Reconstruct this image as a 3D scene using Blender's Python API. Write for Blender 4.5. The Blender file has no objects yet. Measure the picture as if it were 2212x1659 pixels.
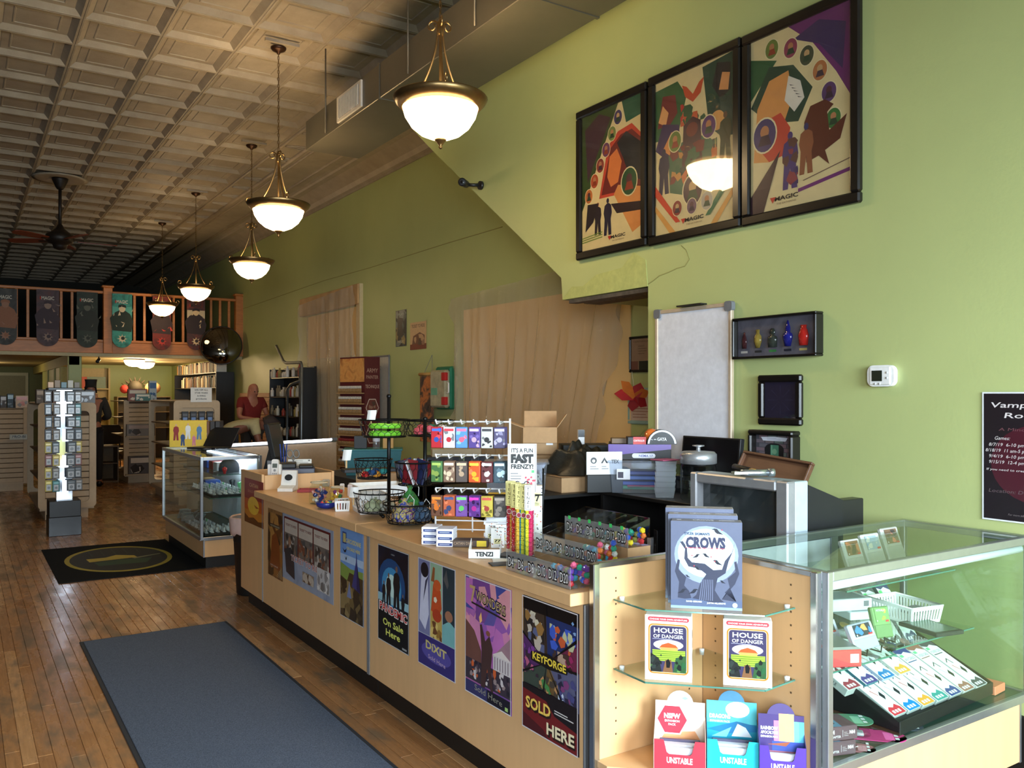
import bpy, math, random
from mathutils import Vector, Matrix
# ---------------------------------------------------------------- camera, sky, daylight, exposure
SC = bpy.context.scene
COL = SC.collection
PI = math.pi
RND = random.Random(11)
FPX, EYE = 1830.0, 1.5
YAW = math.atan(1191 / FPX)
cd = bpy.data.cameras.new('camera'); cam = bpy.data.objects.new('camera', cd); COL.objects.link(cam)
cam.location = (0, 0, EYE); cam.rotation_euler = (PI / 2, 0, -YAW)
cd.sensor_width = 36; cd.lens = FPX * 36 / 2212; cd.shift_y = 22.5 / 2212; cd.clip_start = .02
SC.camera = cam
vs = SC.view_settings
vs.view_transform = 'Standard'; vs.look = 'None'; vs.gamma = 1; vs.use_curve_mapping = False; vs.exposure = 0.0
w = bpy.data.worlds.new('sky'); SC.world = w; w.use_nodes = True
bg = w.node_tree.nodes['Background']; bg.inputs[0].default_value = (.75, .87, 1, 1); bg.inputs[1].default_value = .9
SC.cycles.max_bounces = 8; SC.cycles.transparent_max_bounces = 24; SC.cycles.caustics_reflective = False; SC.cycles.caustics_refractive = False
SC.cycles.sample_clamp_indirect = 6
def area(name, loc, rot, sx, sy, watts, col):
    l = bpy.data.lights.new(name, 'AREA'); l.shape = 'RECTANGLE'; l.size = sx; l.size_y = sy; l.energy = watts; l.color = col
    o = bpy.data.objects.new(name, l); COL.objects.link(o); o.location = loc; o.rotation_euler = rot
    return o
# daylight through the two shop windows and the door glass in the front wall (behind the camera)
area('daylight_window_right', (2.1, -2.35, 1.75), (PI / 2 - 1.0, 0, 0), 2.3, 2.5, 760, (.72, .87, 1))
area('daylight_window_left', (-1.5, -2.35, 1.75), (PI / 2 - 1.0, 0, 0), 2.3, 2.5, 600, (.76, .89, 1))
def lamp_point(name, loc, watts, col, r=.06):
    l = bpy.data.lights.new(name, 'POINT'); l.energy = watts; l.color = col; l.shadow_soft_size = r
    o = bpy.data.objects.new(name, l); COL.objects.link(o); o.location = loc
    return o
# ---------------------------------------------------------------- helpers
def lin(c):
    return tuple((x / 255 / 12.92) if x <= 10 else ((x / 255 + .055) / 1.055) ** 2.4 for x in c[:3])
_s, _c = math.sin(YAW), math.cos(YAW)
def _ray(u, v):
    a, b = (u - 1106) / FPX, (852 - v) / FPX
    return (_s + a * _c, _c - a * _s, b)
def at_x(u, v, x):
    r = _ray(u, v); t = x / r[0]; return Vector((x, r[1] * t, EYE + r[2] * t))
def at_y(u, v, y):
    r = _ray(u, v); t = y / r[1]; return Vector((r[0] * t, y, EYE + r[2] * t))
def at_z(u, v, z):
    r = _ray(u, v); t = (z - EYE) / r[2]; return Vector((r[0] * t, r[1] * t, z))
_M = {}
class NT:
    def __init__(s, name):
        s.m = bpy.data.materials.new(name); s.m.use_nodes = True; s.t = s.m.node_tree; s.n = s.t.nodes; s.b = s.n['Principled BSDF']; s.out = s.n['Material Output']
    def new(s, t, **k):
        n = s.n.new(t)
        for a, b in k.items():
            if a.startswith('i_'): n.inputs[a[2:].replace('_', ' ')].default_value = b
            else: setattr(n, a, b)
        return n
    def link(s, a, b): s.t.links.new(a, b)
    def noise(s, scale, detail=3, coord='Object', rough=.6, stretch=None):
        tc = s.new('ShaderNodeTexCoord'); nz = s.new('ShaderNodeTexNoise'); nz.inputs['Scale'].default_value = scale; nz.inputs['Detail'].default_value = detail; nz.inputs['Roughness'].default_value = rough
        if coord == 'World':
            g = s.new('ShaderNodeNewGeometry'); src = g.outputs['Position']
        else: src = tc.outputs[coord]
        if stretch:
            mp = s.new('ShaderNodeMapping'); mp.inputs['Scale'].default_value = stretch; s.link(src, mp.inputs[0]); src = mp.outputs[0]
        s.link(src, nz.inputs['Vector']); return nz
    def ramp(s, src, stops, interp='LINEAR'):
        r = s.new('ShaderNodeValToRGB'); r.color_ramp.interpolation = interp; e = r.color_ramp.elements
        while len(e) < len(stops): e.new(.5)
        for el, (p, c) in zip(e, stops): el.position = p; el.color = (*c, 1)
        s.link(src, r.inputs[0]); return r
    def bump(s, h, strength=.2, dist=.01):
        b = s.new('ShaderNodeBump'); b.inputs['Strength'].default_value = strength; b.inputs['Distance'].default_value = dist
        s.link(h, b.inputs['Height']); s.link(b.outputs[0], s.b.inputs['Normal']); return b
def mt(col, rough=.55, metal=0, var=.08, scale=25, bump=0, emit=0, coat=0, name=None, coord='Object', stretch=None, spec=.5):
    key = (col, rough, metal, var, scale, bump, emit, coat, coord, stretch, spec)
    if key in _M: return _M[key]
    k = NT(name or 'mat_%d' % len(_M)); c = lin(col)
    nz = k.noise(scale, coord=coord, stretch=stretch)
    r = k.ramp(nz.outputs['Fac'], [(.25, tuple(x * (1 - var) for x in c)), (.75, tuple(min(1, x * (1 + var)) for x in c))])
    k.link(r.outputs[0], k.b.inputs['Base Color'])
    k.b.inputs['Roughness'].default_value = rough; k.b.inputs['Metallic'].default_value = metal; k.b.inputs['Coat Weight'].default_value = coat; k.b.inputs['Specular IOR Level'].default_value = spec
    if emit: k.b.inputs['Emission Color'].default_value = (*c, 1); k.b.inputs['Emission Strength'].default_value = emit
    if bump: k.bump(nz.outputs['Fac'], bump)
    _M[key] = k.m; return k.m
def printed(rough=.5, var=.1, scale=40, metal=0):
    key = ('print', rough, var, scale, metal)
    if key in _M: return _M[key]
    k = NT('printed_%d' % len(_M)); at = k.new('ShaderNodeAttribute', attribute_name='Col'); nz = k.noise(scale, 4)
    hs = k.new('ShaderNodeHueSaturation'); mr = k.new('ShaderNodeMapRange'); mr.inputs['To Min'].default_value = 1 - var; mr.inputs['To Max'].default_value = 1 + var
    k.link(nz.outputs['Fac'], mr.inputs[0]); k.link(mr.outputs[0], hs.inputs['Value']); k.link(at.outputs['Color'], hs.inputs['Color']); k.link(hs.outputs[0], k.b.inputs['Base Color'])
    k.b.inputs['Roughness'].default_value = rough; k.b.inputs['Metallic'].default_value = metal
    _M[key] = k.m; return k.m
def painted(stops, scale=9, rough=.45, detail=5, stretch=None, name='painted', dist=0.6):
    # painterly printed picture: several colours blended by noise
    key = ('art', tuple(stops), scale, rough, stretch)
    if key in _M: return _M[key]
    k = NT(name); nz = k.noise(scale, detail, stretch=stretch); nz.inputs['Distortion'].default_value = dist
    n = len(stops); r = k.ramp(nz.outputs['Fac'], [(.3 + .4 * i / (n - 1), lin(c)) for i, c in enumerate(stops)])
    k.link(r.outputs[0], k.b.inputs['Base Color']); k.b.inputs['Roughness'].default_value = rough
    _M[key] = k.m; return k.m
def glass_mat(tint=(235, 245, 240), rough=0.0, name='glass', refl=1.0, haze=0):
    key = ('glass', tint, rough, refl, haze)
    if key in _M: return _M[key]
    k = NT(name); tr = k.new('ShaderNodeBsdfTransparent'); gl = k.new('ShaderNodeBsdfGlossy'); mx = k.new('ShaderNodeMixShader'); lw = k.new('ShaderNodeLayerWeight'); lw.inputs[0].default_value = .5; pw_ = k.new('ShaderNodeMath', operation='POWER'); pw_.inputs[1].default_value = 4.5; fr = k.new('ShaderNodeMath', operation='MULTIPLY_ADD')
    k.link(lw.outputs['Facing'], pw_.inputs[0]); k.link(pw_.outputs[0], fr.inputs[0]); fr.inputs[1].default_value = .6 * refl; fr.inputs[2].default_value = .035 * refl; tr.inputs[0].default_value = (*lin(tint), 1); gl.inputs['Roughness'].default_value = rough
    k.link(fr.outputs[0], mx.inputs[0]); k.link(tr.outputs[0], mx.inputs[1]); k.link(gl.outputs[0], mx.inputs[2])
    sh = mx
    if haze:
        df = k.new('ShaderNodeBsdfDiffuse'); df.inputs[0].default_value = (*lin(tint), 1); m2 = k.new('ShaderNodeMixShader'); m2.inputs[0].default_value = haze
        k.link(mx.outputs[0], m2.inputs[1]); k.link(df.outputs[0], m2.inputs[2]); sh = m2
    k.link(sh.outputs[0], k.out.inputs[0]); _M[key] = k.m; return k.m
def emit_mat(col, s, name='lit'):
    key = ('emit', col, s)
    if key in _M: return _M[key]
    k = NT(name); e = k.new('ShaderNodeEmission'); e.inputs[0].default_value = (*lin(col), 1); e.inputs[1].default_value = s; k.link(e.outputs[0], k.out.inputs[0]); _M[key] = k.m; return k.m
_TX = {}
def text_mesh(s, bold, res=2):
    key = (s, bold)
    if key in _TX: return _TX[key]
    cu = bpy.data.curves.new('t', 'FONT'); cu.body = s; cu.resolution_u = res; cu.size = 1; cu.offset = bold; cu.space_line = .85
    o = bpy.data.objects.new('t', cu); me = bpy.data.meshes.new_from_object(o)
    v = [(p.co.x, p.co.y) for p in me.vertices]; f = [tuple(p.vertices) for p in me.polygons]
    bpy.data.objects.remove(o); bpy.data.curves.remove(cu); bpy.data.meshes.remove(me)
    if v:
        x0 = min(p[0] for p in v); x1 = max(p[0] for p in v); y0 = min(p[1] for p in v); y1 = max(p[1] for p in v)
    else: x0 = y0 = 0; x1 = y1 = 1
    _TX[key] = (v, f, x0, x1, y0, y1); return _TX[key]
class MB:
    def __init__(s): s.v = []; s.f = []; s.c = []; s.mi = []; s.sm = []; s.k = (200, 200, 200); s.m = 0; s.s = False
    def add(s, v, f, c=None):
        b = len(s.v); s.v.extend([tuple(p) for p in v])
        for q in f: s.f.append(tuple(b + i for i in q)); s.c.append(c or s.k); s.mi.append(s.m); s.sm.append(s.s)
    def box(s, x0, x1, y0, y1, z0, z1, c=None, bev=0, M=None):
        if x0 > x1: x0, x1 = x1, x0
        if y0 > y1: y0, y1 = y1, y0
        if z0 > z1: z0, z1 = z1, z0
        if bev:
            b = min(bev, (x1 - x0) * .45, (y1 - y0) * .45, (z1 - z0) * .45); v = []; idx = {}
            for i, X in enumerate((x0, x1)):
                for j, Y in enumerate((y0, y1)):
                    for l, Z in enumerate((z0, z1)):
                        sx, sy, sz = (1 - 2 * i) * b, (1 - 2 * j) * b, (1 - 2 * l) * b
                        idx[i, j, l] = len(v); v += [(X, Y + sy, Z + sz), (X + sx, Y, Z + sz), (X + sx, Y + sy, Z)]
            f = []
            for i in (0, 1):
                q = [idx[i, 0, 0], idx[i, 1, 0], idx[i, 1, 1], idx[i, 0, 1]]; f.append(q if i else q[::-1])
                q = [idx[0, i, 0] + 1, idx[0, i, 1] + 1, idx[1, i, 1] + 1, idx[1, i, 0] + 1]; f.append(q if i else q[::-1])
                q = [idx[0, 0, i] + 2, idx[1, 0, i] + 2, idx[1, 1, i] + 2, idx[0, 1, i] + 2]; f.append(q if i else q[::-1])
            for i in (0, 1):
                for j in (0, 1):
                    q = [idx[i, j, 0], idx[i, j, 1], idx[i, j, 1] + 1, idx[i, j, 0] + 1]; f.append(q if (i == j) else q[::-1])
                    q = [idx[i, 0, j], idx[i, 1, j], idx[i, 1, j] + 2, idx[i, 0, j] + 2]; f.append(q if (i != j) else q[::-1])
                    q = [idx[0, i, j] + 1, idx[1, i, j] + 1, idx[1, i, j] + 2, idx[0, i, j] + 2]; f.append(q if (i == j) else q[::-1])
                    for l in (0, 1):
                        t = idx[i, j, l]; q = [t, t + 1, t + 2]; f.append(q if (i + j + l) % 2 else q[::-1])
        else:
            v = [(x, y, z) for x in (x0, x1) for y in (y0, y1) for z in (z0, z1)]
            f = [(0, 1, 3, 2), (4, 6, 7, 5), (0, 4, 5, 1), (2, 3, 7, 6), (0, 2, 6, 4), (1, 5, 7, 3)]
        if M is not None: v = [M @ Vector(p) for p in v]
        s.add(v, f, c); return s
    def tube(s, pts, r, n=6, c=None, closed=False, r2=None, caps=True):
        pts = [Vector(p) for p in pts]; m = len(pts); V = []; F = []; up = None
        for i, p in enumerate(pts):
            if closed: d = pts[(i + 1) % m] - pts[i - 1]
            else: d = pts[min(i + 1, m - 1)] - pts[max(i - 1, 0)]
            d.normalize()
            if up is None: up = d.orthogonal().normalized()
            else:
                up = up - d * up.dot(d)
                if up.length < 1e-5: up = d.orthogonal()
                up.normalize()
            w_ = d.cross(up); rr = r if r2 is None else r + (r2 - r) * i / max(1, m - 1)
            for k in range(n):
                a = 2 * PI * k / n; V.append(p + (up * math.cos(a) + w_ * math.sin(a)) * rr)
        for i in range(m if closed else m - 1):
            j = (i + 1) % m
            for k in range(n): F.append((i * n + k, i * n + (k + 1) % n, j * n + (k + 1) % n, j * n + k))
        if not closed and caps: F.append(tuple(range(n))[::-1]); F.append(tuple((m - 1) * n + k for k in range(n)))
        o = s.s; s.s = n > 5; s.add(V, F, c); s.s = o; return s
    def lathe(s, prof, n=20, o=(0, 0, 0), c=None, cap=True, sx=1, sy=1, smooth=True):
        V = []; F = []; m = len(prof)
        for (r, z) in prof:
            for k in range(n):
                a = 2 * PI * k / n; V.append((o[0] + r * sx * math.cos(a), o[1] + r * sy * math.sin(a), o[2] + z))
        for i in range(m - 1):
            for k in range(n): F.append((i * n + k, i * n + (k + 1) % n, (i + 1) * n + (k + 1) % n, (i + 1) * n + k))
        q = s.s; s.s = smooth; s.add(V, F, c); s.s = False
        if cap: s.f.append(tuple(len(s.v) - m * n + k for k in range(n))[::-1]); s.f.append(tuple(len(s.v) - n + k for k in range(n))); s.c += [c or s.k] * 2; s.mi += [s.m] * 2; s.sm += [False] * 2
        s.s = q; return s
    def prism(s, pts, d, c=None, axis='z', o=(0, 0, 0)):
        # polygon in a plane, extruded by d along axis
        n = len(pts)
        def P(a, b, t): return {'z': (a + o[0], b + o[1], t + o[2]), 'y': (a + o[0], t + o[1], b + o[2]), 'x': (t + o[0], a + o[1], b + o[2])}[axis]
        V = [P(a, b, 0) for a, b in pts] + [P(a, b, d) for a, b in pts]
        F = [tuple(range(n))[::-1], tuple(range(n, 2 * n))] + [(i, (i + 1) % n, n + (i + 1) % n, n + i) for i in range(n)]
        s.add(V, F, c); return s
    def ball(s, o, r, c=None, n=10, m=6, sz=1):
        return s.lathe([(r * math.sin(PI * i / m) + 1e-5, -r * sz * math.cos(PI * i / m)) for i in range(m + 1)], n, o, c, cap=False)
    def grid(s, fn, nu, nv, c=None):
        V = [fn(i / nu, j / nv) for j in range(nv + 1) for i in range(nu + 1)]
        F = [(j * (nu + 1) + i, j * (nu + 1) + i + 1, (j + 1) * (nu + 1) + i + 1, (j + 1) * (nu + 1) + i) for j in range(nv) for i in range(nu)]
        s.add(V, F, c); return s
    # flat print in the local x,y plane, facing +z; each layer a hair above the last
    def flat(s, pts, c):
        s.lz = getattr(s, 'lz', 0) + .00004
        s.add([(a, b, s.lz) for a, b in pts], [tuple(range(len(pts)))], c); return s
    def fr(s, x0, y0, x1, y1, c): return s.flat([(x0, y0), (x1, y0), (x1, y1), (x0, y1)], c)
    def fc(s, x, y, rx, c, ry=None, n=20): return s.flat([(x + rx * math.cos(2 * PI * k / n), y + (ry or rx) * math.sin(2 * PI * k / n)) for k in range(n)], c)
    def ft(s, t, x, y, h, c, w_=None, al='C', bold=0, it=0, rot=0, skew=0):
        # text with cap height h, centred at x (al C) or starting there (al L), baseline y
        v, f, x0, x1, y0, y1 = text_mesh(t, bold)
        k = h / .72; kx = k if not w_ else w_ / max(1e-6, x1 - x0); s.lz = getattr(s, 'lz', 0) + .00004
        ox = -(x0 + x1) / 2 * kx if al == 'C' else (-x0 * kx if al == 'L' else -x1 * kx); ca, sa = math.cos(rot), math.sin(rot); V = []
        for a, b in v:
            X = a * kx + ox + it * b * k; Y = b * k + skew * X; V.append((x + X * ca - Y * sa, y + X * sa + Y * ca, s.lz))
        s.add(V, f, c); return s
    def lines(s, x0, x1, y, dy, n, h, c, seed=1):
        q = random.Random(seed)
        for i in range(n): s.fr(x0, y - dy * i, x0 + (x1 - x0) * q.uniform(.6, 1), y - dy * i + h, c)
        return s
    def build(s, name, mats, parent=None, loc=(0, 0, 0), rot=(0, 0, 0), label=None, kind=None):
        me = bpy.data.meshes.new(name); me.from_pydata(s.v, [], s.f)
        if not isinstance(mats, (list, tuple)): mats = [mats]
        for m in mats: me.materials.append(m)
        if len(mats) > 1: me.polygons.foreach_set('material_index', s.mi)
        if any(s.sm): me.polygons.foreach_set('use_smooth', s.sm)
        if any(m.name.startswith('printed') for m in mats):
            ca = me.color_attributes.new('Col', 'FLOAT_COLOR', 'CORNER'); buf = []; cache = {}
            for p, c in zip(me.polygons, s.c):
                if c not in cache: cache[c] = (*lin(c), 1.0)
                buf.extend(cache[c] * p.loop_total)
            ca.data.foreach_set('color', buf)
        me.update()
        return mk(name, me, parent, loc, rot, label, kind)
def mk(name, me, parent=None, loc=(0, 0, 0), rot=(0, 0, 0), label=None, kind=None):
    o = bpy.data.objects.new(name, me); COL.objects.link(o); o.parent = parent; o.location = loc; o.rotation_euler = rot
    if label: o['label'] = label
    if kind: o['kind'] = kind
    return o
def tag(o, label, cat, group=None):
    o['label'] = label; o['category'] = cat
    if group: o['group'] = group
    return o
def thing(name, label, cat, loc=(0, 0, 0), rz=0, group=None, rx=0):
    o = bpy.data.objects.new(name, None); COL.objects.link(o); o.location = loc; o.rotation_euler = (rx, 0, rz); o.empty_display_size = .1
    return tag(o, label, cat, group)
def dup(root, loc, rz=None, label=None, group=None, rot=None):
    r = root.copy(); COL.objects.link(r); r.location = loc
    if rz is not None: r.rotation_euler = (root.rotation_euler[0], root.rotation_euler[1], rz)
    if rot: r.rotation_euler = rot
    if label: r['label'] = label
    if group: r['group'] = group
    for ch in list(root.children):
        c = ch.copy(); COL.objects.link(c); c.parent = r
        for g in list(ch.children):
            d = g.copy(); COL.objects.link(d); d.parent = c
    return r
FX = (PI / 2, 0, -PI / 2)      # print facing -X (towards the aisle)
FY = (PI / 2, 0, 0)            # print facing -Y (towards the shop front)
def arc(cx, cy, r, a0, a1, n): return [(cx + r * math.cos(a0 + (a1 - a0) * i / n), cy + r * math.sin(a0 + (a1 - a0) * i / n)) for i in range(n + 1)]
def rrect(x0, y0, x1, y1, r, n=4):
    return arc(x1 - r, y1 - r, r, 0, PI / 2, n) + arc(x0 + r, y1 - r, r, PI / 2, PI, n) + arc(x0 + r, y0 + r, r, PI, 1.5 * PI, n) + arc(x1 - r, y0 + r, r, 1.5 * PI, 2 * PI, n)
# shared materials
WOODC = mt((214, 170, 120), .42, var=.05, scale=6, stretch=(3, 3, .4), coord='World', name='maple_laminate')
BLACK = mt((20, 19, 18), .5); BLK2 = mt((28, 28, 30), .35); WHITE = mt((235, 235, 232), .4); CHROME = mt((200, 204, 208), .22, 1, var=.03); ALU = mt((176, 180, 184), .35, .9, var=.05)
GREY = mt((120, 122, 125), .5); CARD = mt((176, 140, 100), .8, var=.08); PAPER = mt((232, 228, 220), .8, var=.03); BRONZE = mt((118, 92, 62), .35, .9, var=.15); DKBRONZE = mt((60, 46, 34), .4, .8)
GLASS = glass_mat((246, 252, 249)); ACRYL = glass_mat((252, 253, 253), .02, 'acrylic', 1.0, 0); GEDGE = mt((70, 120, 105), .1, var=.05); PRN = printed(); PRG = printed(.25); PRM = printed(.75)
WIREB = mt((18, 18, 19), .4, .5); WIREW = mt((236, 238, 240), .3); SILV = mt((165, 166, 168), .3, .6)
# ================================================================ the room
XN, XF, YM, HC = 3.5, 4.62, 16.8, 4.565     # near wall plane, far wall plane, mezzanine front, ceiling
def wall_material():
    k = NT('green_wall_paint'); n = k.noise(.7, 4, 'World'); n2 = k.noise(60, 3, 'World')
    r = k.ramp(n.outputs['Fac'], [(.3, lin((174, 184, 122))), (.7, lin((184, 194, 130)))]); k.link(r.outputs[0], k.b.inputs['Base Color'])
    k.b.inputs['Roughness'].default_value = .5; k.bump(n2.outputs['Fac'], .12, .004); return k.m
WALL = wall_material()
def struct(name, mb, m, parent=None, **k):
    return mb.build(name, m, parent, kind='structure' if parent is None else None, **k)
def plank_material():
    k = NT('strip_floor_oak'); oi = k.new('ShaderNodeObjectInfo'); g = k.new('ShaderNodeNewGeometry')
    ad = k.new('ShaderNodeMath', operation='ADD'); k.link(oi.outputs['Random'], ad.inputs[0]); k.link(g.outputs['Random Per Island'], ad.inputs[1])
    fr = k.new('ShaderNodeMath', operation='FRACT'); k.link(ad.outputs[0], fr.inputs[0])
    r = k.ramp(fr.outputs[0], [(0, lin((156, 108, 66))), (.45, lin((182, 130, 82))), (.75, lin((168, 118, 74))), (1, lin((200, 150, 100)))])
    grain = k.noise(14, 5, 'World', stretch=(6, .35, 1)); m1 = k.new('ShaderNodeMix', data_type='RGBA', blend_type='MULTIPLY'); m1.inputs[0].default_value = .55
    gr = k.ramp(grain.outputs['Fac'], [(.3, (.5, .45, .42)), (.7, (1, 1, 1))]); k.link(r.outputs[0], m1.inputs[6]); k.link(gr.outputs[0], m1.inputs[7])
    wear = k.noise(3.2, 4, 'World', stretch=(2.2, .75, 1)); wr = k.ramp(wear.outputs['Fac'], [(.5, (0, 0, 0)), (.64, (.8, .8, .8))])
    m2 = k.new('ShaderNodeMix', data_type='RGBA'); k.link(wr.outputs[0], m2.inputs[0]); k.link(m1.outputs[2], m2.inputs[6]); m2.inputs[7].default_value = (*lin((104, 88, 68)), 1)
    k.link(m2.outputs[2], k.b.inputs['Base Color']); rr = k.ramp(wear.outputs['Fac'], [(.4, (.2, .2, .2)), (.65, (.5, .5, .5))]); k.link(rr.outputs[0], k.b.inputs['Roughness'])
    k.b.inputs['Coat Weight'].default_value = .25; k.b.inputs['Coat Roughness'].default_value = .16
    k.bump(grain.outputs['Fac'], .06, .003); return k.m
PLK = plank_material()
floor = struct('floor', MB().box(-3.4, 4.8, -2.6, 26.5, -.2, -.014), mt((46, 34, 24), .9, name='subfloor'))
ub = MB().box(-.5, .5, -.5, .5, -.5, .5).build('plank_source', PLK).data
pw = .0572
def unit_plank():
    return MB().box(-pw / 2 + .0006, pw / 2 - .0006, -.5, .5, -.012, 0, bev=.0016).build('plank', PLK)
p0 = unit_plank(); pme = p0.data; bpy.data.objects.remove(p0); bpy.data.objects.remove(bpy.data.objects['plank_source'])
q = random.Random(5); rest = MB()
for i in range(-5, 84):
    X = i * pw + .01
    near = -.5 < i <= 30
    y = (2.7 if near else -2.4) - q.uniform(0, 1)
    while y < 26.2:
        L = q.choice((.6, .9, 1.2, 1.5, 1.8)) * q.uniform(.9, 1.1)
        y1 = min(y + L, 26.4)
        if near and y < 9.3 and not (.66 < X < 1.42 and y1 < 5.6):
            o = mk('plank', pme, floor, (X, (y + y1) / 2, 0)); o.scale = (1, y1 - y - .0012, 1)
        elif not (.66 < X < 1.42 and y1 < 5.6):
            rest.box(X - pw / 2 + .0006, X + pw / 2 - .0006, y, y1 - .0012, -.012, 0)
        y = y1
rest.build('floorboards', PLK, floor, kind='stuff')
# ---- walls
near = MB(); near.prism([(-2.5, 0), (3.862, 0), (3.862, 2.16), (4.735, 2.155), (4.75, 2.31), (6.66, 3.653), (7.95, 4.6), (-2.5, 4.6)], XF + .1 - XN, axis='x', o=(XN, 0, 0))
wall_near = struct('wall_right_front', near, WALL)
crk = MB(); crk.tube([at_x(u, v, XN) for u, v in [(1400, 614), (1412, 606), (1424, 596), (1445, 588), (1462, 580), (1480, 575), (1490, 560), (1483, 540), (1472, 530)]], .0035, 4)
crk.build('plaster_crack', mt((150, 150, 90), .9), wall_near)
pat = MB(); pat.prism([(4.735, 2.155), (4.62, 2.235), (4.50, 2.225), (4.36, 2.285), (4.1, 2.30), (3.99, 2.38), (3.88, 2.32), (3.864, 2.157)], .006, axis='x', o=(XN - .004, 0, 0))
pat.build('bare_plaster_patch', mt((176, 184, 112), .9, bump=.3, var=.12), wall_near)
lath = MB(); lath.box(XN + .03, XN + .1, 3.90, 4.70, 2.130, 2.155); lath.box(XN + .16, XN + .3, 3.90, 4.70, 2.135, 2.155); lath.build('lath_board', mt((120, 100, 78), .9, var=.3), wall_near)
bbd = MB().box(XN - .02, XN, 1.0, 3.86, 0, .165); bbd.box(XN - .028, XN, 1.0, 3.86, .075, .09)
struct('baseboard_right', MB().box(XN - .022, XN - .001, .2, 3.86, .0, .24, bev=.006), BLACK)
far = struct('wall_right_back', MB().box(XF, XF + .15, 3.8, 26.4, 0, HC + .05), WALL)
struct('wall_left', MB().box(-3.4, -3.25, -2.5, 26.4, 0, HC + .05), mt((92, 74, 56), .7, name='left_wall_brown'))
struct('wall_back', MB().box(-3.4, 4.7, 26.2, 26.4, 0, HC + .05), mt((120, 122, 74), .7))
fw = MB()
for (a, b, z0, z1) in [(-3.4, -2.7, 0, HC), (-.3, .9, 2.6, HC), (-2.7, -.3, 0, .45), (-2.7, -.3, 3.05, HC), (.9, 3.3, 0, .45), (.9, 3.3, 3.05, HC), (3.3, 4.7, 0, HC), (-.3, -.2, 0, 2.6), (.8, .9, 0, 2.6)]:
    fw.box(a, b, -2.55, -2.4, z0, z1)
struct('wall_front', fw, WALL)
fdr = MB(); fdr.box(-.2, .8, -2.5, -2.46, 0, .3); fdr.box(-.2, -.08, -2.5, -2.46, .3, 2.6); fdr.box(.68, .8, -2.5, -2.46, .3, 2.6); fdr.box(-.08, .68, -2.5, -2.46, 2.45, 2.6)
struct('door_1', fdr, BLACK)
# ---- pressed tin ceiling
def tin():
    k = NT('pressed_tin_paint'); n = k.noise(5, 4, 'World'); n2 = k.noise(55, 3, 'World'); r = k.ramp(n.outputs['Fac'], [(.3, lin((158, 144, 124))), (.7, lin((176, 164, 144)))])
    k.link(r.outputs[0], k.b.inputs['Base Color']); k.b.inputs['Roughness'].default_value = .45; k.bump(n2.outputs['Fac'], .25, .004); return k.m
TIN = tin()
ceil = struct('ceiling', MB().box(-3.4, XF, -2.5, 26.3, HC + .06, HC + .2), TIN)
def tile_mesh():
    m = MB(); lv = [(.3045, .004), (.300, 0), (.287, 0), (.283, .005), (.240, .044), (.234, .040), (.175, .040), (.170, .034), (.160, .034), (.155, .040)]
    V = [(sx * h, sy * h, z) for h, z in lv for sx, sy in ((-1, -1), (1, -1), (1, 1), (-1, 1))]; F = []
    for i in range(len(lv) - 1):
        for k in range(4): a, b = i * 4 + k, i * 4 + (k + 1) % 4; F.append((a, a + 4, b + 4, b))
    e = (len(lv) - 1) * 4; F.append((e, e + 3, e + 2, e + 1)); m.add(V, F); o = m.build('ceiling_tile', TIN); d = o.data; bpy.data.objects.remove(o); return d
TM = tile_mesh(); n_t = 0; rest = MB()
for j in range(-14, 30):
    for i in range(-6, 4):
        cx, cy = .837 + .61 * i + .305, 7.70 + .61 * j + .305
        vis = cx > .02 * cy - .3 and 4.6 < cy < 25.8
        if vis and n_t < 300: mk('ceiling_tile', TM, ceil, (cx, cy, HC)); n_t += 1
        elif cy < 26: rest.box(cx - .3, cx + .3, cy - .3, cy + .3, HC, HC + .05)
rest.build('plain_ceiling_tiles', TIN, ceil, kind='stuff')
bd = MB(); bd.box(3.277, 4.25, -2.4, 26.2, HC, HC + .06)
for x, r in ((3.32, .022), (3.62, .034), (3.72, .02), (4.1, .02)): bd.tube([(x, -2.4, HC - .002), (x, 26.2, HC - .002)], r, 8)
for j in range(30):
    y = 6.6 + .61 * j
    for t in (-.05, 0, .05): bd.tube([(3.36, y + t * .4, HC - .006), (3.58, y + t * 1.6, HC - .006)], .010, 5)
bd.build('ceiling_border', TIN, ceil)
co = MB(); co.prism([(XF, 4.33), (XF - .02, 4.33), (XF - .025, 4.36), (XF - .06, 4.37), (XF - .10, 4.42), (XF - .16, 4.46), (XF - .26, 4.52), (XF - .34, 4.53), (XF - .36, 4.55), (XF - .40, 4.565), (XF, 4.565)], 22, axis='y', o=(0, 4, 0))
struct('trim_1', co, TIN)
# ---- duct along the wall
duct = thing('air_duct', 'long grey sheet metal duct hung under the tin ceiling along the green wall', 'duct', (2.99, 3, 3.8))
DM = mt((112, 108, 96), .4, .6, var=.06, scale=4)
sx0, sx1, zb, zt = 2.725 - 2.99, 3.26 - 2.99, 0, .27
for a, b in ((-4.5, -2.6), (-2.6, -.5), (-.5, 1.05), (1.05, 3.08), (3.08, 4.75)):
    m = MB().box(sx0, sx1, a + .004, b - .004, zb, zt, bev=.004); m.build('duct_section', DM, duct)
    if b < 4.7: MB().box(sx0 - .006, sx1 + .006, b - .012, b + .012, zb - .006, zt + .006).build('duct_seam', DM, duct)
for y in (-1.2, 1.6, 2.55, 4.2):
    for x in (sx0 - .012, sx1 + .012): MB().tube([(x, y, .02), (x, y, HC - 3.8)], .007, 6).build('hanger_rod', mt((110, 104, 92), .5, .5), duct)
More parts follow.
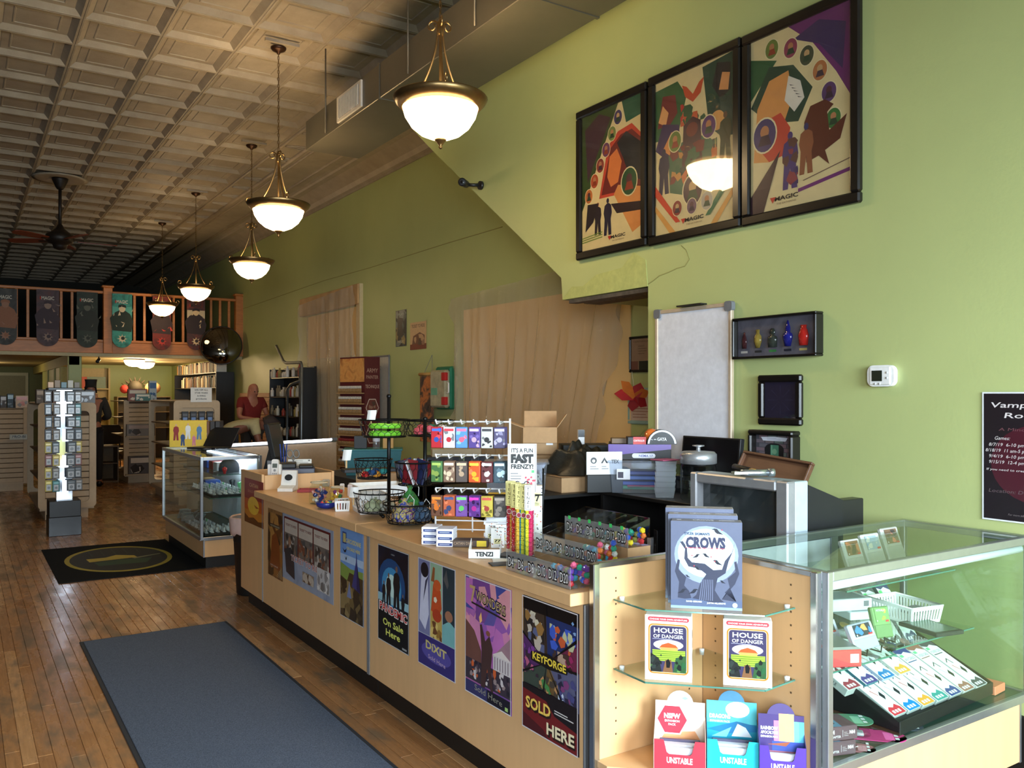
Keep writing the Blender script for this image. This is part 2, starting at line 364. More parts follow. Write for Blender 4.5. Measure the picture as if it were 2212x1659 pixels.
for y in (.02, 3.66):
    gr = MB(); gr.box(sx0 - .018, sx0 - .001, y - .26, y + .26, .03, .245)
    g = gr.build('vent_grille', mt((214, 208, 196), .45), duct)
    inn = MB().box(sx0 - .0195, sx0 - .018, y - .215, y + .215, .055, .22); inn.build('vent_opening', mt((60, 56, 50), .8), g)
    for i in range(18):
        MB().box(sx0 - .026, sx0 - .0196, y - .212 + i * .0245, y - .205 + i * .0245, .055, .22).build('vent_slat', mt((214, 208, 196), .45), g)
# ---- boarded doorways in the back part of the right wall, under plastic
BOARD = mt((244, 208, 146), .7, var=.05, scale=2, name='infill_board')
struct('door_2', MB().box(XF - .012, XF - .001, 5.3, 8.05, 0, 2.42), BOARD)
d3 = MB().box(XF - .012, XF - .001, 11.0, 13.0, 0, 2.72); dd = struct('door_3', d3, BOARD)
MB().box(XF - .03, XF - .012, 12.05, 12.95, 0, 2.05).build('door_leaf', mt((226, 204, 156), .5), dd)
MB().box(XF - .03, XF - .012, 11.08, 12.0, 0, 2.05).build('door_leaf', mt((226, 204, 156), .5), dd)
hd = MB(); hd.box(XF - .07, XF - .0, 10.86, 13.25, 2.74, 3.02, bev=.01); struct('trim_2', hd, mt((196, 160, 112), .7, var=.2, scale=4))
struct('trim_3', MB().box(XF - .05, XF, 10.84, 10.96, 0, 3.02), mt((210, 190, 150), .6))
def plastic():
    k = NT('clear_plastic_sheeting'); tr = k.new('ShaderNodeBsdfTransparent'); tr.inputs[0].default_value = (.98, .95, .88, 1)
    gl = k.new('ShaderNodeBsdfGlossy'); gl.inputs['Roughness'].default_value = .13; df = k.new('ShaderNodeBsdfDiffuse'); df.inputs[0].default_value = (.86, .80, .66, 1)
    nz = k.noise(3.2, 8, stretch=(1, 6, .8), rough=.72); nz.inputs['Distortion'].default_value = 2.2; b = k.new('ShaderNodeBump'); b.inputs['Strength'].default_value = 1.0; b.inputs['Distance'].default_value = .22
    k.link(nz.outputs['Fac'], b.inputs['Height']); k.link(b.outputs[0], gl.inputs['Normal'])
    m1 = k.new('ShaderNodeMixShader'); m1.inputs[0].default_value = .3; k.link(tr.outputs[0], m1.inputs[1]); k.link(df.outputs[0], m1.inputs[2])
    m2 = k.new('ShaderNodeMixShader'); m2.inputs[0].default_value = .13; k.link(m1.outputs[0], m2.inputs[1]); k.link(gl.outputs[0], m2.inputs[2]); k.link(m2.outputs[0], k.out.inputs[0]); return k.m
PLASTIC = plastic()
def sheet(label, ytop, zt, ybot, zbot, off, folds, seed, nu=110, nv=50):
    # hung sheet: ytop/ybot = (near, far) edge, gathered folds
    q = random.Random(seed); ph = [q.uniform(0, 6.28) for _ in range(9)]
    def fn(a, b):
        z = zt(a) + (zbot - zt(a)) * b
        y0 = ytop[0] + (ybot[0] - ytop[0]) * b; y1 = ytop[1] + (ybot[1] - ytop[1]) * b
        y = y0 + (y1 - y0) * a + .05 * math.sin(7 * b + ph[0]) * (1 if a in (0, 1) else .3)
        d = .022 * math.sin(folds * 6.28 * a + ph[1] + 1.8 * math.sin(2 * b + ph[2])) + .016 * math.sin(folds * 2.3 * 6.28 * a + ph[3] + 2 * b) + .007 * math.sin(folds * 5.1 * 6.28 * a + ph[4] - 5 * b)
        d *= .35 + .65 * min(1, 3 * b); d += .03 * math.sin(3 * b + ph[5]) * b
        if a in (0, 1) and 0 < b: y += .05 * math.sin(19 * b + ph[6]) * (1 if a else -1) + .03 * math.sin(37 * b + ph[7])
        if b == 1: z += .05 * math.sin(11 * a + ph[8])
        return (XF - off - .05 - d, y, z)
    m = MB(); m.s = True; m.grid(fn, nu, nv)
    zs = m.v; cy = (ytop[0] + ytop[1]) / 2; m.v = [(x - XF, y - cy, z) for x, y, z in zs]
    return tag(m.build('plastic_sheet', PLASTIC, loc=(XF, cy, 0)), label, 'sheet')
sheet('big wrinkled clear plastic sheet taped over the wide boarded opening behind the cardboard box', (5.25, 8.22), lambda a: 2.66 - .10 * a, (5.75, 8.14), .75, .01, 7, 3)
sheet('clear plastic sheet hung over the boarded double door behind the paint rack', (10.9, 13.1), lambda a: 3.0 - .08 * a, (10.95, 13.1), .4, .05, 5, 8, 70, 40)
# ---- mezzanine
MZ = 2.24
mez = struct('mezzanine_floor', MB().box(-1, XF, YM + .06, 26.2, MZ, MZ + .12), mt((188, 172, 130), .6))
OAKR = mt((190, 118, 58), .45, var=.2, scale=5, stretch=(1, 1, 5), name='railing_pine')
rail = thing('balcony_railing', 'pine balcony railing with square balusters across the mezzanine above the shop', 'railing', (1.5, YM, MZ))
x0, x1 = -1 - 1.5, XF - 1.5
zr = 1.12
MB().box(x0, x1, -.045, .045, zr - .05, zr + .0, bev=.01).build('top_rail', OAKR, rail)
MB().box(x0, x1, -.03, .03, .20, .245, bev=.006).build('bottom_rail', OAKR, rail)
MB().box(x0, x1, -.02, .06, .0, .2, bev=.006).build('fascia_board', OAKR, rail)
MB().box(x0, x1, .0, .06, -.06, .0).build('fascia_trim', mt((190, 176, 134), .6), rail)
pxs = [at_y(232, 700, YM)[0] - 1.5, XF - 1.5 - .06, at_y(-250, 700, YM)[0] - 1.5]
for x in pxs:
    MB().box(x - .075, x + .075, -.075, .075, 0, zr + .06, bev=.008).build('post', OAKR, rail); MB().box(x - .1, x + .1, -.09, .09, zr + .06, zr + .1, bev=.012).build('post_cap', OAKR, rail)
for i in range(34):
    x = x0 + .1 + i * .17
    if min(abs(x - p) for p in pxs) > .12: MB().box(x - .022, x + .022, -.02, .02, .24, zr - .04, bev=.004).build('baluster', OAKR, rail)
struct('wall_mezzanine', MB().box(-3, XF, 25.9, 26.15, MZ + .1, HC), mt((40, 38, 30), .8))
MB().tube([(-1, YM + 2, MZ + .62), (XF, YM + 2, MZ + .62)], .02, 6)
# ---- partition, columns and back rooms under the mezzanine
PALEW = mt((196, 190, 120), .6); 
XP = 1.66
struct('wall_partition', MB().box(XP, XP + .1, 19.2, 23.4, 0, MZ), WALL)
struct('column', MB().box(XP - .02, XP + .2, 17.3, 17.52, 0, MZ, bev=.01), WALL)
struct('beam', MB().box(XP - .03, XP + .16, 17.3, 26, MZ - .2, MZ - .01), PALEW)
for y in (18.6, 20.0, 21.6): struct('trim_4', MB().box(XP - .03, XP + .13, y, y + .12, 0, MZ - .2), PALEW)
struct('wall_rear_room', MB().box(XP + .1, XF, 23.4, 23.55, 0, MZ), WALL)
rd = struct('door_4', MB().box(.62, 1.45, 26.1, 26.2, 0, 2.0), mt((150, 140, 96), .6)); MB().box(.56, 1.52, 26.12, 26.19, 0, 2.08).build('door_frame', mt((206, 196, 150), .6), rd)
MB().ball((1.38, 26.07, 1.0), .03).build('door_knob', BRONZE, rd)
# ================================================================ lamps, fan, things overhead
BOWL = None
def bowl_mat():
    k = NT('alabaster_bowl_lit'); k.b.inputs['Base Color'].default_value = (.9, .82, .65, 1); k.b.inputs['Emission Color'].default_value = (1, .70, .36, 1); k.b.inputs['Emission Strength'].default_value = 13; k.b.inputs['Roughness'].default_value = .2; return k.m
BOWL = bowl_mat(); BOWL_FAR = bowl_mat(); BOWL.node_tree.nodes['Principled BSDF'].inputs['Emission Strength'].default_value = 34; ANT = mt((134, 108, 70), .32, .9, var=.12, name='antique_brass')
def scroll(p, r, a0, turns, ax, n=12):
    # flat spiral of radius r starting at p in the plane (ax, z)
    out = []
    for i in range(n + 1):
        t = i / n; a = a0 + turns * 2 * PI * t; rr = r * (1 - .55 * t)
        out.append(Vector((ax[0] * (rr * math.cos(a)), ax[1] * (rr * math.cos(a)), rr * math.sin(a))))
    off = Vector(p) - out[0]; return [o + off for o in out]
def pendant(loc, label, chain=True, ang=.5):
    # loc: centre of the rim plane
    L = HC - loc[2]
    t = thing('pendant_lamp', label, 'lamp', loc, group='row of bowl pendants')
    m = MB(); m.lathe([(.001, -.205), (.06, -.198), (.12, -.172), (.17, -.13), (.205, -.075), (.222, -.015), (.216, -.012), (.19, -.06), (.001, -.17)], 32, cap=False); m.build('glass_bowl', BOWL if loc[1] < 8 else BOWL_FAR, t)
    m = MB(); m.lathe([(.215, -.022), (.225, -.03), (.262, .008), (.275, .03), (.272, .036), (.255, .022), (.222, .004), (.215, -.004)], 36, cap=False)
    m.build('rim_band', ANT, t)
    f = MB(); f.lathe([(.001, -.262), (.007, -.258), (.012, -.25), (.008, -.242), (.016, -.232), (.022, -.222), (.034, -.212), (.036, -.204), (.02, -.2)], 14); f.build('finial', ANT, t)
    st = MB(); st.tube([(0, 0, -.2), (0, 0, .5)], .008, 8); st.lathe([(.016, .40), (.02, .42), (.02, .47), (.012, .49)], 10); st.build('stem', ANT, t)
    for k in range(3):
        a = ang + k * 2 * PI / 3; ax = (math.cos(a), math.sin(a)); A = MB(); pts = []
        for i in range(15):
            s = i / 14; r = .016 + .165 * (s ** 2.2) * (1.25 - .25 * s) if s < 1 else .181; z = .46 - .44 * s
            pts.append(Vector((ax[0] * r, ax[1] * r, z)))
        top = scroll(pts[0], .030, PI, -1.1, (-ax[0], -ax[1])); bot = scroll((ax[0] * .255, ax[1] * .255, .03), .034, -PI / 2, 1.1, ax)
        A.tube(pts, .0065, 6); A.tube(scroll((ax[0] * .016, ax[1] * .016, .46), .034, PI, -1.15, ax), .006, 6); A.tube([pts[-1], (ax[0] * .2, ax[1] * .2, .02)], .006, 6); A.tube([Vector((ax[0] * .2, ax[1] * .2, .025))] + bot, .0055, 6)
        A.build('scroll_arm', ANT, t)
    ch = MB(); z = .5; k = 0
    while z < L - .06:
        a = k % 2 * PI / 2; pts = [(.008 * math.cos(b) * math.cos(a), .008 * math.cos(b) * math.sin(a), z + .016 + .02 * math.sin(b)) for b in [2 * PI * i / 8 for i in range(8)]]
        ch.tube(pts, .0024, 4, closed=True); z += .031; k += 1
    ch.tube([(0, .004, .5), (0, .004, L)], .0016, 4)
    ch.build('chain', ANT, t)
    c = MB(); c.lathe([(.012, L - .06), (.018, L - .045), (.055, L - .028), (.068, L - .012), (.068, L - .001)], 20); c.build('canopy', mt((70, 44, 28), .4, .6), t)
    rs = MB(); rs.box(-.15, .15, -.12, -.09, L - .006, L + .02); rs.build('mounting_plate', TIN, t)
    lamp_point('bulb_light', (loc[0], loc[1], loc[2] + .03), 3 if loc[1] < 10 else 1.2, (1, .70, .38), .07)
    return t
pts = [(2.335, 4.35, 3.185), (2.354, 7.40, 3.15), (3.0, 10.48, 3.12), (3.0, 13.43, 3.12), (3.02, 16.1, 3.1)]
for i, (p, l) in enumerate(zip(pts, ['lit bowl pendant lamp nearest the shop front, beside the framed posters', 'second lit bowl pendant lamp from the shop front, left of the duct end', 'third lit bowl pendant lamp along the row, before the green wall', 'fourth lit bowl pendant lamp, high before the dark loft', 'last lit bowl pendant lamp, before the fifth balcony banner'])):
    pendant(p, l, ang=[2.25, 2.6, .4, 1.3, 2.0][i])
# ceiling fan
fx, fy = 1.18, 13.55
fan = thing('ceiling_fan', 'dark bronze ceiling fan with red-brown blades, still', 'fan', (fx, fy, HC))
FB = mt((34, 26, 20), .5, .3)
MB().lathe([(.04, -.16), (.06, -.13), (.10, -.04), (.11, 0)], 18).build('canopy', FB, fan)
MB().tube([(0, 0, -.1), (0, 0, -.72)], .022, 8).build('downrod', FB, fan)
MB().lathe([(.03, -1.02), (.08, -1.0), (.09, -.97), (.10, -.94), (.16, -.92), (.19, -.87), (.18, -.81), (.12, -.77), (.06, -.72), (.03, -.66)], 22).build('motor_housing', FB, fan)
MB().lathe([(.34, -.004), (.36, -.016), (.30, -.022), (.2, -.03), (.14, -.008)], 28).build('ceiling_medallion', TIN, fan)
for k in range(5):
    a = .02 + k * 2 * PI / 5; M = Matrix.Rotation(a, 4, 'Z') @ Matrix.Translation((0, 0, -.89)) @ Matrix.Rotation(.2, 4, 'X')
    b = MB(); pr = [(.22, -.05), (.32, -.068), (.55, -.078), (.7, -.068), (.74, -.03), (.74, .03), (.7, .068), (.55, .078), (.32, .068), (.22, .05)]
    b.prism(pr, .01); b.v = [tuple(M @ Vector(p)) for p in b.v]; o = b.build('blade', mt((112, 44, 22), .5, var=.2), fan)
    h = MB().box(.15, .3, -.02, .02, -.008, .0); h.v = [tuple(M @ Vector(p)) for p in h.v]; h.build('blade_iron', FB, o)
# back room lights under the mezzanine
def flush(loc, label, w):
    t = thing('flush_dome_light', label, 'lamp', loc, group='dome lights under the loft'); m = MB(); m.lathe([(.001, -.16), (.1, -.15), (.17, -.11), (.2, -.05), (.2, -.02)], 24); m.build('glass_dome', BOWL_FAR, t)
    MB().lathe([(.21, -.02), (.21, -.001)], 24).build('base_plate', BRONZE, t); lamp_point('dome_light', (loc[0], loc[1], loc[2] - .25), w, (1, .72, .38), .15)
flush((3.05, 19.2, MZ - .001), 'lit dome ceiling light under the loft, nearer one', 60); flush((3.5, 20.6, MZ - .001), 'lit dome ceiling light under the loft, set further back', 60)
lamp_point('rear_room_light', (.4, 23, 2.0), 18, (1, .75, .42), .1)
# banners hung from the balcony
def banner(u0, u1, v0, v1, col, motif, label, dark=True):
    a, b = at_y(u0, v0, YM - .06), at_y(u1, v1, YM - .06); wd, ht = b.x - a.x, a.z - b.z; r = wd / 2; m = MB()
    bgp = painted(col, 5, .7, name='banner_print'); 
    def outline(k, z0): return [(-r + k, ht - k)] + [(-r + k, r)] + arc(0, r, r - k, PI, 2 * PI, 14)[1:-1] + [(r - k, r), (r - k, ht - k)]
    m.prism(outline(0, 0)[::-1], -.006); t = m.build('banner', bgp, loc=(a.x + r, YM - .13, b.z), rot=FY); tag(t, label, 'banner', 'banners on the balcony railing')
    p = MB(); p.lz = .001; c = (210, 204, 190) if dark else (60, 50, 44)
    p.ft('MAGIC', 0, ht - .16, .06, c, wd * .56, bold=.02); p.flat([(-wd * .36, ht - .13), (-wd * .33, ht - .1), (-wd * .30, ht - .13), (-wd * .33, ht - .17)], (190, 50, 40)); motif(p, wd, ht); p.build('printed_motif', PRM, t)
    MB().box(-r, r, ht - .002, ht + .012, -.045, .004).build('hanging_sleeve', bgp, t)
    return t
def mot(fig, acc, seed, lite=None):
    def f(p, w_, h):
        q = random.Random(seed)
        if lite: p.fr(-w_ / 2 + .003, h * .62, w_ / 2 - .003, h - .22, lite)
        p.flat([(-.16, h * .32), (-.2, h * .55), (-.12, h * .66), (-.05, h * .70), (.05, h * .70), (.13, h * .64), (.19, h * .5), (.15, h * .3)], fig)
        p.fc(0, h * .74, .055, acc, .07); p.flat([(-.07, h * .75), (-.06, h * .8), (0, h * .82), (.06, h * .8), (.07, h * .75), (0, h * .77)], fig)
        for i in range(7):
            x, y = q.uniform(-.18, .18), q.uniform(.35, .75) * h; p.flat([(x, y), (x + q.uniform(-.06, .06), y + q.uniform(.02, .1)), (x + q.uniform(.01, .05), y + .01)], acc)
        p.flat(arc(0, .16, .05, 0, 2 * PI, 16)[:-1], acc); p.fc(.012, .17, .032, fig)
        for i in range(8):
            a = 2 * PI * i / 8; p.flat([(.05 * math.cos(a - .2), .16 + .05 * math.sin(a - .2)), (.085 * math.cos(a), .16 + .085 * math.sin(a)), (.05 * math.cos(a + .2), .16 + .05 * math.sin(a + .2))], acc)
    return f
banner(-14, 36, 624, 746, ((52, 48, 46), (70, 72, 70), (92, 90, 86)), mot((150, 104, 80), (160, 120, 100), 1), 'grey balcony banner at the picture edge with a pale figure')
banner(78, 127, 627, 749, ((60, 48, 52), (86, 72, 78), (104, 66, 62)), mot((66, 56, 64), (150, 128, 116), 2), 'dusky maroon and grey balcony banner with a pale crescent')
banner(165, 210, 632, 752, ((36, 44, 40), (48, 60, 54), (60, 64, 60)), mot((44, 50, 48), (96, 100, 90), 3), 'dark green balcony banner left of the thick post')
banner(241, 284, 636, 752, ((30, 84, 78), (60, 150, 140), (28, 60, 54)), mot((26, 44, 40), (206, 190, 160), 4, (84, 164, 154)), 'teal balcony banner with a dark robed figure right of the post')
banner(328, 368, 642, 757, ((40, 32, 34), (120, 40, 34), (58, 40, 44)), mot((50, 36, 40), (190, 60, 50), 5), 'dark red balcony banner behind the last pendant')
banner(402, 441, 645, 757, ((120, 40, 32), (70, 50, 50), (150, 60, 40)), mot((52, 40, 42), (226, 196, 150), 6, (206, 186, 150)), 'red balcony banner with a cream top near the wall', False)
# convex mirror, cameras
mz = at_y(478, 746, YM - .37)
t = thing('convex_mirror', 'round convex security mirror in the corner below the balcony', 'mirror', mz); t.rotation_euler = (PI / 2 - .25, 0, -.25)
MB().lathe([(.37, 0), (.36, .02), (.3, .06), (.2, .1), (.1, .12), (.001, .125)], 32, cap=False).build('mirror_dome', mt((120, 118, 112), .04, 1, var=.01), t); MB().lathe([(.375, -.02), (.385, 0), (.375, .012), (.355, .004), (.355, -.02)], 32).build('mirror_rim', mt((24, 22, 20), .4), t)  # dome tint darkened to imitate the reflection of a dark floor
MB().tube([(0, 0, -.02), (0, 0, -.36)], .015, 6).build('mirror_bracket', GREY, t)
def bullet_cam(loc, d, label):
    t = thing('security_camera', label, 'camera', loc); d = Vector(d).normalized(); p = Vector((0, 0, 0))
    b = MB(); b.tube([p, p + d * .10], .030, 14); b.tube([p + d * .10, p + d * .118], .033, 14); b.build('camera_body', BLK2, t)
    MB().tube([p + d * .118, p + d * .120], .026, 14).build('lens_ring', mt((70, 74, 80), .2, .3), t); MB().tube([p + d * .120, p + d * .122], .011, 10).build('lens', mt((10, 10, 12), .05), t)
    return t
cp = at_x(1045, 402, XN); t = bullet_cam((XN - .13, cp.y + .06, cp.z + .01), (-.75, -.75, -.1), 'small black bullet camera on the green wall beside the slanting edge')
MB().tube([(.02, .01, 0), (.10, -.03, -.0)], .014, 8).build('mount_arm', BLK2, t); MB().lathe([(.035, 0), (.035, .02)], 14, (0, 0, 0)).build('mount_foot', BLK2, t, loc=(.108, -.03, 0), rot=(0, PI / 2, 0))
cp = at_y(214, 773, YM + .3); t = bullet_cam((cp.x, cp.y, MZ - .1), (-.3, -.8, -.35), 'tiny dark camera under the loft edge beside the column'); MB().tube([(0, .03, .0), (0, .05, .1)], .012, 6).build('mount_arm', BLK2, t)
# string of hooks along the back wall
wp = [at_x(u, v, XF - .004) for u, v in [(525, 667), (700, 606), (800, 578), (960, 527), (1085, 490)]]
tag(MB().tube([p for p in wp], .004, 5).build('wall_wire', mt((150, 140, 84), .6)), 'thin wire strung across the back part of the green wall', 'wire')
# ================================================================ sales counter, its posters, corner shelf
def pbox(name, label, cat, w_, d, h, loc, rz=0, col=(200, 200, 200), front=None, top=None, side=None, left=None, group=None, rot=None, bev=.0025, mat=None, parts=None):
    m = MB().box(-w_ / 2, w_ / 2, 0, d, 0, h, col, bev=bev)
    t = m.build(name, mat or PRN, loc=loc, rot=rot or (0, 0, rz)); 
    if label: tag(t, label, cat, group)
    e = .0004
    for fn, nm, lc, rt, a, b in ((front, 'front_print', (-w_ / 2, -e, 0), FY, w_, h), (top, 'top_print', (-w_ / 2, 0, h + e), (0, 0, 0), w_, d), (side, 'side_print', (w_ / 2 + e, 0, 0), (PI / 2, 0, PI / 2), d, h), (left, 'side_print', (-w_ / 2 - e, d, 0), FX, d, h)):
        if fn: p = MB(); fn(p, a, b); p.build(nm, PRG, t, lc, rt)
    return t
# ---- counter units
def counter_unit(y0, y1, label):
    t = thing('counter_cabinet', label, 'counter', (1.95, (y0 + y1) / 2, 0)); h = (y1 - y0) / 2; X = -1.95
    MB().box(1.69 + X, 1.708 + X, -h + .012, h - .012, .118, .821, bev=.002).build('front_panel', WOODC, t)
    MB().box(1.742 + X, 1.756 + X, -h, h, 0, .118).build('toe_kick', BLACK, t)
    for s in (-1, 1): MB().box(1.71 + X, 2.2 + X, s * (h - .012) - .008, s * (h - .012) + .008, .118, .82).build('end_panel', WOODC, t); MB().box(1.686 + X, 1.71 + X, s * h - (.011 if s > 0 else .0), s * h + (.0 if s > 0 else .011), .116, .821, bev=.002).build('edge_strip', ALU, t)
    MB().box(1.71 + X, 2.2 + X, -h + .02, h - .02, .118, .136).build('bottom_board', WOODC, t); MB().box(1.71 + X, 2.2 + X, -h + .02, h - .02, .45, .466).build('inner_shelf', WOODC, t); MB().box(1.71 + X, 2.2 + X, -h + .02, h - .02, .803, .82).build('top_board', WOODC, t)
    return t
counter_unit(2.16, 3.895, 'maple counter cabinet with five posters, next to the corner shelf'); counter_unit(3.90, 5.655, 'maple counter cabinet with the two wide and narrow old-style posters, further from the corner shelf')
def worktop(y0, y1, label):
    return tag(MB().box(-.295, .295, -(y1 - y0) / 2, (y1 - y0) / 2, 0, .0405, bev=.002).build('worktop', WOODC, loc=(1.925, (y0 + y1) / 2, .8215)), label, 'worktop')
worktop(2.163, 3.913, 'near half of the maple counter top, carrying dice bins and card racks'); worktop(3.917, 5.64, 'far half of the maple counter top, carrying the telephone and jars')
ZT = .8625
t = thing('end_cabinet', 'taller maple end cabinet with open top at the far end of the counter', 'cabinet', (1.95, 5.92, 0))
for nm, b in (('front_panel', (-.26, -.242, -.25, .25, .118, .963)), ('back_panel', (.232, .25, -.25, .25, .118, .963)), ('side_panel', (-.24, .23, -.25, -.232, .118, .955)), ('side_panel', (-.24, .23, .232, .25, .118, .955)), ('inner_board', (-.24, .23, -.23, .23, .80, .818))): MB().box(*b, bev=.002).build(nm, WOODC, t)
MB().box(-.205, -.19, -.25, .25, 0, .118).build('toe_kick', BLACK, t); MB().box(-.19, .2, .235, .25, 0, .118).build('toe_kick', BLACK, t)
# ---- posters on the counter front
def poster(u0, v0, u1, v1, bgm, draw, label, x=1.6885, border=None, cat='poster', curl=0, group=None):
    a, b = at_x(u0, v0, x), at_x(u1, v1, x); w_, h = a.y - b.y, a.z - b.z; m = MB()
    m.box(-w_ / 2, w_ / 2, 0, h, -.0006, 0)
    t = m.build('poster', bgm, loc=(x - .0004, (a.y + b.y) / 2, b.z), rot=FX); tag(t, label, cat, group); p = MB(); p.lz = .0001
    draw(p, w_, h); p.v = [(q[0] - w_ / 2, q[1], q[2]) for q in p.v]
    if border:
        for r in ((0, 0, w_, border[0]), (0, h - border[0], w_, h), (0, 0, border[0], h), (w_ - border[0], 0, w_, h)): p.fr(r[0], r[1], r[2], r[3], border[1]) if 0 else None
        e = border[0]
        for q in ([(-w_ / 2, 0), (w_ / 2, 0), (w_ / 2, e), (-w_ / 2, e)], [(-w_ / 2, h - e), (w_ / 2, h - e), (w_ / 2, h), (-w_ / 2, h)], [(-w_ / 2, 0), (-w_ / 2 + e, 0), (-w_ / 2 + e, h), (-w_ / 2, h)], [(w_ / 2 - e, 0), (w_ / 2, 0), (w_ / 2, h), (w_ / 2 - e, h)]): p.flat(q, border[1])
    p.build('printed_picture', printed(.35, .18, 14), t); return t
def person_sil(p, x, y, h, c, hc=None, lean=0):
    p.flat([(x - .16 * h, y), (x - .13 * h, y + .45 * h), (x - .17 * h, y + .6 * h), (x - .13 * h, y + .8 * h), (x - .04 * h, y + .85 * h), (x + .05 * h, y + .85 * h), (x + .14 * h, y + .79 * h), (x + .17 * h, y + .58 * h), (x + .12 * h, y + .42 * h), (x + .15 * h, y), (x + .03 * h, y), (x, y + .36 * h), (x - .05 * h, y)], c); p.fc(x + lean, y + .92 * h, .055 * h, hc or c, .07 * h, 12)
def blobs(p, x0, y0, x1, y1, cols, n, s, seed, k=5):
    q = random.Random(seed)
    for i in range(n):
        x, y = q.uniform(x0, x1), q.uniform(y0, y1); r = s * q.uniform(.5, 1.3); a0 = q.uniform(0, 6)
        pts = [(min(x1, max(x0, x + r * q.uniform(.5, 1.2) * math.cos(a0 + 2 * PI * j / k))), min(y1, max(y0, y + r * q.uniform(.5, 1.3) * math.sin(a0 + 2 * PI * j / k)))) for j in range(k)]
        p.flat(pts, q.choice(cols))
def d_sun(p, w_, h):
    p.fr(0, 0, w_, h, (150, 46, 18)); p.fr(0, 0, w_, h * .55, (196, 92, 24)); p.fr(0, 0, w_, h * .3, (206, 130, 40)); p.fc(w_ * .48, h * .42, w_ * .3, (236, 190, 60), h * .20); p.flat([(w_ * .5, h * .45), (w_ * .8, h * .40), (w_ * .62, h * .38)], (170, 80, 24))
    p.flat([(0, 0), (0, h * .2), (w_ * .25, h * .12), (w_ * .5, h * .16), (w_ * .75, h * .1), (w_, h * .14), (w_, 0)], (110, 62, 20)); p.ft('CATAN', w_ / 2, h * .83, h * .085, (226, 186, 120), w_ * .46, bold=.01); p.ft('SOLD HERE', w_ * .5, h * .70, h * .055, (206, 150, 90), w_ * .62)
poster(528.5, 1031, 569, 1143, mt((150, 46, 18), .4), d_sun, 'red and orange poster with a yellow sun on the end cabinet')
def d_brown(p, w_, h):
    blobs(p, 0, 0, w_, h * .95, [(150, 96, 40), (104, 62, 28), (176, 124, 60), (70, 46, 24)], 26, w_ * .3, 3); p.flat([(w_ * .15, h * .15), (w_ * .3, h * .6), (w_ * .55, h * .68), (w_ * .8, h * .5), (w_ * .85, h * .12)], (132, 66, 24)); p.fr(w_ * .18, h * .74, w_ * .85, h * .79, (80, 66, 50)); p.ft('PATHFINDER', w_ / 2, h * .75, h * .022, (206, 190, 150), w_ * .6)
    for i in range(6): p.flat([(w_ * .97, h * .02), (w_ * (.6 + .06 * i), h * (.04 + .03 * i)), (w_ * (.62 + .06 * i), h * (.045 + .03 * i))], (214, 196, 150)); p.flat([(w_ * .02, h * .98), (w_ * .3, h * (.96 - .03 * i)), (w_ * .3, h * (.965 - .03 * i))], (60, 46, 30))
    p.ft('ON SALE', w_ * .45, h * .16, h * .02, (230, 220, 200), w_ * .5)
poster(579, 1096.5, 610.7, 1257, painted(((120, 84, 44), (156, 110, 60), (96, 66, 34)), 12), d_brown, 'narrow brown poster nearest the end cabinet')
def d_train(p, w_, h):
    p.fr(w_ * .04, h * .40, w_ * .95, h * .96, (96, 34, 34))
    for k in range(3):
        x0 = w_ * (.055 + .30 * k); x1 = x0 + w_ * .275; p.fr(x0, h * .40, x1, h * .93, (196, 182, 168)); p.fr(x0, h * .40, x1, h * .72, (110, 100, 92)); blobs(p, x0, h * .40, x1, h * .70, [(60, 54, 50), (150, 110, 84), (80, 78, 76), (180, 170, 160), (120, 70, 50)], 26, w_ * .035, 10 + k); p.ft('TICKET TO RIDE', (x0 + x1) / 2, h * .83, h * .035, (120, 40, 44), w_ * .23, bold=.01)
    p.flat([(w_ * .1, h * .12), (w_ * .06, h * .46), (w_ * .2, h * .52), (w_ * .27, h * .3), (w_ * .28, h * .06)], (44, 46, 52)); p.ft('TICKET TO RIDE', w_ * .5, h * .335, h * .085, (236, 214, 206), w_ * .6, bold=.05); p.ft('TICKET TO RIDE', w_ * .5, h * .335, h * .085, (150, 44, 40), w_ * .59, bold=.0)
    p.fr(w_ * .44, h * .1, w_ * .66, h * .25, (150, 130, 110)); blobs(p, w_ * .44, h * .1, w_ * .66, h * .25, [(90, 70, 56), (190, 176, 160)], 12, w_ * .04, 5); p.fr(w_ * .72, h * .1, w_ * .95, h * .42, (190, 186, 184)); blobs(p, w_ * .73, h * .11, w_ * .94, h * .41, [(140, 136, 134), (220, 216, 212), (110, 106, 104)], 22, w_ * .03, 6)
poster(610, 1107, 720.6, 1308, painted(((140, 148, 166), (156, 162, 178), (128, 136, 156)), 5), d_train, 'wide grey blue poster with three framed train pictures')
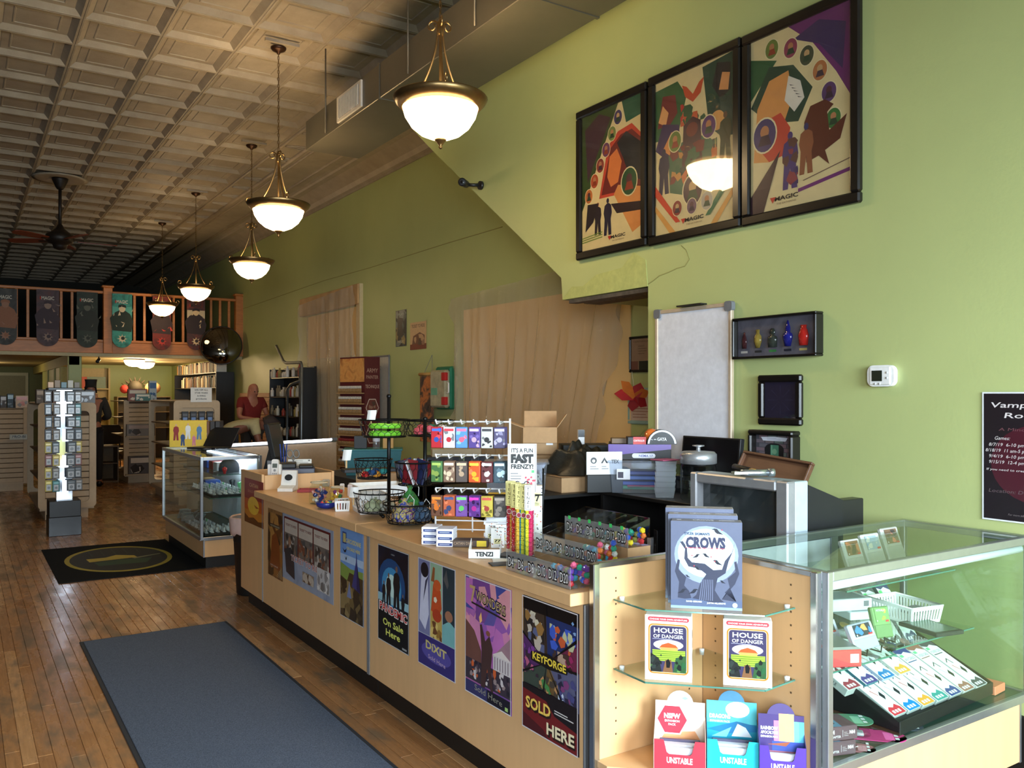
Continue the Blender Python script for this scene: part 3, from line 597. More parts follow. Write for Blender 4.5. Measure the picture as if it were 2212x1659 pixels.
def d_castle(p, w_, h):
    p.fr(0, h * .5, w_, h, (110, 150, 206)); p.fr(0, h * .62, w_, h * .7, (176, 196, 222)); p.flat([(0, h * .42), (0, h * .6), (w_ * .45, h * .56), (w_, h * .58), (w_, h * .4)], (126, 150, 70)); p.flat([(0, 0), (0, h * .45), (w_ * .3, h * .42), (w_ * .4, h * .52), (w_, h * .5), (w_, 0)], (70, 56, 36))
    blobs(p, 0, 0, w_, h * .42, [(110, 90, 54), (54, 42, 28), (140, 118, 76), (84, 66, 40)], 40, w_ * .16, 4); p.flat([(w_ * .52, h * .38), (w_ * .88, h * .34), (w_ * .74, h * .66), (w_ * .71, h * .8), (w_ * .69, h * .66)], (56, 58, 116)); p.flat([(w_ * .72, h * .36), (w_ * .88, h * .34), (w_ * .74, h * .66)], (34, 34, 78)); p.flat([(w_ * .3, h * .24), (w_ * .5, h * .24), (w_ * .41, h * .42)], (120, 130, 170))
    p.fr(w_ * .1, h * .82, w_ * .28, h * .95, (40, 70, 130)); p.fr(w_ * .13, h * .835, w_ * .25, h * .935, (190, 176, 110)); p.ft('CARCASSONNE', w_ * .58, h * .84, h * .05, (230, 210, 130), w_ * .64, bold=.02); p.ft('ON SALE HERE', w_ * .58, h * .765, h * .035, (224, 204, 120), w_ * .58, bold=.02)
    for x, y, s in ((.2, .72, .1), (.26, .64, .05)): p.flat([(w_ * x, h * y), (w_ * (x - s), h * (y + .05)), (w_ * (x - s * .3), h * (y + .03)), (w_ * (x + .01), h * (y + .025)), (w_ * (x + s * .9), h * (y + .055)), (w_ * (x + s * .5), h * (y + .01))], (30, 30, 36))
poster(735.8, 1136, 785.7, 1356, mt((110, 140, 190), .35), d_castle, 'blue sky poster with castle towers, left of the cabinet joint', border=(.003, (206, 210, 214)))
def d_team(p, w_, h):
    p.fc(w_ * .45, h * .62, w_ * .44, (24, 70, 120), h * .27); p.fc(w_ * .45, h * .60, w_ * .32, (60, 140, 190), h * .20); p.fc(w_ * .45, h * .58, w_ * .2, (196, 226, 220), h * .15); p.fr(0, h * .42, w_, h * .5, (150, 190, 200))
    for x, y, s in ((.2, .38, .26), (.82, .34, .24), (.36, .38, .36), (.62, .36, .48)): person_sil(p, w_ * x, h * y, h * s, (22, 24, 28), (120, 92, 76))
    p.fr(0, 0, w_, h * .36, (10, 11, 12)); p.ft('PANDEMIC', w_ * .5, h * .315, h * .085, (236, 232, 226), w_ * .92, bold=.07, skew=-.04); p.ft('PANDEMIC', w_ * .5, h * .318, h * .078, (190, 32, 30), w_ * .88, bold=.02, skew=-.04)
    p.ft('On Sale', w_ * .5, h * .185, h * .07, (226, 230, 110), w_ * .66, bold=.02); p.ft('Here', w_ * .5, h * .085, h * .07, (226, 230, 110), w_ * .46, bold=.02); p.ft('A GAME BY', w_ * .5, h * .93, h * .012, (190, 190, 190)); p.fr(w_ * .8, h * .025, w_ * .94, h * .045, (150, 150, 150))
poster(817, 1174, 883.3, 1417, painted(((6, 10, 18), (10, 20, 36), (14, 40, 70)), 6, .3), d_team, 'black and blue poster of dark figures in a glow, yellow words below', border=(.004, (190, 190, 190)))
def d_three(p, w_, h):
    for k, c in enumerate(((120, 122, 160), (150, 180, 150), (40, 56, 64))): p.fr(w_ * k / 3 + .003, h * .3, w_ * (k + 1) / 3 - .003, h * .99, c)
    p.flat([(w_ * .03, h * .42), (w_ * .1, h * .95), (w_ * .26, h * .93), (w_ * .3, h * .5), (w_ * .2, h * .34)], (206, 206, 226)); p.fc(w_ * .18, h * .9, w_ * .11, (26, 24, 34), h * .07); p.flat([(w_ * .2, h * .8), (w_ * .29, h * .86), (w_ * .14, h * .6)], (60, 60, 84))
    p.fr(w_ * .34, h * .3, w_ * .655, h * .55, (190, 160, 84)); p.flat([(w_ * .36, h * .55), (w_ * .42, h * .8), (w_ * .62, h * .76), (w_ * .65, h * .6), (w_ * .55, h * .5)], (196, 78, 36)); p.fc(w_ * .53, h * .80, w_ * .1, (206, 92, 44), h * .05); p.fc(w_ * .52, h * .52, w_ * .12, (176, 62, 32), h * .06); p.fc(w_ * .48, h * .66, w_ * .05, (236, 224, 196), h * .03, 5)
    p.flat([(w_ * .36, h * .82), (w_ * .42, h * .96), (w_ * .47, h * .95), (w_ * .45, h * .82)], (150, 90, 50)); blobs(p, w_ * .34, h * .3, w_ * .655, h * .46, [(150, 110, 50), (220, 190, 110), (110, 66, 36)], 14, w_ * .06, 4)
    p.flat([(w_ * .67, h * .3), (w_ * .67, h * .46), (w_ * .85, h * .52), (w_ * .99, h * .48), (w_ * .99, h * .3)], (120, 176, 176)); p.fc(w_ * .84, h * .56, w_ * .1, (160, 110, 84), h * .05); p.flat([(w_ * .7, h * .88), (w_ * .78, h * .97), (w_ * .84, h * .84), (w_ * .8, h * .8)], (84, 84, 84))
    p.fr(.002, .002, w_ - .002, h * .295, (54, 44, 110)); p.fc(w_ * .5, h * .16, w_ * .4, (84, 74, 150), h * .09); p.ft('DiXiT', w_ * .5, h * .17, h * .075, (206, 190, 120), w_ * .56, bold=.03, skew=-.05); p.ft('Sold Here', w_ * .52, h * .085, h * .04, (196, 170, 190), w_ * .46, skew=-.05)
poster(904, 1203, 983.8, 1476, mt((190, 190, 200), .35), d_three, 'three panel poster with white, orange and teal strips above purple', border=(.003, (214, 212, 214)))
def d_wonder(p, w_, h):
    p.fr(0, h * .72, w_, h, (70, 76, 150)); blobs(p, 0, h * .4, w_, h, [(190, 110, 180), (150, 90, 170), (206, 130, 170), (96, 84, 156), (120, 70, 140), (220, 150, 160)], 34, w_ * .22, 8)
    p.flat([(w_ * .6, h * .4), (w_, h * .62), (w_, h * .36)], (156, 120, 130)); p.flat([(0, h * .3), (0, h * .62), (w_ * .2, h * .55), (w_ * .36, h * .4), (w_ * .36, h * .26)], (110, 70, 60)); p.fr(0, h * .12, w_, h * .3, (60, 50, 60)); p.fr(w_ * .62, h * .30, w_ * .98, h * .42, (206, 196, 196)); p.flat([(w_ * .6, h * .42), (w_ * .8, h * .48), (w_, h * .42)], (220, 206, 200))
    for i in range(6): p.fr(w_ * (.65 + .055 * i), h * .31, w_ * (.665 + .055 * i), h * .41, (120, 100, 110))
    blobs(p, w_ * .1, h * .14, w_ * .98, h * .3, [(150, 130, 130), (90, 70, 80), (40, 34, 44), (206, 196, 196), (206, 96, 50)], 46, w_ * .04, 9); p.flat([(w_ * .36, h * .1), (w_ * .38, h * .4), (w_ * .34, h * .62), (w_ * .38, h * .63), (w_ * .46, h * .5), (w_ * .55, h * .56), (w_ * .62, h * .46), (w_ * .58, h * .3), (w_ * .64, h * .08), (w_ * .58, h * .1), (w_ * .5, h * .28), (w_ * .44, h * .08)], (70, 46, 44)); p.fc(w_ * .52, h * .575, w_ * .045, (130, 80, 60), h * .022); p.flat([(w_ * .34, h * .63), (w_ * .32, h * .68), (w_ * .37, h * .73), (w_ * .39, h * .66)], (250, 190, 120))
    p.fr(0, 0, w_, h * .11, (54, 52, 96)); p.fr(w_ * .5, 0, w_, h * .11, (26, 22, 34)); p.ft('7', w_ * .19, h * .79, h * .14, (196, 160, 110), bold=.02, it=-.1); p.fr(w_ * .2, h * .775, w_ * .9, h * .88, (30, 26, 40)) if 0 else None
    p.flat([(w_ * .15, h * .775), (w_ * .9, h * .735), (w_ * .9, h * .75), (w_ * .15, h * .79)], (40, 34, 30)); p.ft('WONDERS', w_ * .57, h * .795, h * .085, (26, 22, 24), w_ * .66, bold=.06, skew=-.10); p.ft('WONDERS', w_ * .57, h * .80, h * .078, (206, 176, 130), w_ * .64, bold=.0, skew=-.10); p.ft('Sold Here', w_ * .52, h * .045, h * .05, (150, 146, 130), w_ * .6, skew=-.04); p.fr(w_ * .88, h * .02, w_ * .94, h * .05, (170, 206, 120))
poster(1007, 1240, 1105.7, 1548, painted(((90, 80, 150), (170, 100, 170), (200, 120, 160)), 4, .3), d_wonder, 'purple and pink poster of a torch bearing figure', border=(.004, (220, 216, 220)))
def d_key(p, w_, h):
    c = (w_ * .46, h * .56)
    for q, col in (([(0, h), (w_ * .42, h), c, (0, h * .72)], (64, 50, 40)), ([(w_ * .42, h), (w_, h), (w_, h * .82), c], (34, 48, 96)), ([(w_, h * .82), (w_, h * .58), c], (110, 40, 66)), ([(0, h * .72), c, (0, h * .42)], (84, 44, 96)), ([c, (w_, h * .58), (w_, h * .3), (w_ * .72, h * .34)], (90, 90, 120)), ([c, (w_ * .72, h * .34), (w_ * .4, h * .34)], (110, 84, 50)), ([(0, h * .42), c, (w_ * .4, h * .34), (0, h * .34)], (60, 70, 60))): p.flat(q, col)
    p.fr(0, h * .9, w_, h, (14, 12, 14)); blobs(p, w_ * .04, h * .62, w_ * .4, h * .9, [(150, 110, 60), (40, 34, 34), (190, 176, 160), (90, 96, 130), (206, 196, 170)], 22, w_ * .07, 1); blobs(p, w_ * .5, h * .68, w_ * .95, h * .86, [(60, 90, 190), (190, 190, 150), (30, 40, 80), (200, 90, 50), (130, 160, 200)], 22, w_ * .06, 2); blobs(p, w_ * .55, h * .56, w_ * .97, h * .68, [(150, 40, 90), (54, 34, 34), (180, 150, 130), (70, 50, 44)], 18, w_ * .06, 3); blobs(p, .005, h * .42, w_ * .3, h * .64, [(120, 60, 140), (54, 40, 50), (90, 130, 70), (176, 90, 120)], 16, w_ * .05, 4); blobs(p, w_ * .3, h * .34, w_ * .65, h * .46, [(150, 120, 70), (70, 130, 70), (70, 60, 50), (190, 140, 90)], 20, w_ * .05, 5); blobs(p, w_ * .66, h * .34, w_ * .97, h * .52, [(70, 70, 120), (190, 200, 220), (40, 36, 60), (120, 60, 110)], 18, w_ * .05, 6)
    for q in ([(0, h * .715), (0, h * .735), c], [(w_ * .41, h), (w_ * .43, h), c], [(w_, h * .83), (w_, h * .80), c], [(w_, h * .59), (w_, h * .57), c], [(w_ * .71, h * .33), (w_ * .75, h * .33), c], [(w_ * .38, h * .33), (w_ * .41, h * .33), c], [(0, h * .43), (0, h * .41), c]): p.flat(q, (10, 9, 10))
    p.flat([(w_ * .17, h * .535), (w_ * .17, h * .6), (w_ * .5, h * .63), (w_ * .84, h * .59), (w_ * .82, h * .54), (w_ * .5, h * .52)], (20, 18, 16)); p.ft('KEYFORGE', w_ * .5, h * .55, h * .055, (236, 206, 70), w_ * .6, bold=.03)
    p.fr(0, 0, w_, h * .34, (24, 16, 18)); p.flat([(0, 0), (0, h * .30), (w_ * .45, h * .28), (w_ * .6, h * .2), (w_, h * .16), (w_, 0)], (110, 26, 26)); p.flat([(0, 0), (0, h * .12), (w_ * .4, h * .06), (w_ * .5, 0)], (74, 20, 22))
    for dx, k, cc in ((.006, .06, (40, 20, 10)), (0, .03, (236, 196, 90))): p.ft('SOLD', w_ * .3 + dx, h * .17 - dx, h * .085, cc, w_ * .46, bold=k, skew=.03); p.ft('HERE', w_ * .7 + dx, h * .05 - dx, h * .085, cc if k > .05 else (236, 220, 180), w_ * .48, bold=k, skew=.03)
    p.flat([(w_ * .89, h * .92), (w_ * .915, h * .935), (w_ * .94, h * .92), (w_ * .915, h * .905)], (120, 160, 206)); p.lines(w_ * .6, w_ * .95, h * .24, h * .018, 2, h * .008, (206, 200, 196))
poster(1131, 1284, 1251.5, 1637, painted(((20, 16, 20), (40, 34, 44), (30, 22, 26)), 6, .3), d_key, 'black poster split into angled pictures, red and yellow words at its foot', border=(.004, (214, 206, 206)))
# ---- corner shelf
CS = (1.935, 1.875, 0)
t = thing('corner_shelf', 'maple corner display shelf with chrome posts and two clipped glass shelves', 'shelf', CS)
def W(m): m.v = [(a - CS[0], b - CS[1], c - CS[2]) for a, b, c in m.v]; return m
W(MB().box(1.705, 2.165, 2.112, 2.13, .10, .945)).build('back_panel', WOODC, t); W(MB().box(2.168, 2.186, 1.665, 2.13, .10, .945)).build('back_panel', WOODC, t)
for x, y in ((1.694, 2.12), (2.177, 1.653)): W(MB().box(x - .013, x + .013, y - .013, y + .013, .08, .962, bev=.003)).build('chrome_post', CHROME, t)
W(MB().box(1.70, 2.19, 2.108, 2.134, .945, .963, bev=.002)).build('top_rim', CHROME, t); W(MB().box(2.164, 2.19, 1.66, 2.108, .945, .963, bev=.002)).build('top_rim', CHROME, t)
W(MB().prism([(1.695, 2.11), (1.695, 2.06), (2.12, 1.65), (2.168, 1.65), (2.168, 2.11)], .02, o=(0, 0, .316))).build('base_board', WOODC, t); W(MB().prism([(1.71, 2.11), (1.71, 2.066), (2.126, 1.665), (2.166, 1.665), (2.166, 2.11)], .216, o=(0, 0, .10))).build('base_front', WOODC, t); W(MB().prism([(1.75, 2.11), (1.75, 2.09), (2.14, 1.70), (2.166, 1.70), (2.166, 2.11)], .10)).build('toe_kick', BLACK, t)
for z in (.836, .613):
    pg = [(1.765, 2.108), (1.76, 1.955), (2.01, 1.706), (2.163, 1.72), (2.163, 2.108)]
    s = W(MB().prism(pg, .006, o=(0, 0, z))).build('glass_shelf', GLASS, t)
    e = MB(); 
    for a, b in zip(pg[:4], pg[1:4]): e.tube([(a[0], a[1], z + .003), (b[0], b[1], z + .003)], .0032, 4)
    W(e).build('polished_edge', GEDGE, s)
    for x, y in ((1.79, 2.10), (2.152, 1.74), (2.14, 2.09)): W(MB().lathe([(.008, z - .008), (.009, z + .011), (.004, z + .012)], 8, (x, y, 0))).build('shelf_pin', mt((210, 214, 214), .15), s)
ph = MB()
for i in range(14):
    z = .40 + i * .042
    ph.box(1.772, 1.778, 2.1114, 2.1122, z, z + .006); ph.box(2.10, 2.106, 2.1114, 2.1122, z, z + .006); ph.box(2.1674, 2.1684, 1.735, 1.741, z, z + .006); ph.box(2.1674, 2.1684, 2.05, 2.056, z, z + .006)
W(ph).build('pin_holes', mt((90, 66, 40), .8), t, kind='stuff')
D45 = -PI / 4
def crow(p, x, y, s, f=1, c=(40, 44, 56)): p.flat([(x - f * s * 1.0, y + s * .62), (x - f * s * .55, y + s * .8), (x - f * s * .1, y + s * .75), (x + f * s * .25, y + s * .3), (x + f * s * .95, y - s * .2), (x + f * s * .4, y - s * .12), (x - f * s * .1, y - s * .05), (x - f * s * .45, y + s * .25), (x - f * s * .55, y + s * .55)], c)
def d_crows(p, w_, h):
    p.fr(0, 0, w_, h, (92, 98, 120)); p.fc(w_ * .5, h * .62, w_ * .45, (140, 152, 178), h * .33, 28); p.fc(w_ * .5, h * .64, w_ * .40, (190, 206, 226), h * .28, 28); p.fc(w_ * .5, h * .62, w_ * .33, (222, 234, 240), h * .22, 28)
    dk, md = (58, 62, 80), (104, 110, 134)
    p.flat([(w_ * .22, h * .06), (w_ * .36, h * .16), (w_ * .42, h * .30), (w_ * .50, h * .40), (w_ * .40, h * .46), (w_ * .25, h * .48), (w_ * .19, h * .57), (w_ * .20, h * .68), (w_ * .13, h * .76), (w_ * .17, h * .77), (w_ * .23, h * .69), (w_ * .24, h * .58), (w_ * .30, h * .53), (w_ * .48, h * .52), (w_ * .60, h * .45), (w_ * .72, h * .46), (w_ * .76, h * .56), (w_ * .86, h * .66), (w_ * .90, h * .78), (w_ * .87, h * .67), (w_ * .81, h * .55), (w_ * .77, h * .42), (w_ * .66, h * .36), (w_ * .62, h * .22), (w_ * .70, h * .12), (w_ * .82, h * .05)], dk)
    for i in range(7): p.flat([(w_ * (.40 + .03 * i), h * .1), (w_ * (.44 + .024 * i), h * .34), (w_ * (.45 + .024 * i), h * .34), (w_ * (.412 + .03 * i), h * .1)], md)
    for f, x in ((1, .2), (-1, .82)): p.flat([(w_ * (x - .1), h * .12), (w_ * (x - f * .08), h * .3), (w_ * (x - f * .14), h * .42), (w_ * (x - f * .1), h * .56), (w_ * (x - f * .07), h * .55), (w_ * (x - f * .09), h * .44), (w_ * (x + f * .02), h * .36), (w_ * (x - f * .01), h * .26), (w_ * (x + f * .06), h * .2), (w_ * (x + .1), h * .1)], dk)
    p.flat([(0, 0), (0, h * .09), (w_ * .3, h * .12), (w_ * .6, h * .08), (w_, h * .11), (w_, 0)], (84, 96, 124)); p.fr(0, 0, w_, h * .03, (140, 166, 190))
    for x, y, s, f in ((.66, .87, .085, 1), (.36, .59, .06, -1), (.50, .60, .06, 1), (.66, .52, .075, 1), (.38, .45, .055, 1), (.24, .36, .04, 1), (.73, .31, .045, 1), (.32, .18, .075, -1), (.16, .18, .07, -1)): crow(p, w_ * x, h * y, w_ * s, f)
    for x, y in ((.72, .91), (.30, .61), (.57, .60), (.62, .55), (.33, .49)): p.fc(w_ * x, h * y, w_ * .009, (190, 70, 80))
    p.ft("TYLER SIGMAN'S", w_ * .37, h * .845, h * .028, (50, 70, 100), w_ * .36, bold=.03); p.ft('CROWS', w_ * .49, h * .695, h * .125, (230, 236, 244), w_ * .585, bold=.09); p.ft('CROWS', w_ * .49, h * .70, h * .12, (54, 58, 84), w_ * .56, bold=.06); [p.fr(w_ * .205, h * .695, w_ * .775, h * .70, (200, 60, 70))]
    p.fr(w_ * .2, h * .738, w_ * .78, h * .75, (150, 90, 120)) if 0 else None
    p.ft('DAVID GERRARD', w_ * .33, h * .075, h * .018, (236, 236, 236), w_ * .22, bold=.02); p.ft('JUSTIN HILLGROVE', w_ * .64, h * .065, h * .018, (236, 236, 236), w_ * .26, bold=.02); p.fc(w_ * .9, h * .06, w_ * .035, (206, 216, 220))
def d_spine(p, w_, h): p.ft('CROWS', w_ * .46, h * .3, h * .42, (216, 214, 212), w_ * .3, bold=.04); p.fr(w_ * .68, h * .35, w_ * .9, h * .6, (176, 172, 170)); p.fr(w_ * .08, h * .3, w_ * .15, h * .6, (176, 172, 170))
zs = .8425; f0 = (at_z(1452, 1313, zs) + at_z(1600, 1319, zs)) / 2
dv = Vector((.7071, .7071, 0)); 
for k, l in enumerate(('blue grey tree and crows game box, frontmost of the three on the glass shelf', 'second of three blue grey game boxes, showing only its grey top edge', 'rearmost of three blue grey game boxes on the upper glass shelf')):
    pbox('board_game_box', l, 'game box', .213, .058, .268 + .012 * k, f0 + dv * (.0605 * k) + Vector((-.007, .007, 0)) * k, D45, (150, 144, 140) if k else (120, 118, 122), d_crows, top=d_spine, group='stack of crow game boxes')
def d_house(p, w_, h):
    p.fr(0, 0, w_, h, (240, 236, 226)); p.flat([(a, b) for a, b in rrect(w_ * .06, h * .91, w_ * .94, h * .975, h * .03)], (206, 62, 70)); p.ft('CHOOSE YOUR OWN ADVENTURE', w_ / 2, h * .928, h * .024, (250, 240, 236), w_ * .8, bold=.01)
    p.flat(rrect(w_ * .07, h * .1, w_ * .93, h * .87, w_ * .1), (226, 116, 40)); p.flat(rrect(w_ * .1, h * .12, w_ * .90, h * .85, w_ * .08), (240, 200, 150)); p.flat(rrect(w_ * .115, h * .13, w_ * .885, h * .84, w_ * .07), (58, 54, 84))
    p.fc(w_ * .5, h * .55, w_ * .32, (206, 196, 206), h * .08); p.flat([(w_ * .3, h * .5), (w_ * .36, h * .55), (w_ * .5, h * .585), (w_ * .66, h * .55), (w_ * .72, h * .5)], (176, 84, 40)); p.fr(w_ * .33, h * .47, w_ * .7, h * .51, (200, 150, 84)); p.fr(w_ * .16, h * .3, w_ * .86, h * .47, (150, 176, 60))
    for i in range(5): p.flat([(w_ * .16, h * (.31 + .032 * i)), (w_ * .86, h * (.325 + .03 * i)), (w_ * .86, h * (.333 + .03 * i)), (w_ * .16, h * (.322 + .032 * i))], (90, 120, 44))
    p.flat([(w_ * .12, h * .13), (w_ * .12, h * .42), (w_ * .3, h * .34), (w_ * .36, h * .13)], (34, 38, 36)); p.flat([(w_ * .88, h * .13), (w_ * .88, h * .4), (w_ * .66, h * .36), (w_ * .6, h * .13)], (50, 84, 50)); p.flat([(w_ * .38, h * .13), (w_ * .44, h * .32), (w_ * .56, h * .32), (w_ * .6, h * .13)], (120, 84, 56)); p.flat([(w_ * .46, h * .2), (w_ * .45, h * .3), (w_ * .5, h * .34), (w_ * .55, h * .28), (w_ * .53, h * .2)], (20, 22, 24)); blobs(p, w_ * .12, h * .14, w_ * .36, h * .4, [(26, 30, 30), (70, 100, 60), (44, 54, 50)], 10, w_ * .06, 2); blobs(p, w_ * .64, h * .14, w_ * .88, h * .44, [(40, 90, 54), (24, 34, 30), (90, 130, 70)], 10, w_ * .06, 4)
    p.ft('HOUSE', w_ * .5, h * .735, h * .075, (240, 240, 240), w_ * .62, bold=.02); p.ft('OF DANGER', w_ * .5, h * .655, h * .055, (240, 240, 240), w_ * .64, bold=.01); p.lines(w_ * .16, w_ * .8, h * .635, .01, 1, h * .008, (150, 150, 170))
zs = .6195
for (ua, va, ub, vb), l in (((1396, 1466, 1492, 1475), 'white and orange adventure game box left on the lower glass shelf'), ((1566, 1480, 1664, 1486), 'white and orange adventure game box right on the lower glass shelf')):
    f0 = (at_z(ua, va, zs) + at_z(ub, vb, zs)) / 2
    pbox('board_game_box', l, 'game box', .142, .052, .2, f0, D45 - .03, (226, 222, 212), d_house, side=lambda p, a, b: blobs(p, 0, b * .1, a, b * .9, [(206, 196, 186), (170, 150, 140), (90, 90, 100)], 8, a * .3, 5), group='white adventure game boxes')
def display_box(u0, u1, v, c, dk, draw, label, name='display_box', d=.13, w_=.156, D=2.60):
    zs = .337; h = .10
    mid = (u0 + u1) / 2; rr = _ray(mid, 1700); k = (D / (rr[0] * _s + rr[1] * _c)); loc = Vector((rr[0] * k, rr[1] * k, zs))
    t = thing(name, label, 'box', loc, D45, 'open card display boxes on the corner base')
    f = MB(); f.k = c; f.prism([(-w_ / 2, 0), (w_ / 2, 0), (w_ / 2, h), (w_ * .3, h), (w_ * .24, h * .62), (w_ * .2, h * .56), (-w_ * .2, h * .56), (-w_ * .25, h * .62), (-w_ * .31, h), (-w_ / 2, h)], .0015, axis='y'); f.build('front_panel', PRN, t)
    for s in (-1, 1): q = MB(); q.k = dk; q.prism([(0, 0), (d, 0), (d, h + .03), (d * .5, h + .012), (0, h)], .0015, axis='x', o=(s * w_ / 2 - .0008, 0, 0)); q.build('side_panel', PRN, t)
    MB().box(-w_ / 2, w_ / 2, 0, d, 0, .002, c).build('bottom_panel', PRN, t)
    H = h + .078; b = MB(); b.k = dk; b.prism([(-w_ / 2, 0), (w_ / 2, 0), (w_ / 2, H)] + arc(0.0, H - .008, .042, .2, PI - .2, 10) + [(-w_ / 2, H)], .002, axis='y'); bk = b.build('header_card', PRN, t, (0, d - .027, 0), (-.12, 0, 0)); p = MB(); draw(p, w_, H); p.v = [(a - w_ / 2, q2, z) for a, q2, z in p.v]; p.build('header_print', PRG, bk, (0, -.0006, 0), FY)
    for i in range(4 if d > .1 else 1): MB().box(-w_ * .4, w_ * .4, .012 + i * .018, .026 + i * .018, .003, h * (.72 + .03 * (i % 2)), (206, 206, 212) if i < 3 else (90, 86, 110), bev=.002).build('pack', PRN, t)
    pf = MB(); pf.ft('UNSTABLE', 0, .012, .018, (240, 240, 240), w_ * .5, bold=.03); pf.build('front_lettering', PRG, t, (0, -.0006, 0.018), FY); return t
def d_nsfw(p, w_, h):
    p.fr(0, 0, w_, h, (232, 214, 196)); p.fc(w_ * .72, h * .72, w_ * .25, (240, 238, 236), h * .2); p.flat([(w_ * .1, h * .3), (w_ * .9, h * .36), (w_ * .8, h * .5), (w_ * .2, h * .46)], (226, 160, 110)); hx = lambda r: [(w_ * .34 + r * w_ * math.cos(PI * k / 3), h * .68 + r * w_ * 1.02 * math.sin(PI * k / 3)) for k in range(6)]
    p.flat(hx(.33), (240, 240, 236)); p.flat(hx(.30), (206, 54, 70)); p.ft('NSFW', w_ * .34, h * .70, h * .085, (240, 236, 236), w_ * .33, bold=.05); p.ft('EXPANSION', w_ * .34, h * .635, h * .038, (240, 236, 236), w_ * .3, bold=.02); p.ft('PACK', w_ * .34, h * .575, h * .038, (240, 236, 236), w_ * .15, bold=.02); p.fc(w_ * .6, h * 1.06, w_ * .07, (150, 220, 190), h * .03, 4)
def d_drag(p, w_, h):
    p.fr(0, 0, w_, h, (40, 150, 176)); p.fr(0, h * .62, w_, h, (90, 200, 210)); p.flat([(0, h * .5), (w_ * .6, h * .66), (w_, h * .6), (w_, h * .5), (w_ * .4, h * .44)], (30, 120, 170)); p.fc(w_ * .62, h * .86, w_ * .24, (236, 242, 244), h * .14); p.flat([(w_ * .5, h * .4), (w_ * .62, h * .62), (w_ * .78, h * .56), (w_ * .9, h * .4)], (236, 242, 244)); p.flat([(w_ * .1, h * .38), (w_ * .5, h * .56), (w_ * .4, h * .38)], (120, 214, 220)); p.ft('DRAGONS', w_ * .27, h * .70, h * .07, (230, 246, 250), w_ * .42, bold=.05); p.ft('EXPANSION PACK', w_ * .27, h * .63, h * .036, (230, 246, 250), w_ * .4, bold=.02)
def d_rain(p, w_, h):
    p.fr(0, 0, w_, h, (70, 56, 110)); cs = [(226, 120, 150), (236, 160, 120), (240, 210, 120), (190, 226, 120), (110, 214, 190), (90, 190, 226)]
    for i, c in enumerate(cs): p.fr(w_ * (.34 + .11 * i), h * .56, w_ * (.45 + .11 * i), h * (1.02 if 1 <= i <= 3 else .9), c)
    p.fr(w_ * .3, h * .4, w_, h * .56, (60, 80, 160)); p.flat([(w_ * .2, h * .5), (w_ * .7, h * .56), (w_ * .6, h * .48)], (150, 84, 60)); p.fr(0, h * .3, w_, h * .4, (150, 96, 110)); p.ft('RAINBOW', w_ * .24, h * .74, h * .058, (244, 240, 246), w_ * .38, bold=.04); p.ft('APOCALYPSE', w_ * .24, h * .67, h * .05, (244, 240, 246), w_ * .38, bold=.04); p.ft('EXPANSION PACK', w_ * .24, h * .61, h * .036, (244, 240, 246), w_ * .38, bold=.02)
display_box(1414, 1522, 1600, (206, 50, 66), (226, 206, 190), d_nsfw, 'red fronted card display box with a red hexagon on its header'); display_box(1530, 1638, 1600, (26, 176, 190), (60, 120, 150), d_drag, 'turquoise fronted card display box in the middle of the corner base'); display_box(1636, 1746, 1600, (78, 50, 150), (70, 56, 110), d_rain, 'purple fronted card display box with a rainbow striped header', d=.06, w_=.135, D=2.555)
# ================================================================ glass case by the wall and what lies in it
def glass_case(x0, x1, y0, y1, zg, zt, label, face, back=True, kick=.1, inset=.03):
    cx, cy = (x0 + x1) / 2, (y0 + y1) / 2; t = thing('display_case', label, 'display case', (cx, cy, 0)); a, b, c, d = x0 - cx, x1 - cx, y0 - cy, y1 - cy; r = .024
    for X in (a, b - r):
        for Y in (c, d - r): MB().box(X, X + r, Y, Y + r, zg - .02, zt, bev=.002).build('corner_post', ALU, t)
    for z0, z1 in ((zt - .03, zt), (zg - .03, zg)):
        for Y in (c, d - r): MB().box(a + r, b - r, Y, Y + r, z0, z1, bev=.002).build('frame_rail', ALU, t)
        for X in (a, b - r): MB().box(X, X + r, c + r, d - r, z0, z1, bev=.002).build('frame_rail', ALU, t)
    MB().box(a + .012, b - .012, c + .012, d - .012, zt - .004, zt + .003).build('glass_top', GLASS, t)
    MB().box(a + r, b - r, c + .010, c + .014, zg, zt - .03).build('glass_front', GLASS, t); MB().box(b - .014, b - .010, c + r, d - r, zg, zt - .03).build('glass_side', GLASS, t); MB().box(a + .010, a + .014, c + r, d - r, zg, zt - .03).build('glass_side', GLASS, t)
    MB().box(a + .01, b - .01, c + .01, d - .01, zg - .022, zg - .004).build('floor_panel', mt((40, 66, 54), .3), t)
    MB().box(a + inset, b - inset, c + inset, d - .01, kick, zg - .025, bev=.002).build('base_box', WOODC, t); MB().box(a + inset + .03, b - inset - .03, c + inset + .04, d - .02, 0, kick).build('toe_kick', BLACK, t)
    for X in (a + inset, b - inset - .012): MB().box(X, X + .012, c + inset - .003, c + inset + .009, kick, zg - .03).build('corner_strip', ALU, t)
    return t
def case_shelf(t, x0, x1, y0, y1, z):
    o = t.location; s = MB().box(x0 - o.x, x1 - o.x, y0 - o.y, y1 - o.y, z - .006, z).build('glass_shelf', GLASS, t)
    MB().tube([(x0 - o.x, y0 - o.y, z - .003), (x1 - o.x, y0 - o.y, z - .003)], .0032, 4).build('polished_edge', GEDGE, s)
    for x in (x0 + .05, x1 - .05): MB().prism([(y0 - o.y + .02, z - .014), (y0 - o.y + .03, z - .007), (y1 - o.y, z - .007), (y1 - o.y, z - .05), (y0 - o.y + .1, z - .02)], .004, axis='x', o=(x - o.x, 0, 0)).build('shelf_bracket', ALU, s)
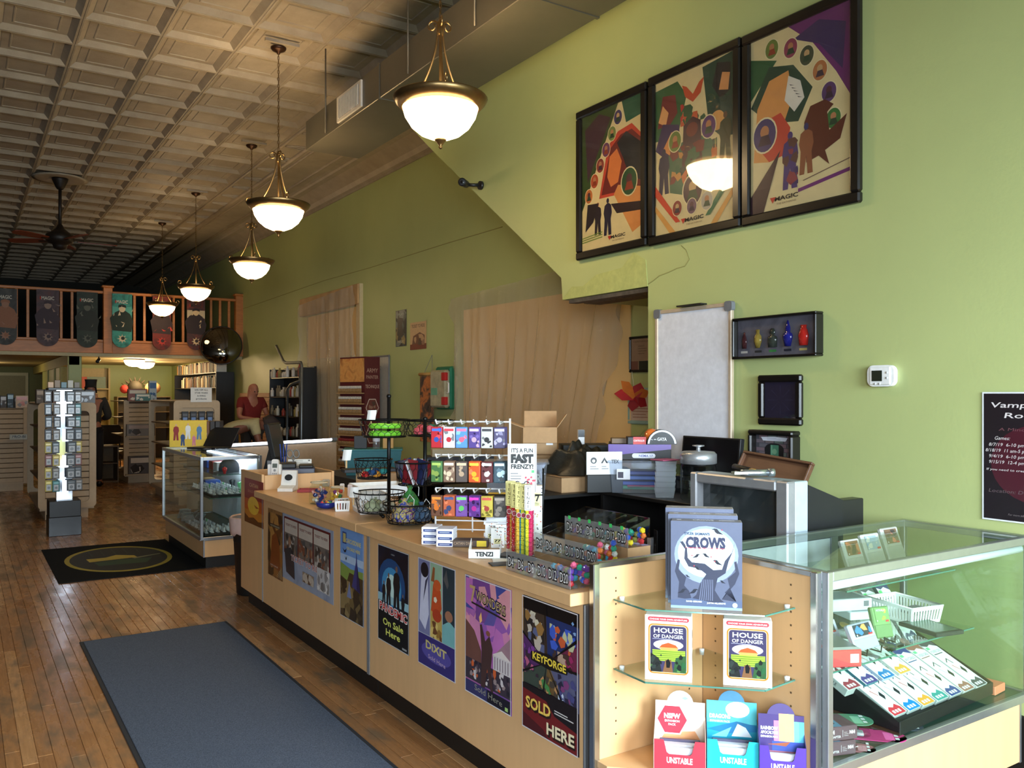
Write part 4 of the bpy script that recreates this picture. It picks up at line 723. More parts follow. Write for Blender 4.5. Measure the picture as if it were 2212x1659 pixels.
KC = glass_case(2.19, 3.415, 1.618, 2.15, .37, .963, 'glass display case by the right wall full of game cartridges and cable boxes', -1)
o = KC.location
MB().box(2.215 - o.x, 2.90 - o.x, 2.128 - o.y, 2.134 - o.y, .375, .93).build('back_door', mt((232, 238, 242), .3), KC); MB().box(2.89 - o.x, 2.93 - o.x, 2.12 - o.y, 2.146 - o.y, .37, .935).build('back_post', ALU, KC); MB().box(2.93 - o.x, 3.40 - o.x, 2.136 - o.y, 2.14 - o.y, .375, .93).build('back_glass', GLASS, KC)
MB().tube([(2.23 - o.x, 1.652 - o.y, .912), (3.38 - o.x, 1.652 - o.y, .912)], .016, 10).build('light_tube', mt((226, 234, 240), .3), KC)
tag(MB().box(-.006, .006, -.05, .05, -.05, .05).build('number_tag', mt((226, 228, 220), .6), loc=(XN - .04, 2.32, .60)), 'square white tag with an 8 on the wall behind the case', 'tag'); 
p = MB(); p.ft('8', 0, -.03, .06, (60, 64, 60), bold=.03); p.build('tag_number', PRN, bpy.data.objects['number_tag'], (-.0068, 0, 0), FX)
case_shelf(KC, 2.225, 2.45, 1.80, 2.12, .845); case_shelf(KC, 2.455, 3.105, 1.745, 2.12, .85); case_shelf(KC, 2.225, 2.60, 1.66, 2.12, .64); case_shelf(KC, 2.605, 3.085, 1.665, 2.12, .655)
def easel(t, w_, h):
    for s in (-1, 1): MB().tube([(s * w_ * .3, -.02, .022), (s * w_ * .3, -.018, 0), (s * w_ * .3, .05, 0), (s * w_ * .3, .022, h * .6)], .003, 5).build('easel_leg', BLACK, t)
def cartridge(x, y, z, w_, h, d, col, art, seed, label, rz=0, tilt=-.35, ease=True, words=None):
    t = thing('game_cartridge', label, 'cartridge', (x, y, z), rz, 'game cartridges on easels'); c = MB().box(-w_ / 2, w_ / 2, 0, d, 0, h, col, bev=.004); c.box(-w_ * .46, w_ * .46, -.0012, d - .003, .002, h * .42, tuple(int(v * .93) for v in col), bev=.001)
    body = c.build('shell', PRN, t, (0, 0, .012), (tilt, 0, 0)); p = MB(); p.fr(-w_ * .34, h * .5, w_ * .36, h * .94, art[0]); blobs(p, -w_ * .33, h * .52, w_ * .35, h * .92, art, 9, w_ * .12, seed); p.fr(w_ * .18, h * .5, w_ * .36, h * .56, (190, 40, 50)); p.fc(-w_ * .28, h * .55, w_ * .025, (230, 230, 230))
    if words: p.ft(words, 0, h * .84, h * .07, (220, 230, 230), w_ * .5)
    p.build('label_print', PRG, body, (0, -.0016, 0), FY)
    if ease: easel(t, w_, h)
    return t
g = (176, 178, 172)
cartridge(2.72, 1.88, .851, .105, .115, .018, g, ((120, 84, 60), (190, 110, 70), (60, 50, 44)), 1, 'grey game cartridge with a brown label, leftmost on the top glass shelf'); cartridge(2.87, 1.90, .851, .11, .12, .018, g, ((150, 170, 180), (110, 150, 190), (206, 206, 190)), 2, 'grey game cartridge with a pale blue label on the top glass shelf'); cartridge(3.04, 1.93, .851, .11, .125, .018, (168, 170, 160), ((110, 90, 70), (214, 120, 96), (70, 66, 60)), 3, 'grey game cartridge with a red brown label, rightmost on the top glass shelf')
l = (178, 180, 200)
cartridge(2.455, 1.80, .641, .128, .086, .02, l, ((50, 54, 70), (190, 196, 214), (120, 90, 110)), 4, 'lilac grey cartridge with a dark castle label, left on the middle shelf', tilt=-.45); cartridge(2.535, 1.715, .641, .128, .088, .02, l, ((40, 44, 60), (60, 120, 190), (226, 150, 90)), 5, 'lilac grey cartridge with a blue and orange label, in front', tilt=-.45)
cartridge(2.65, 1.73, .656, .075, .105, .02, (104, 140, 84), ((110, 150, 90), (150, 190, 70), (226, 150, 60)), 6, 'small upright green cartridge on a black easel', tilt=-.3, rz=-.25, words='PITFALL!')
pbox('console_box', 'lower white grey boxed accessory on the middle case shelf', 'box', .17, .14, .03, (2.86, 1.93, .656), -.35, (206, 212, 214), top=lambda p, a, b: p.fr(a * .1, b * .1, a * .8, b * .9, (120, 140, 150)), front=lambda p, a, b: p.fr(a * .78, b * .25, a * .92, b * .75, (110, 110, 116)))
pbox('console_box', 'upper white grey boxed accessory lying on another box', 'box', .18, .13, .045, (2.80, 1.97, .687), -.35, (196, 204, 208), top=lambda p, a, b: (p.fr(a * .1, b * .1, a * .9, b * .9, (130, 146, 158)), p.fr(a * .12, b * .75, a * .22, b * .9, (110, 214, 140))), front=lambda p, a, b: p.fr(a * .8, b * .35, a * .92, b * .8, (110, 110, 116)))
pbox('console_box', 'red and blue game console box at the front of the case', 'box', .12, .20, .055, (2.33, 1.665, .6405), -.45, (206, 60, 60), top=lambda p, a, b: (p.fr(0, 0, a, b, (120, 124, 124)), p.fr(a * .1, b * .55, a * .6, b * .62, (206, 206, 206)), p.fr(0, 0, a, b * .14, (230, 230, 230)), p.fr(a * .0, b * .14, a * .35, b * .3, (190, 70, 60))), front=lambda p, a, b: p.fr(a * .68, b * .25, a * .92, b * .75, (230, 226, 226)), left=lambda p, a, b: (p.fr(0, 0, a, b, (40, 130, 190)), p.fc(a * .4, b * .5, b * .28, (230, 236, 240))))
def basket(w_, d, h, loc, rz, label, col=WHITE, slots=True, group=None, name='plastic_basket', holes=False, fl=.1):
    t = thing(name, label, 'basket', loc, rz, group); th = .003; k = 1 - fl
    def wall(P, n, nm):
        m = MB(); a0, a1, b0, b1 = [Vector(q) for q in P]   # bottom ends, top ends
        def pt(s, v): return (a0.lerp(a1, s)).lerp(b0.lerp(b1, s), v)
        nr = (a1 - a0).cross(b0 - a0).normalized() * th
        def quad(s0, s1, v0, v1):
            q = [pt(s0, v0), pt(s1, v0), pt(s1, v1), pt(s0, v1)]; m.add(q + [x + nr for x in q], [(3, 2, 1, 0), (4, 5, 6, 7), (0, 1, 5, 4), (1, 2, 6, 5), (2, 3, 7, 6), (3, 0, 4, 7)])
        if holes:
            quad(0, 1, 0, .2); quad(0, 1, .8, 1)
            for r in range(3):
                v0, v1 = .2 + .2 * r, .4 + .2 * r
                for i in range(n): quad(i / n, (i + .55) / n, v0, v1 - .07)
                quad(0, 1, v1 - .07, v1)
        else:
            quad(0, 1, 0, .18); quad(0, 1, .82, 1)
            for i in range(n): quad(i / n, (i + .5) / n, .18, .82)
            quad((n - .3) / n, 1, .18, .82)
        m.build(nm, col, t)
    A = [(-w_ / 2 * k, -d / 2 * k, 0), (w_ / 2 * k, -d / 2 * k, 0), (w_ / 2 * k, d / 2 * k, 0), (-w_ / 2 * k, d / 2 * k, 0)]; B = [(-w_ / 2, -d / 2, h), (w_ / 2, -d / 2, h), (w_ / 2, d / 2, h), (-w_ / 2, d / 2, h)]
    for i in range(4):
        j = (i + 1) % 4; L = (Vector(A[j]) - Vector(A[i])).length; wall((A[i], A[j], B[i], B[j]), max(4, int(L / .0125)), 'basket_wall')
    MB().box(-w_ / 2 * k, w_ / 2 * k, -d / 2 * k, d / 2 * k, 0, .003).build('basket_floor', col, t)
    r = MB(); r.tube(B, .0035, 6, closed=True); r.build('rim', col, t); return t
basket(.155, .22, .062, (3.0, 1.885, .656), -.18, 'white slotted plastic basket on the middle shelf of the glass case')
cartridge(2.98, 1.80, .672, .06, .012, .07, (120, 122, 128), ((110, 112, 118),), 8, 'dark grey cartridge lying in the white basket', tilt=0, ease=False); cartridge(3.04, 1.81, .672, .05, .012, .07, (126, 128, 134), ((110, 112, 118),), 9, 'second grey cartridge lying in the white basket', tilt=0, ease=False)
pbox('disc_case', 'flat black game case reaching over the shelf edge', 'case', .13, .17, .014, (2.90, 1.60 + .045, .656), -.2, (40, 46, 44), top=lambda p, a, b: p.fr(a * .08, b * .08, a * .92, b * .92, (84, 110, 96)))
tag(MB().lathe([(.03, 0), (.034, .004), (.028, .006), (.022, .008), (.022, .05), (.018, .052)], 16).build('blue_cup', mt((40, 140, 196), .35), loc=(2.27, 1.86, .641 + .085)), 'small blue cup with a white patch in the glass case', 'cup'); bpy.data.objects['blue_cup'].location = (2.255, 1.93, .641)
# cable boxes in a sloping black tray
TB = (2.92, 1.80, .372)
t = thing('display_tray', 'sloping black tray holding long cable boxes at the bottom of the case', 'tray', TB, .0)
t.rotation_euler = (0, 0, .06)
MB().prism([(-.13, 0), (.16, 0), (.16, .15), (.15, .15), (-.12, .028), (-.13, .03)], .66, axis='x', o=(-.33, 0, 0)).build('tray_body', BLACK, t); MB().box(-.33, .33, -.136, -.129, 0, .045, bev=.002).build('tray_lip', BLACK, t)
for s in (-.33, .325): MB().prism([(-.13, 0), (.16, 0), (.16, .17), (-.13, .045)], .006, axis='x', o=(s, 0, 0)).build('tray_side', BLACK, t)
cb = [(206, 60, 70), (30, 130, 200), (226, 160, 60), (70, 150, 140), (40, 60, 130), (150, 100, 90), (70, 70, 80)]
def cable(i, x, y, z, tl, c, words, label, side=(176, 180, 176)):
    def fp(p, w_, h):
        p.fr(0, 0, w_, h, (236, 240, 238)); p.ft(words, w_ * .5, h * .76, h * .055, (90, 96, 100), w_ * .8); p.fr(w_ * .08, h * .72, w_ * .8, h * .735, c); q = random.Random(i)
        p.flat([(w_ * .2, h * .55), (w_ * .5, h * .62), (w_ * .6, h * .5), (w_ * .55, h * .49), (w_ * .46, h * .59), (w_ * .2, h * .53)], (70, 72, 76)); p.flat([(w_ * .55, h * .36), (w_ * .75, h * .42), (w_ * .8, h * .32), (w_ * .62, h * .26)], (40, 42, 46)); p.flat([(w_ * .3, h * .48), (w_ * .5, h * .36), (w_ * .47, h * .35), (w_ * .27, h * .46)], (190, 190, 190) if i % 2 else (200, 80, 70))
        p.flat([(w_ * .06, 0), (w_ * .06, h * .1), (w_ * .25, h * .15), (w_ * .5, h * .12), (w_ * .75, h * .17), (w_ * .94, h * .1), (w_ * .94, 0)], c); p.flat([(w_ * .0, h), (0, h * .94), (w_ * .3, h * .9), (w_ * .6, h * .93), (w_, h * .86), (w_, h)], c); p.fr(w_ * .05, h * .84, w_ * .3, h * .89, (110, 230, 140))
        for k in range(3): p.fr(w_ * (.2 + .2 * k), h * .03, w_ * (.34 + .2 * k), h * .08, (230, 230, 230))
    h = .245; b = pbox('cable_box', label, 'box', .082, .03, h, Vector(TB) + Vector((x, y, z)), rot=(-tl, 0, .06), col=side, front=fp, left=lambda p, a, b_: p.ft(words, a * .35, b_ * .45, a * .4, (50, 54, 58), b_ * .55, rot=-PI / 2), group='cable boxes in the case')
    tb = MB(); tb.k = c; tb.prism([(-.02, 0)] + arc(0, .022, .024, 0, PI, 8) + [(.02, 0)], .001, axis='y'); tb.build('hang_tab', PRN, b, (0, .0, h))
wd = ['EXTENSION CABLE', 'AV CABLE', 'AV CABLE', 'AV CABLE', 'AV CABLE', 'S-VIDEO CABLE', 'POWER CORD']
nm = ['red ended', 'bright blue ended', 'orange ended', 'green ended', 'dark blue ended', 'brown ended', 'slate ended']
for i in range(7): cable(i, -.26 + .086 * i, -.118, .05, 1.12, cb[i], wd[i], '%s cable box in the front row of the black tray' % nm[i])
for i, (c, sd) in enumerate((((150, 60, 70), (176, 180, 176)), ((84, 70, 130), (40, 90, 104)), ((40, 120, 180), (150, 156, 176)), ((226, 170, 70), (176, 180, 176)))): cable(i + 8, -.34 + .10 * i, .0, .118, 1.12, c, wd[i % 2], 'cable box with a %s tab in the second row of the black tray' % ('wine red', 'violet', 'sky blue', 'yellow')[i], sd)
for i, (c, w2) in enumerate((((120, 90, 80), 'UNIVERSAL'), ((84, 90, 96), 'UNIVERSAL'), ((60, 70, 110), 'S-VIDEO'))): cable(i + 13, .02 + .1 * i, .13, .16, .62, c, w2, 'steeply leaning %s cable box at the back of the case' % ('brown', 'grey', 'indigo')[i], (40, 70, 84) if i == 2 else (140, 146, 142))
pbox('cable_box', 'small orange box in the right front corner of the glass case', 'box', .09, .09, .032, (3.30, 1.68, .368), .1, (226, 130, 96))
for k, z in enumerate((.368, .4135)):
    pbox('adapter_box', ('lower', 'upper')[k] + ' of two stacked maroon adapter boxes', 'box', .125, .10, .044, (2.305 + .008 * k, 1.665, z), -.32, (84, 62, 72), front=lambda p, a, b: (p.ft('N64', a * .22, b * .5, b * .3, (230, 226, 230), a * .22, bold=.03), p.ft('AC ADAPTER', a * .3, b * .22, b * .17, (214, 206, 210), a * .42, bold=.01), p.ft('N64', a * .84, b * .45, b * .24, (230, 226, 230), a * .16, bold=.05), p.fr(a * .56, b * .25, a * .57, b * .75, (190, 180, 186)), p.lines(a * .6, a * .74, b * .55, b * .12, 3, b * .05, (150, 136, 142))), top=lambda p, a, b: (p.flat([(0, b * .1), (a * .55, b * .0), (a * .65, b), (0, b)], (84, 130, 160)), blobs(p, 0, b * .2, a * .5, b, [(54, 48, 46), (96, 80, 70)], 8, a * .2, 3)), left=lambda p, a, b: p.fr(0, 0, a, b, (60, 48, 48)), group='maroon adapter boxes')
def blister(x, y, z, c, label, rz, L=.17, rad=.05):
    t = thing('blister_pack', label, 'package', (x, y, z), rz, 'blister packs at the bottom of the case'); m = MB(); m.k = c; m.prism([(-rad, 0)] + [(-rad, -L)] + arc(0, -L, rad, PI, 2 * PI, 14)[1:] + [(rad, 0)], .002); m.build('backing_card', PRN, t)
    MB().lathe([(rad * .8, .002), (rad * .72, .018), (.001, .02)], 18, (0, -L * .35, 0), sy=1.3).build('clear_blister', ACRYL, t); b = MB(); b.box(-.03, .0, -L * .5, -L * .2, .003, .015, (150, 154, 158), bev=.003); b.box(.005, .03, -L * .45, -L * .28, .003, .013, (60, 62, 66), bev=.003); b.build('adapter', PRN, t)
    p = MB(); p.fr(-rad * .7, -L - rad * .2, rad * .6, -L + .02, tuple(min(255, v + 60) for v in c)); [p.fr(-rad * .55 + .026 * i, -L - rad * .5, -rad * .55 + .026 * i + .016, -L - rad * .25, (236, 236, 236)) for i in range(3)]; p.build('card_print', PRG, t, (0, 0, .0021)); return t
blister(2.41, 1.87, .368 + .03, (84, 140, 110), 'round ended clear pack with a green card in the case', .9); blister(2.46, 1.79, .368, (190, 50, 120), 'round ended clear pack with a magenta card in the case', .75); blister(2.60, 1.76, .368, (60, 66, 74), 'round ended clear pack with a black card in the case', .95, .14, .04)
blister(2.38, 1.70, .368, (150, 90, 100), 'round ended clear pack with a dusty pink card in the case', .7, .06, .035)
# ================================================================ things hung on the near part of the wall
FR = mt((20, 17, 15), .28, var=.2)
def frame_on_wall(u0, v0, u1, v1, bw, name, label, cat, inner, draw, depth=.03, x=XN, group=None, glaze=True, mat=FR, tilt=0):
    a, b = at_x(u0, v0, x), at_x(u1, v1, x); w_, h = a.y - b.y, a.z - b.z
    t = thing(name, label, cat, (x - .002, (a.y + b.y) / 2, b.z), -PI / 2, group)
    for r in ((-w_ / 2, w_ / 2, 0, bw), (-w_ / 2, w_ / 2, h - bw, h), (-w_ / 2, -w_ / 2 + bw, bw, h - bw), (w_ / 2 - bw, w_ / 2, bw, h - bw)): MB().box(r[0], r[1], -depth, 0, r[2], r[3], bev=min(.008, bw * .3)).build('frame_bar', mat, t)
    MB().box(-w_ / 2 + bw, w_ / 2 - bw, -depth * .4, -.001, bw, h - bw).build('picture', inner, t); p = MB(); draw(p, w_ - 2 * bw, h - 2 * bw)
    p.v = [(q[0] - (w_ / 2 - bw), q[1], q[2]) for q in p.v]; p.build('printed_picture', printed(.4, .15, 12), t, (0, -depth * .4 - .0006, bw), FY)
    if glaze: MB().box(-w_ / 2 + bw, w_ / 2 - bw, -depth * .75, -depth * .7, bw, h - bw).build('glazing', glass_mat((250, 250, 250), .02, refl=1.3), t)
    return t
def magic(p, w_, h, x, y, s): p.ft('MAGIC', w_ * x, h * y, h * s, (40, 30, 28), w_ * .24, bold=.03); p.flat([(w_ * (x - .17), h * (y + s)), (w_ * (x - .14), h * (y - .01)), (w_ * (x - .11), h * (y + s))], (200, 50, 40)); p.ft('THE GATHERING', w_ * x, h * (y - .022), h * .010, (120, 90, 70), w_ * .2)
CRM = (232, 214, 160)
def medal(p, x, y, r, c, seed):
    p.fc(x, y, r * 1.12, (240, 226, 180), r * 1.3); p.fc(x, y, r, c, r * 1.18); q = random.Random(seed); p.fc(x, y + r * .25, r * .4, q.choice([(190, 130, 90), (90, 50, 60), (206, 170, 120)]), r * .45, 12); p.flat([(x - r * .6, y - r * .7), (x - r * .3, y), (x + r * .35, y), (x + r * .6, y - r * .75)], q.choice([(60, 40, 60), (40, 70, 50), (150, 60, 40)]))
def art_l(p, w_, h):
    p.fr(0, 0, w_, h, CRM); p.flat([(0, h), (w_ * .62, h), (0, h * .3)], (60, 84, 44)); p.flat([(w_ * .1, h * .5), (w_ * .05, h * .9), (w_ * .3, h * .98), (w_ * .5, h * .92), (w_ * .2, h * .62)], (70, 44, 60)); p.flat([(w_ * .68, h), (w_, h), (w_, h * .86), (w_ * .75, h * .84)], (40, 96, 74))
    p.flat([(w_ * .3, h * .36), (w_ * .45, h * .72), (w_ * .62, h * .8), (w_ * .84, h * .82), (w_, h * .72), (w_, h * .34)], (206, 74, 54)); p.flat([(w_ * .34, h * .38), (w_ * .5, h * .70), (w_ * .66, h * .77), (w_ * .84, h * .78), (w_, h * .69), (w_, h * .36)], (116, 34, 36)); p.flat([(w_ * .6, h * .72), (w_ * .75, h * .78), (w_, h * .66), (w_, h * .4), (w_ * .8, h * .46), (w_ * .7, h * .6)], (30, 34, 44)); p.flat([(w_ * .44, h * .5), (w_ * .48, h * .64), (w_ * .6, h * .68), (w_ * .68, h * .58), (w_ * .62, h * .44), (w_ * .5, h * .42)], (226, 130, 70))
    p.flat([(w_ * .55, h * .36), (w_ * .62, h * .42), (w_, h * .36), (w_, h * .1), (w_ * .85, h * .06)], (226, 150, 84)); p.flat([(w_ * .5, h * .3), (w_, h * .26), (w_, h * .2), (w_ * .6, h * .22)], (44, 26, 36))
    for k in range(6): medal(p, w_ * (.12 + .1 * k), h * (.40 + .1 * k), w_ * .065, [(206, 120, 60), (190, 84, 50), (150, 60, 50), (120, 70, 110), (130, 150, 80), (70, 60, 110)][k], k)
    medal(p, w_ * .8, h * .42, w_ * .12, (40, 84, 50), 9); person_sil(p, w_ * .28, h * .1, h * .24, (40, 30, 44), (190, 120, 80)); person_sil(p, w_ * .45, h * .08, h * .27, (36, 32, 60)); p.flat([(w_ * .06, h * .14), (w_ * .1, h * .34), (w_ * .3, h * .33), (w_ * .2, h * .2)], (34, 24, 36))
    for k in range(3): p.flat([(0, h * (.06 + .016 * k)), (w_ * .36, h * (.075 + .018 * k)), (w_ * .36, h * (.082 + .018 * k)), (0, h * (.067 + .016 * k))], (120, 150, 60))
    magic(p, w_, h, .62, .05, .022)
def art_m(p, w_, h):
    p.fr(0, 0, w_, h, CRM); p.flat([(0, h * .95), (w_ * .3, h * .96), (w_ * .42, h * .85), (w_ * .3, h * .6), (0, h * .62)], (50, 100, 60)); p.flat([(w_, h), (w_ * .62, h * .98), (w_ * .7, h * .6), (w_, h * .5)], (30, 74, 60)); p.flat([(w_ * .03, h * .7), (w_ * .1, h * .9), (w_ * .27, h * .88), (w_ * .3, h * .76), (w_ * .2, h * .7)], (120, 44, 50)); p.flat([(w_ * .04, h * .74), (w_ * .1, h * .84), (w_ * .18, h * .78), (w_ * .14, h * .7)], (230, 170, 110)); p.flat([(0, h * .56), (w_ * .1, h * .72), (w_ * .32, h * .68), (w_ * .34, h * .54), (w_ * .15, h * .48)], (60, 44, 90)); p.flat([(w_ * .1, h * .55), (w_ * .22, h * .65), (w_ * .32, h * .58), (w_ * .2, h * .5)], (226, 150, 84))
    p.flat([(w_ * .74, h * .84), (w_ * .8, h * .97), (w_ * .96, h * .94), (w_ * .96, h * .78), (w_ * .84, h * .74)], (24, 30, 44)); p.flat([(w_ * .82, h * .8), (w_ * .86, h * .9), (w_ * .95, h * .88), (w_ * .93, h * .78)], (226, 160, 100)); p.flat([(w_ * .7, h * .6), (w_ * .76, h * .76), (w_, h * .74), (w_, h * .5), (w_ * .84, h * .52)], (40, 70, 64)); p.fc(w_ * .8, h * .62, w_ * .09, (230, 170, 100), h * .06)
    p.flat([(w_ * .4, h * .84), (w_ * .36, h * .92), (w_ * .42, h * .9), (w_ * .5, h * .84), (w_ * .58, h * .9), (w_ * .64, h * .92), (w_ * .6, h * .83), (w_ * .5, h * .79)], (206, 84, 50)); blobs(p, w_ * .34, h * .66, w_ * .66, h * .8, [(190, 50, 50), (40, 90, 60), (150, 40, 60), (206, 96, 60)], 14, w_ * .07, 4)
    p.flat([(w_ * .2, h * .26), (w_ * .18, h * .5), (w_ * .34, h * .56), (w_ * .66, h * .56), (w_ * .80, h * .48), (w_ * .78, h * .26), (w_ * .5, h * .2)], (70, 110, 84)); p.flat([(w_ * .36, h * .4), (w_ * .38, h * .66), (w_ * .5, h * .7), (w_ * .6, h * .66), (w_ * .62, h * .4)], (70, 40, 54)); p.fc(w_ * .49, h * .62, w_ * .075, (120, 54, 50), h * .045); blobs(p, w_ * .2, h * .28, w_ * .8, h * .54, [(206, 110, 60), (50, 100, 74), (120, 50, 50), (40, 60, 60), (206, 150, 84)], 30, w_ * .07, 7)
    person_sil(p, w_ * .12, h * .26, h * .3, (36, 36, 70)); person_sil(p, w_ * .9, h * .36, h * .3, (64, 70, 50), (110, 80, 60)); medal(p, w_ * .27, h * .58, w_ * .08, (110, 130, 60), 3); medal(p, w_ * .70, h * .6, w_ * .085, (90, 50, 110), 4)
    for s in (0, 1): p.flat([(0 if not s else w_, h * .26), (w_ * (.28 if not s else .72), h * .06), (w_ * (.34 if not s else .66), h * .06), (0 if not s else w_, h * .33)], (214, 70, 44) if not s else (40, 110, 74)); p.flat([(0 if not s else w_, h * .16), (w_ * (.2 if not s else .8), 0), (w_ * (.28 if not s else .72), 0), (0 if not s else w_, h * .2)], (230, 170, 90))
    medal(p, w_ * .5, h * .24, w_ * .12, (70, 44, 60), 5); medal(p, w_ * .3, h * .15, w_ * .06, (150, 60, 50), 6); medal(p, w_ * .49, h * .14, w_ * .06, (120, 90, 110), 7); medal(p, w_ * .68, h * .15, w_ * .07, (190, 180, 160), 8); magic(p, w_, h, .52, .05, .024)
def art_r(p, w_, h):
    p.fr(0, 0, w_, h, CRM); p.flat([(w_ * .4, h), (w_, h), (w_, h * .5), (w_ * .86, h * .66), (w_ * .64, h * .86)], (110, 40, 110)); p.flat([(w_ * .45, h * .92), (w_ * .7, h * .97), (w_ * .95, h * .9), (w_ * .92, h * .66), (w_ * .7, h * .84)], (60, 44, 96)); p.flat([(0, h * .9), (w_ * .28, h * .84), (0, h * .66)], (40, 96, 60)); p.flat([(0, h * .62), (w_ * .2, h * .82), (w_ * .45, h * .78), (w_ * .64, h * .62), (w_ * .5, h * .46), (w_ * .2, h * .5)], (34, 70, 56))
    p.flat([(w_ * .03, h * .3), (w_ * .07, h * .6), (w_ * .2, h * .74), (w_ * .4, h * .76), (w_ * .44, h * .6), (w_ * .3, h * .4), (w_ * .2, h * .28)], (230, 160, 90)); p.flat([(w_ * .36, h * .6), (w_ * .4, h * .73), (w_ * .52, h * .68), (w_ * .56, h * .58), (w_ * .46, h * .52)], (236, 230, 214))
    for k in range(5): p.flat([(w_ * (.41 + .02 * k), h * (.68 - .02 * k)), (w_ * (.46 + .02 * k), h * (.665 - .02 * k)), (w_ * (.42 + .02 * k), h * (.672 - .02 * k))], (40, 36, 40))
    p.flat([(w_ * .1, h * .36), (w_ * .16, h * .52), (w_ * .32, h * .54), (w_ * .42, h * .44), (w_ * .38, h * .3), (w_ * .2, h * .28)], (206, 70, 54)); medal(p, w_ * .15, h * .44, w_ * .12, (70, 60, 110), 2)
    for k in range(6): a = 1.45 - .27 * k; medal(p, w_ * (.12 + .72 * math.cos(a) ** .9 if a > 0 else .8), h * (.36 + .56 * math.sin(a)), w_ * .068, [(110, 130, 60), (150, 60, 90), (70, 80, 60), (190, 120, 70), (90, 60, 110), (60, 120, 60)][k], k + 3)
    p.flat([(w_ * .58, h * .22), (w_ * .56, h * .44), (w_ * .62, h * .52), (w_ * .76, h * .53), (w_ * .84, h * .49), (w_ * .78, h * .46), (w_ * .8, h * .36), (w_ * .96, h * .42), (w_ * .9, h * .3), (w_ * .76, h * .26), (w_ * .8, h * .18), (w_ * .7, h * .24)], (96, 44, 34)); person_sil(p, w_ * .58, h * .16, h * .28, (150, 90, 60), (60, 60, 110)); person_sil(p, w_ * .42, h * .1, h * .32, (74, 54, 120)); blobs(p, w_ * .34, h * .12, w_ * .5, h * .38, [(60, 44, 100), (150, 60, 70), (96, 60, 54)], 9, w_ * .06, 3)
    p.flat([(0, 0), (0, h * .1), (w_ * .32, h * .33), (w_ * .14, 0)], (60, 40, 50)); p.flat([(w_ * .5, h * .09), (w_, h * .14), (w_, h * .12), (w_ * .5, h * .07)], (120, 50, 120)); p.flat([(w_ * .55, h * .13), (w_, h * .19), (w_, h * .185), (w_ * .55, h * .125)], (120, 90, 80)); magic(p, w_, h, .38, .05, .024)
CR = mt(CRM, .5)
frame_on_wall(1252, 245.5, 1404, 531.5, .052, 'framed_poster', 'left black framed fantasy poster high on the green wall', 'picture', CR, art_l, .035); frame_on_wall(1408, 171.5, 1607, 491, .052, 'framed_poster', 'middle black framed fantasy poster, a red haired figure at upper left', 'picture', CR, art_m, .035); frame_on_wall(1610.5, 82, 1866, 437.5, .052, 'framed_poster', 'right black framed fantasy poster with a maned beast head', 'picture', CR, art_r, .035)
# shadow box of bottles
def sb(p, w_, h):
    for i, c in enumerate(((210, 206, 200), (60, 60, 60), (70, 150, 80), (40, 44, 60), (206, 190, 120))): p.fr(w_ * (.04 + .185 * i), h * .1, w_ * (.13 + .185 * i), h * .16, c)
t = frame_on_wall(1598, 690, 1780, 769, .012, 'shadow_box', 'long black shadow box of five little potion bottles', 'picture', painted(((92, 90, 100), (110, 108, 120), (80, 78, 86)), 7, .6), sb, .06)
wz = .50
BT = [(.10, [(.014, 0), (.016, .04), (.012, .06), (.006, .075), (.006, .085)], (74, 40, 44), .01), (.28, [(.012, 0), (.024, .035), (.022, .06), (.010, .075), (.012, .095)], (150, 130, 60), .012), (.47, [(.027, 0), (.028, .045), (.024, .055), (.010, .06), (.018, .075), (.010, .095)], (50, 56, 50), .014), (.66, [(.018, 0), (.03, .05), (.024, .065), (.014, .07), (.016, .09), (.004, .13)], (30, 34, 120), .016), (.85, [(.024, 0), (.03, .05), (.022, .075), (.016, .085), (.018, .1)], (176, 40, 34), .016)]
W2 = (at_x(1598, 700, XN).y - at_x(1780, 700, XN).y) - .03
for fx_, pr, c, r in BT: MB().lathe(pr, 14, (-W2 / 2 + W2 * fx_, -.035, .055), sy=.5).build('potion_bottle', mt(c, .12), t)
def dk_print(p, w_, h):
    for k in range(8): a = k * PI / 4; p.flat([(w_ / 2 + .05 * w_ * math.cos(a), h / 2 + .05 * h * math.sin(a)), (w_ / 2 + .4 * w_ * math.cos(a + .03), h / 2 + .4 * h * math.sin(a + .03)), (w_ / 2 + .4 * w_ * math.cos(a - .03), h / 2 + .4 * h * math.sin(a - .03))], (58, 54, 84))
frame_on_wall(1644, 811, 1738, 920, .036, 'framed_print', 'thick black frame around a dim indigo print', 'picture', mt((40, 36, 60), .5), dk_print, .03)
# thermostat
a = at_x(1910, 812, XN); t = thing('thermostat', 'white rounded wall thermostat with a small dark screen', 'thermostat', (XN - .001, a.y, a.z), -PI / 2)
m = MB(); m.prism(rrect(-.066, -.048, .066, .048, .03, 6), -.028, axis='y'); m.build('housing', WHITE, t); MB().box(-.05, .05, -.034, -.028, -.04, .04, bev=.006).build('face_plate', WHITE, t); MB().box(-.038, .012, -.036, -.034, -.024, .024).build('screen', mt((40, 44, 34), .15), t)
for x, z in ((.036, .014), (.036, -.01), (-.022, -.036), (.0, -.036)): MB().lathe([(.0055, 0), (.005, .003), (.001, .0035)], 10).build('button', mt((196, 198, 200), .4), t, (x, -.034, z), FY)
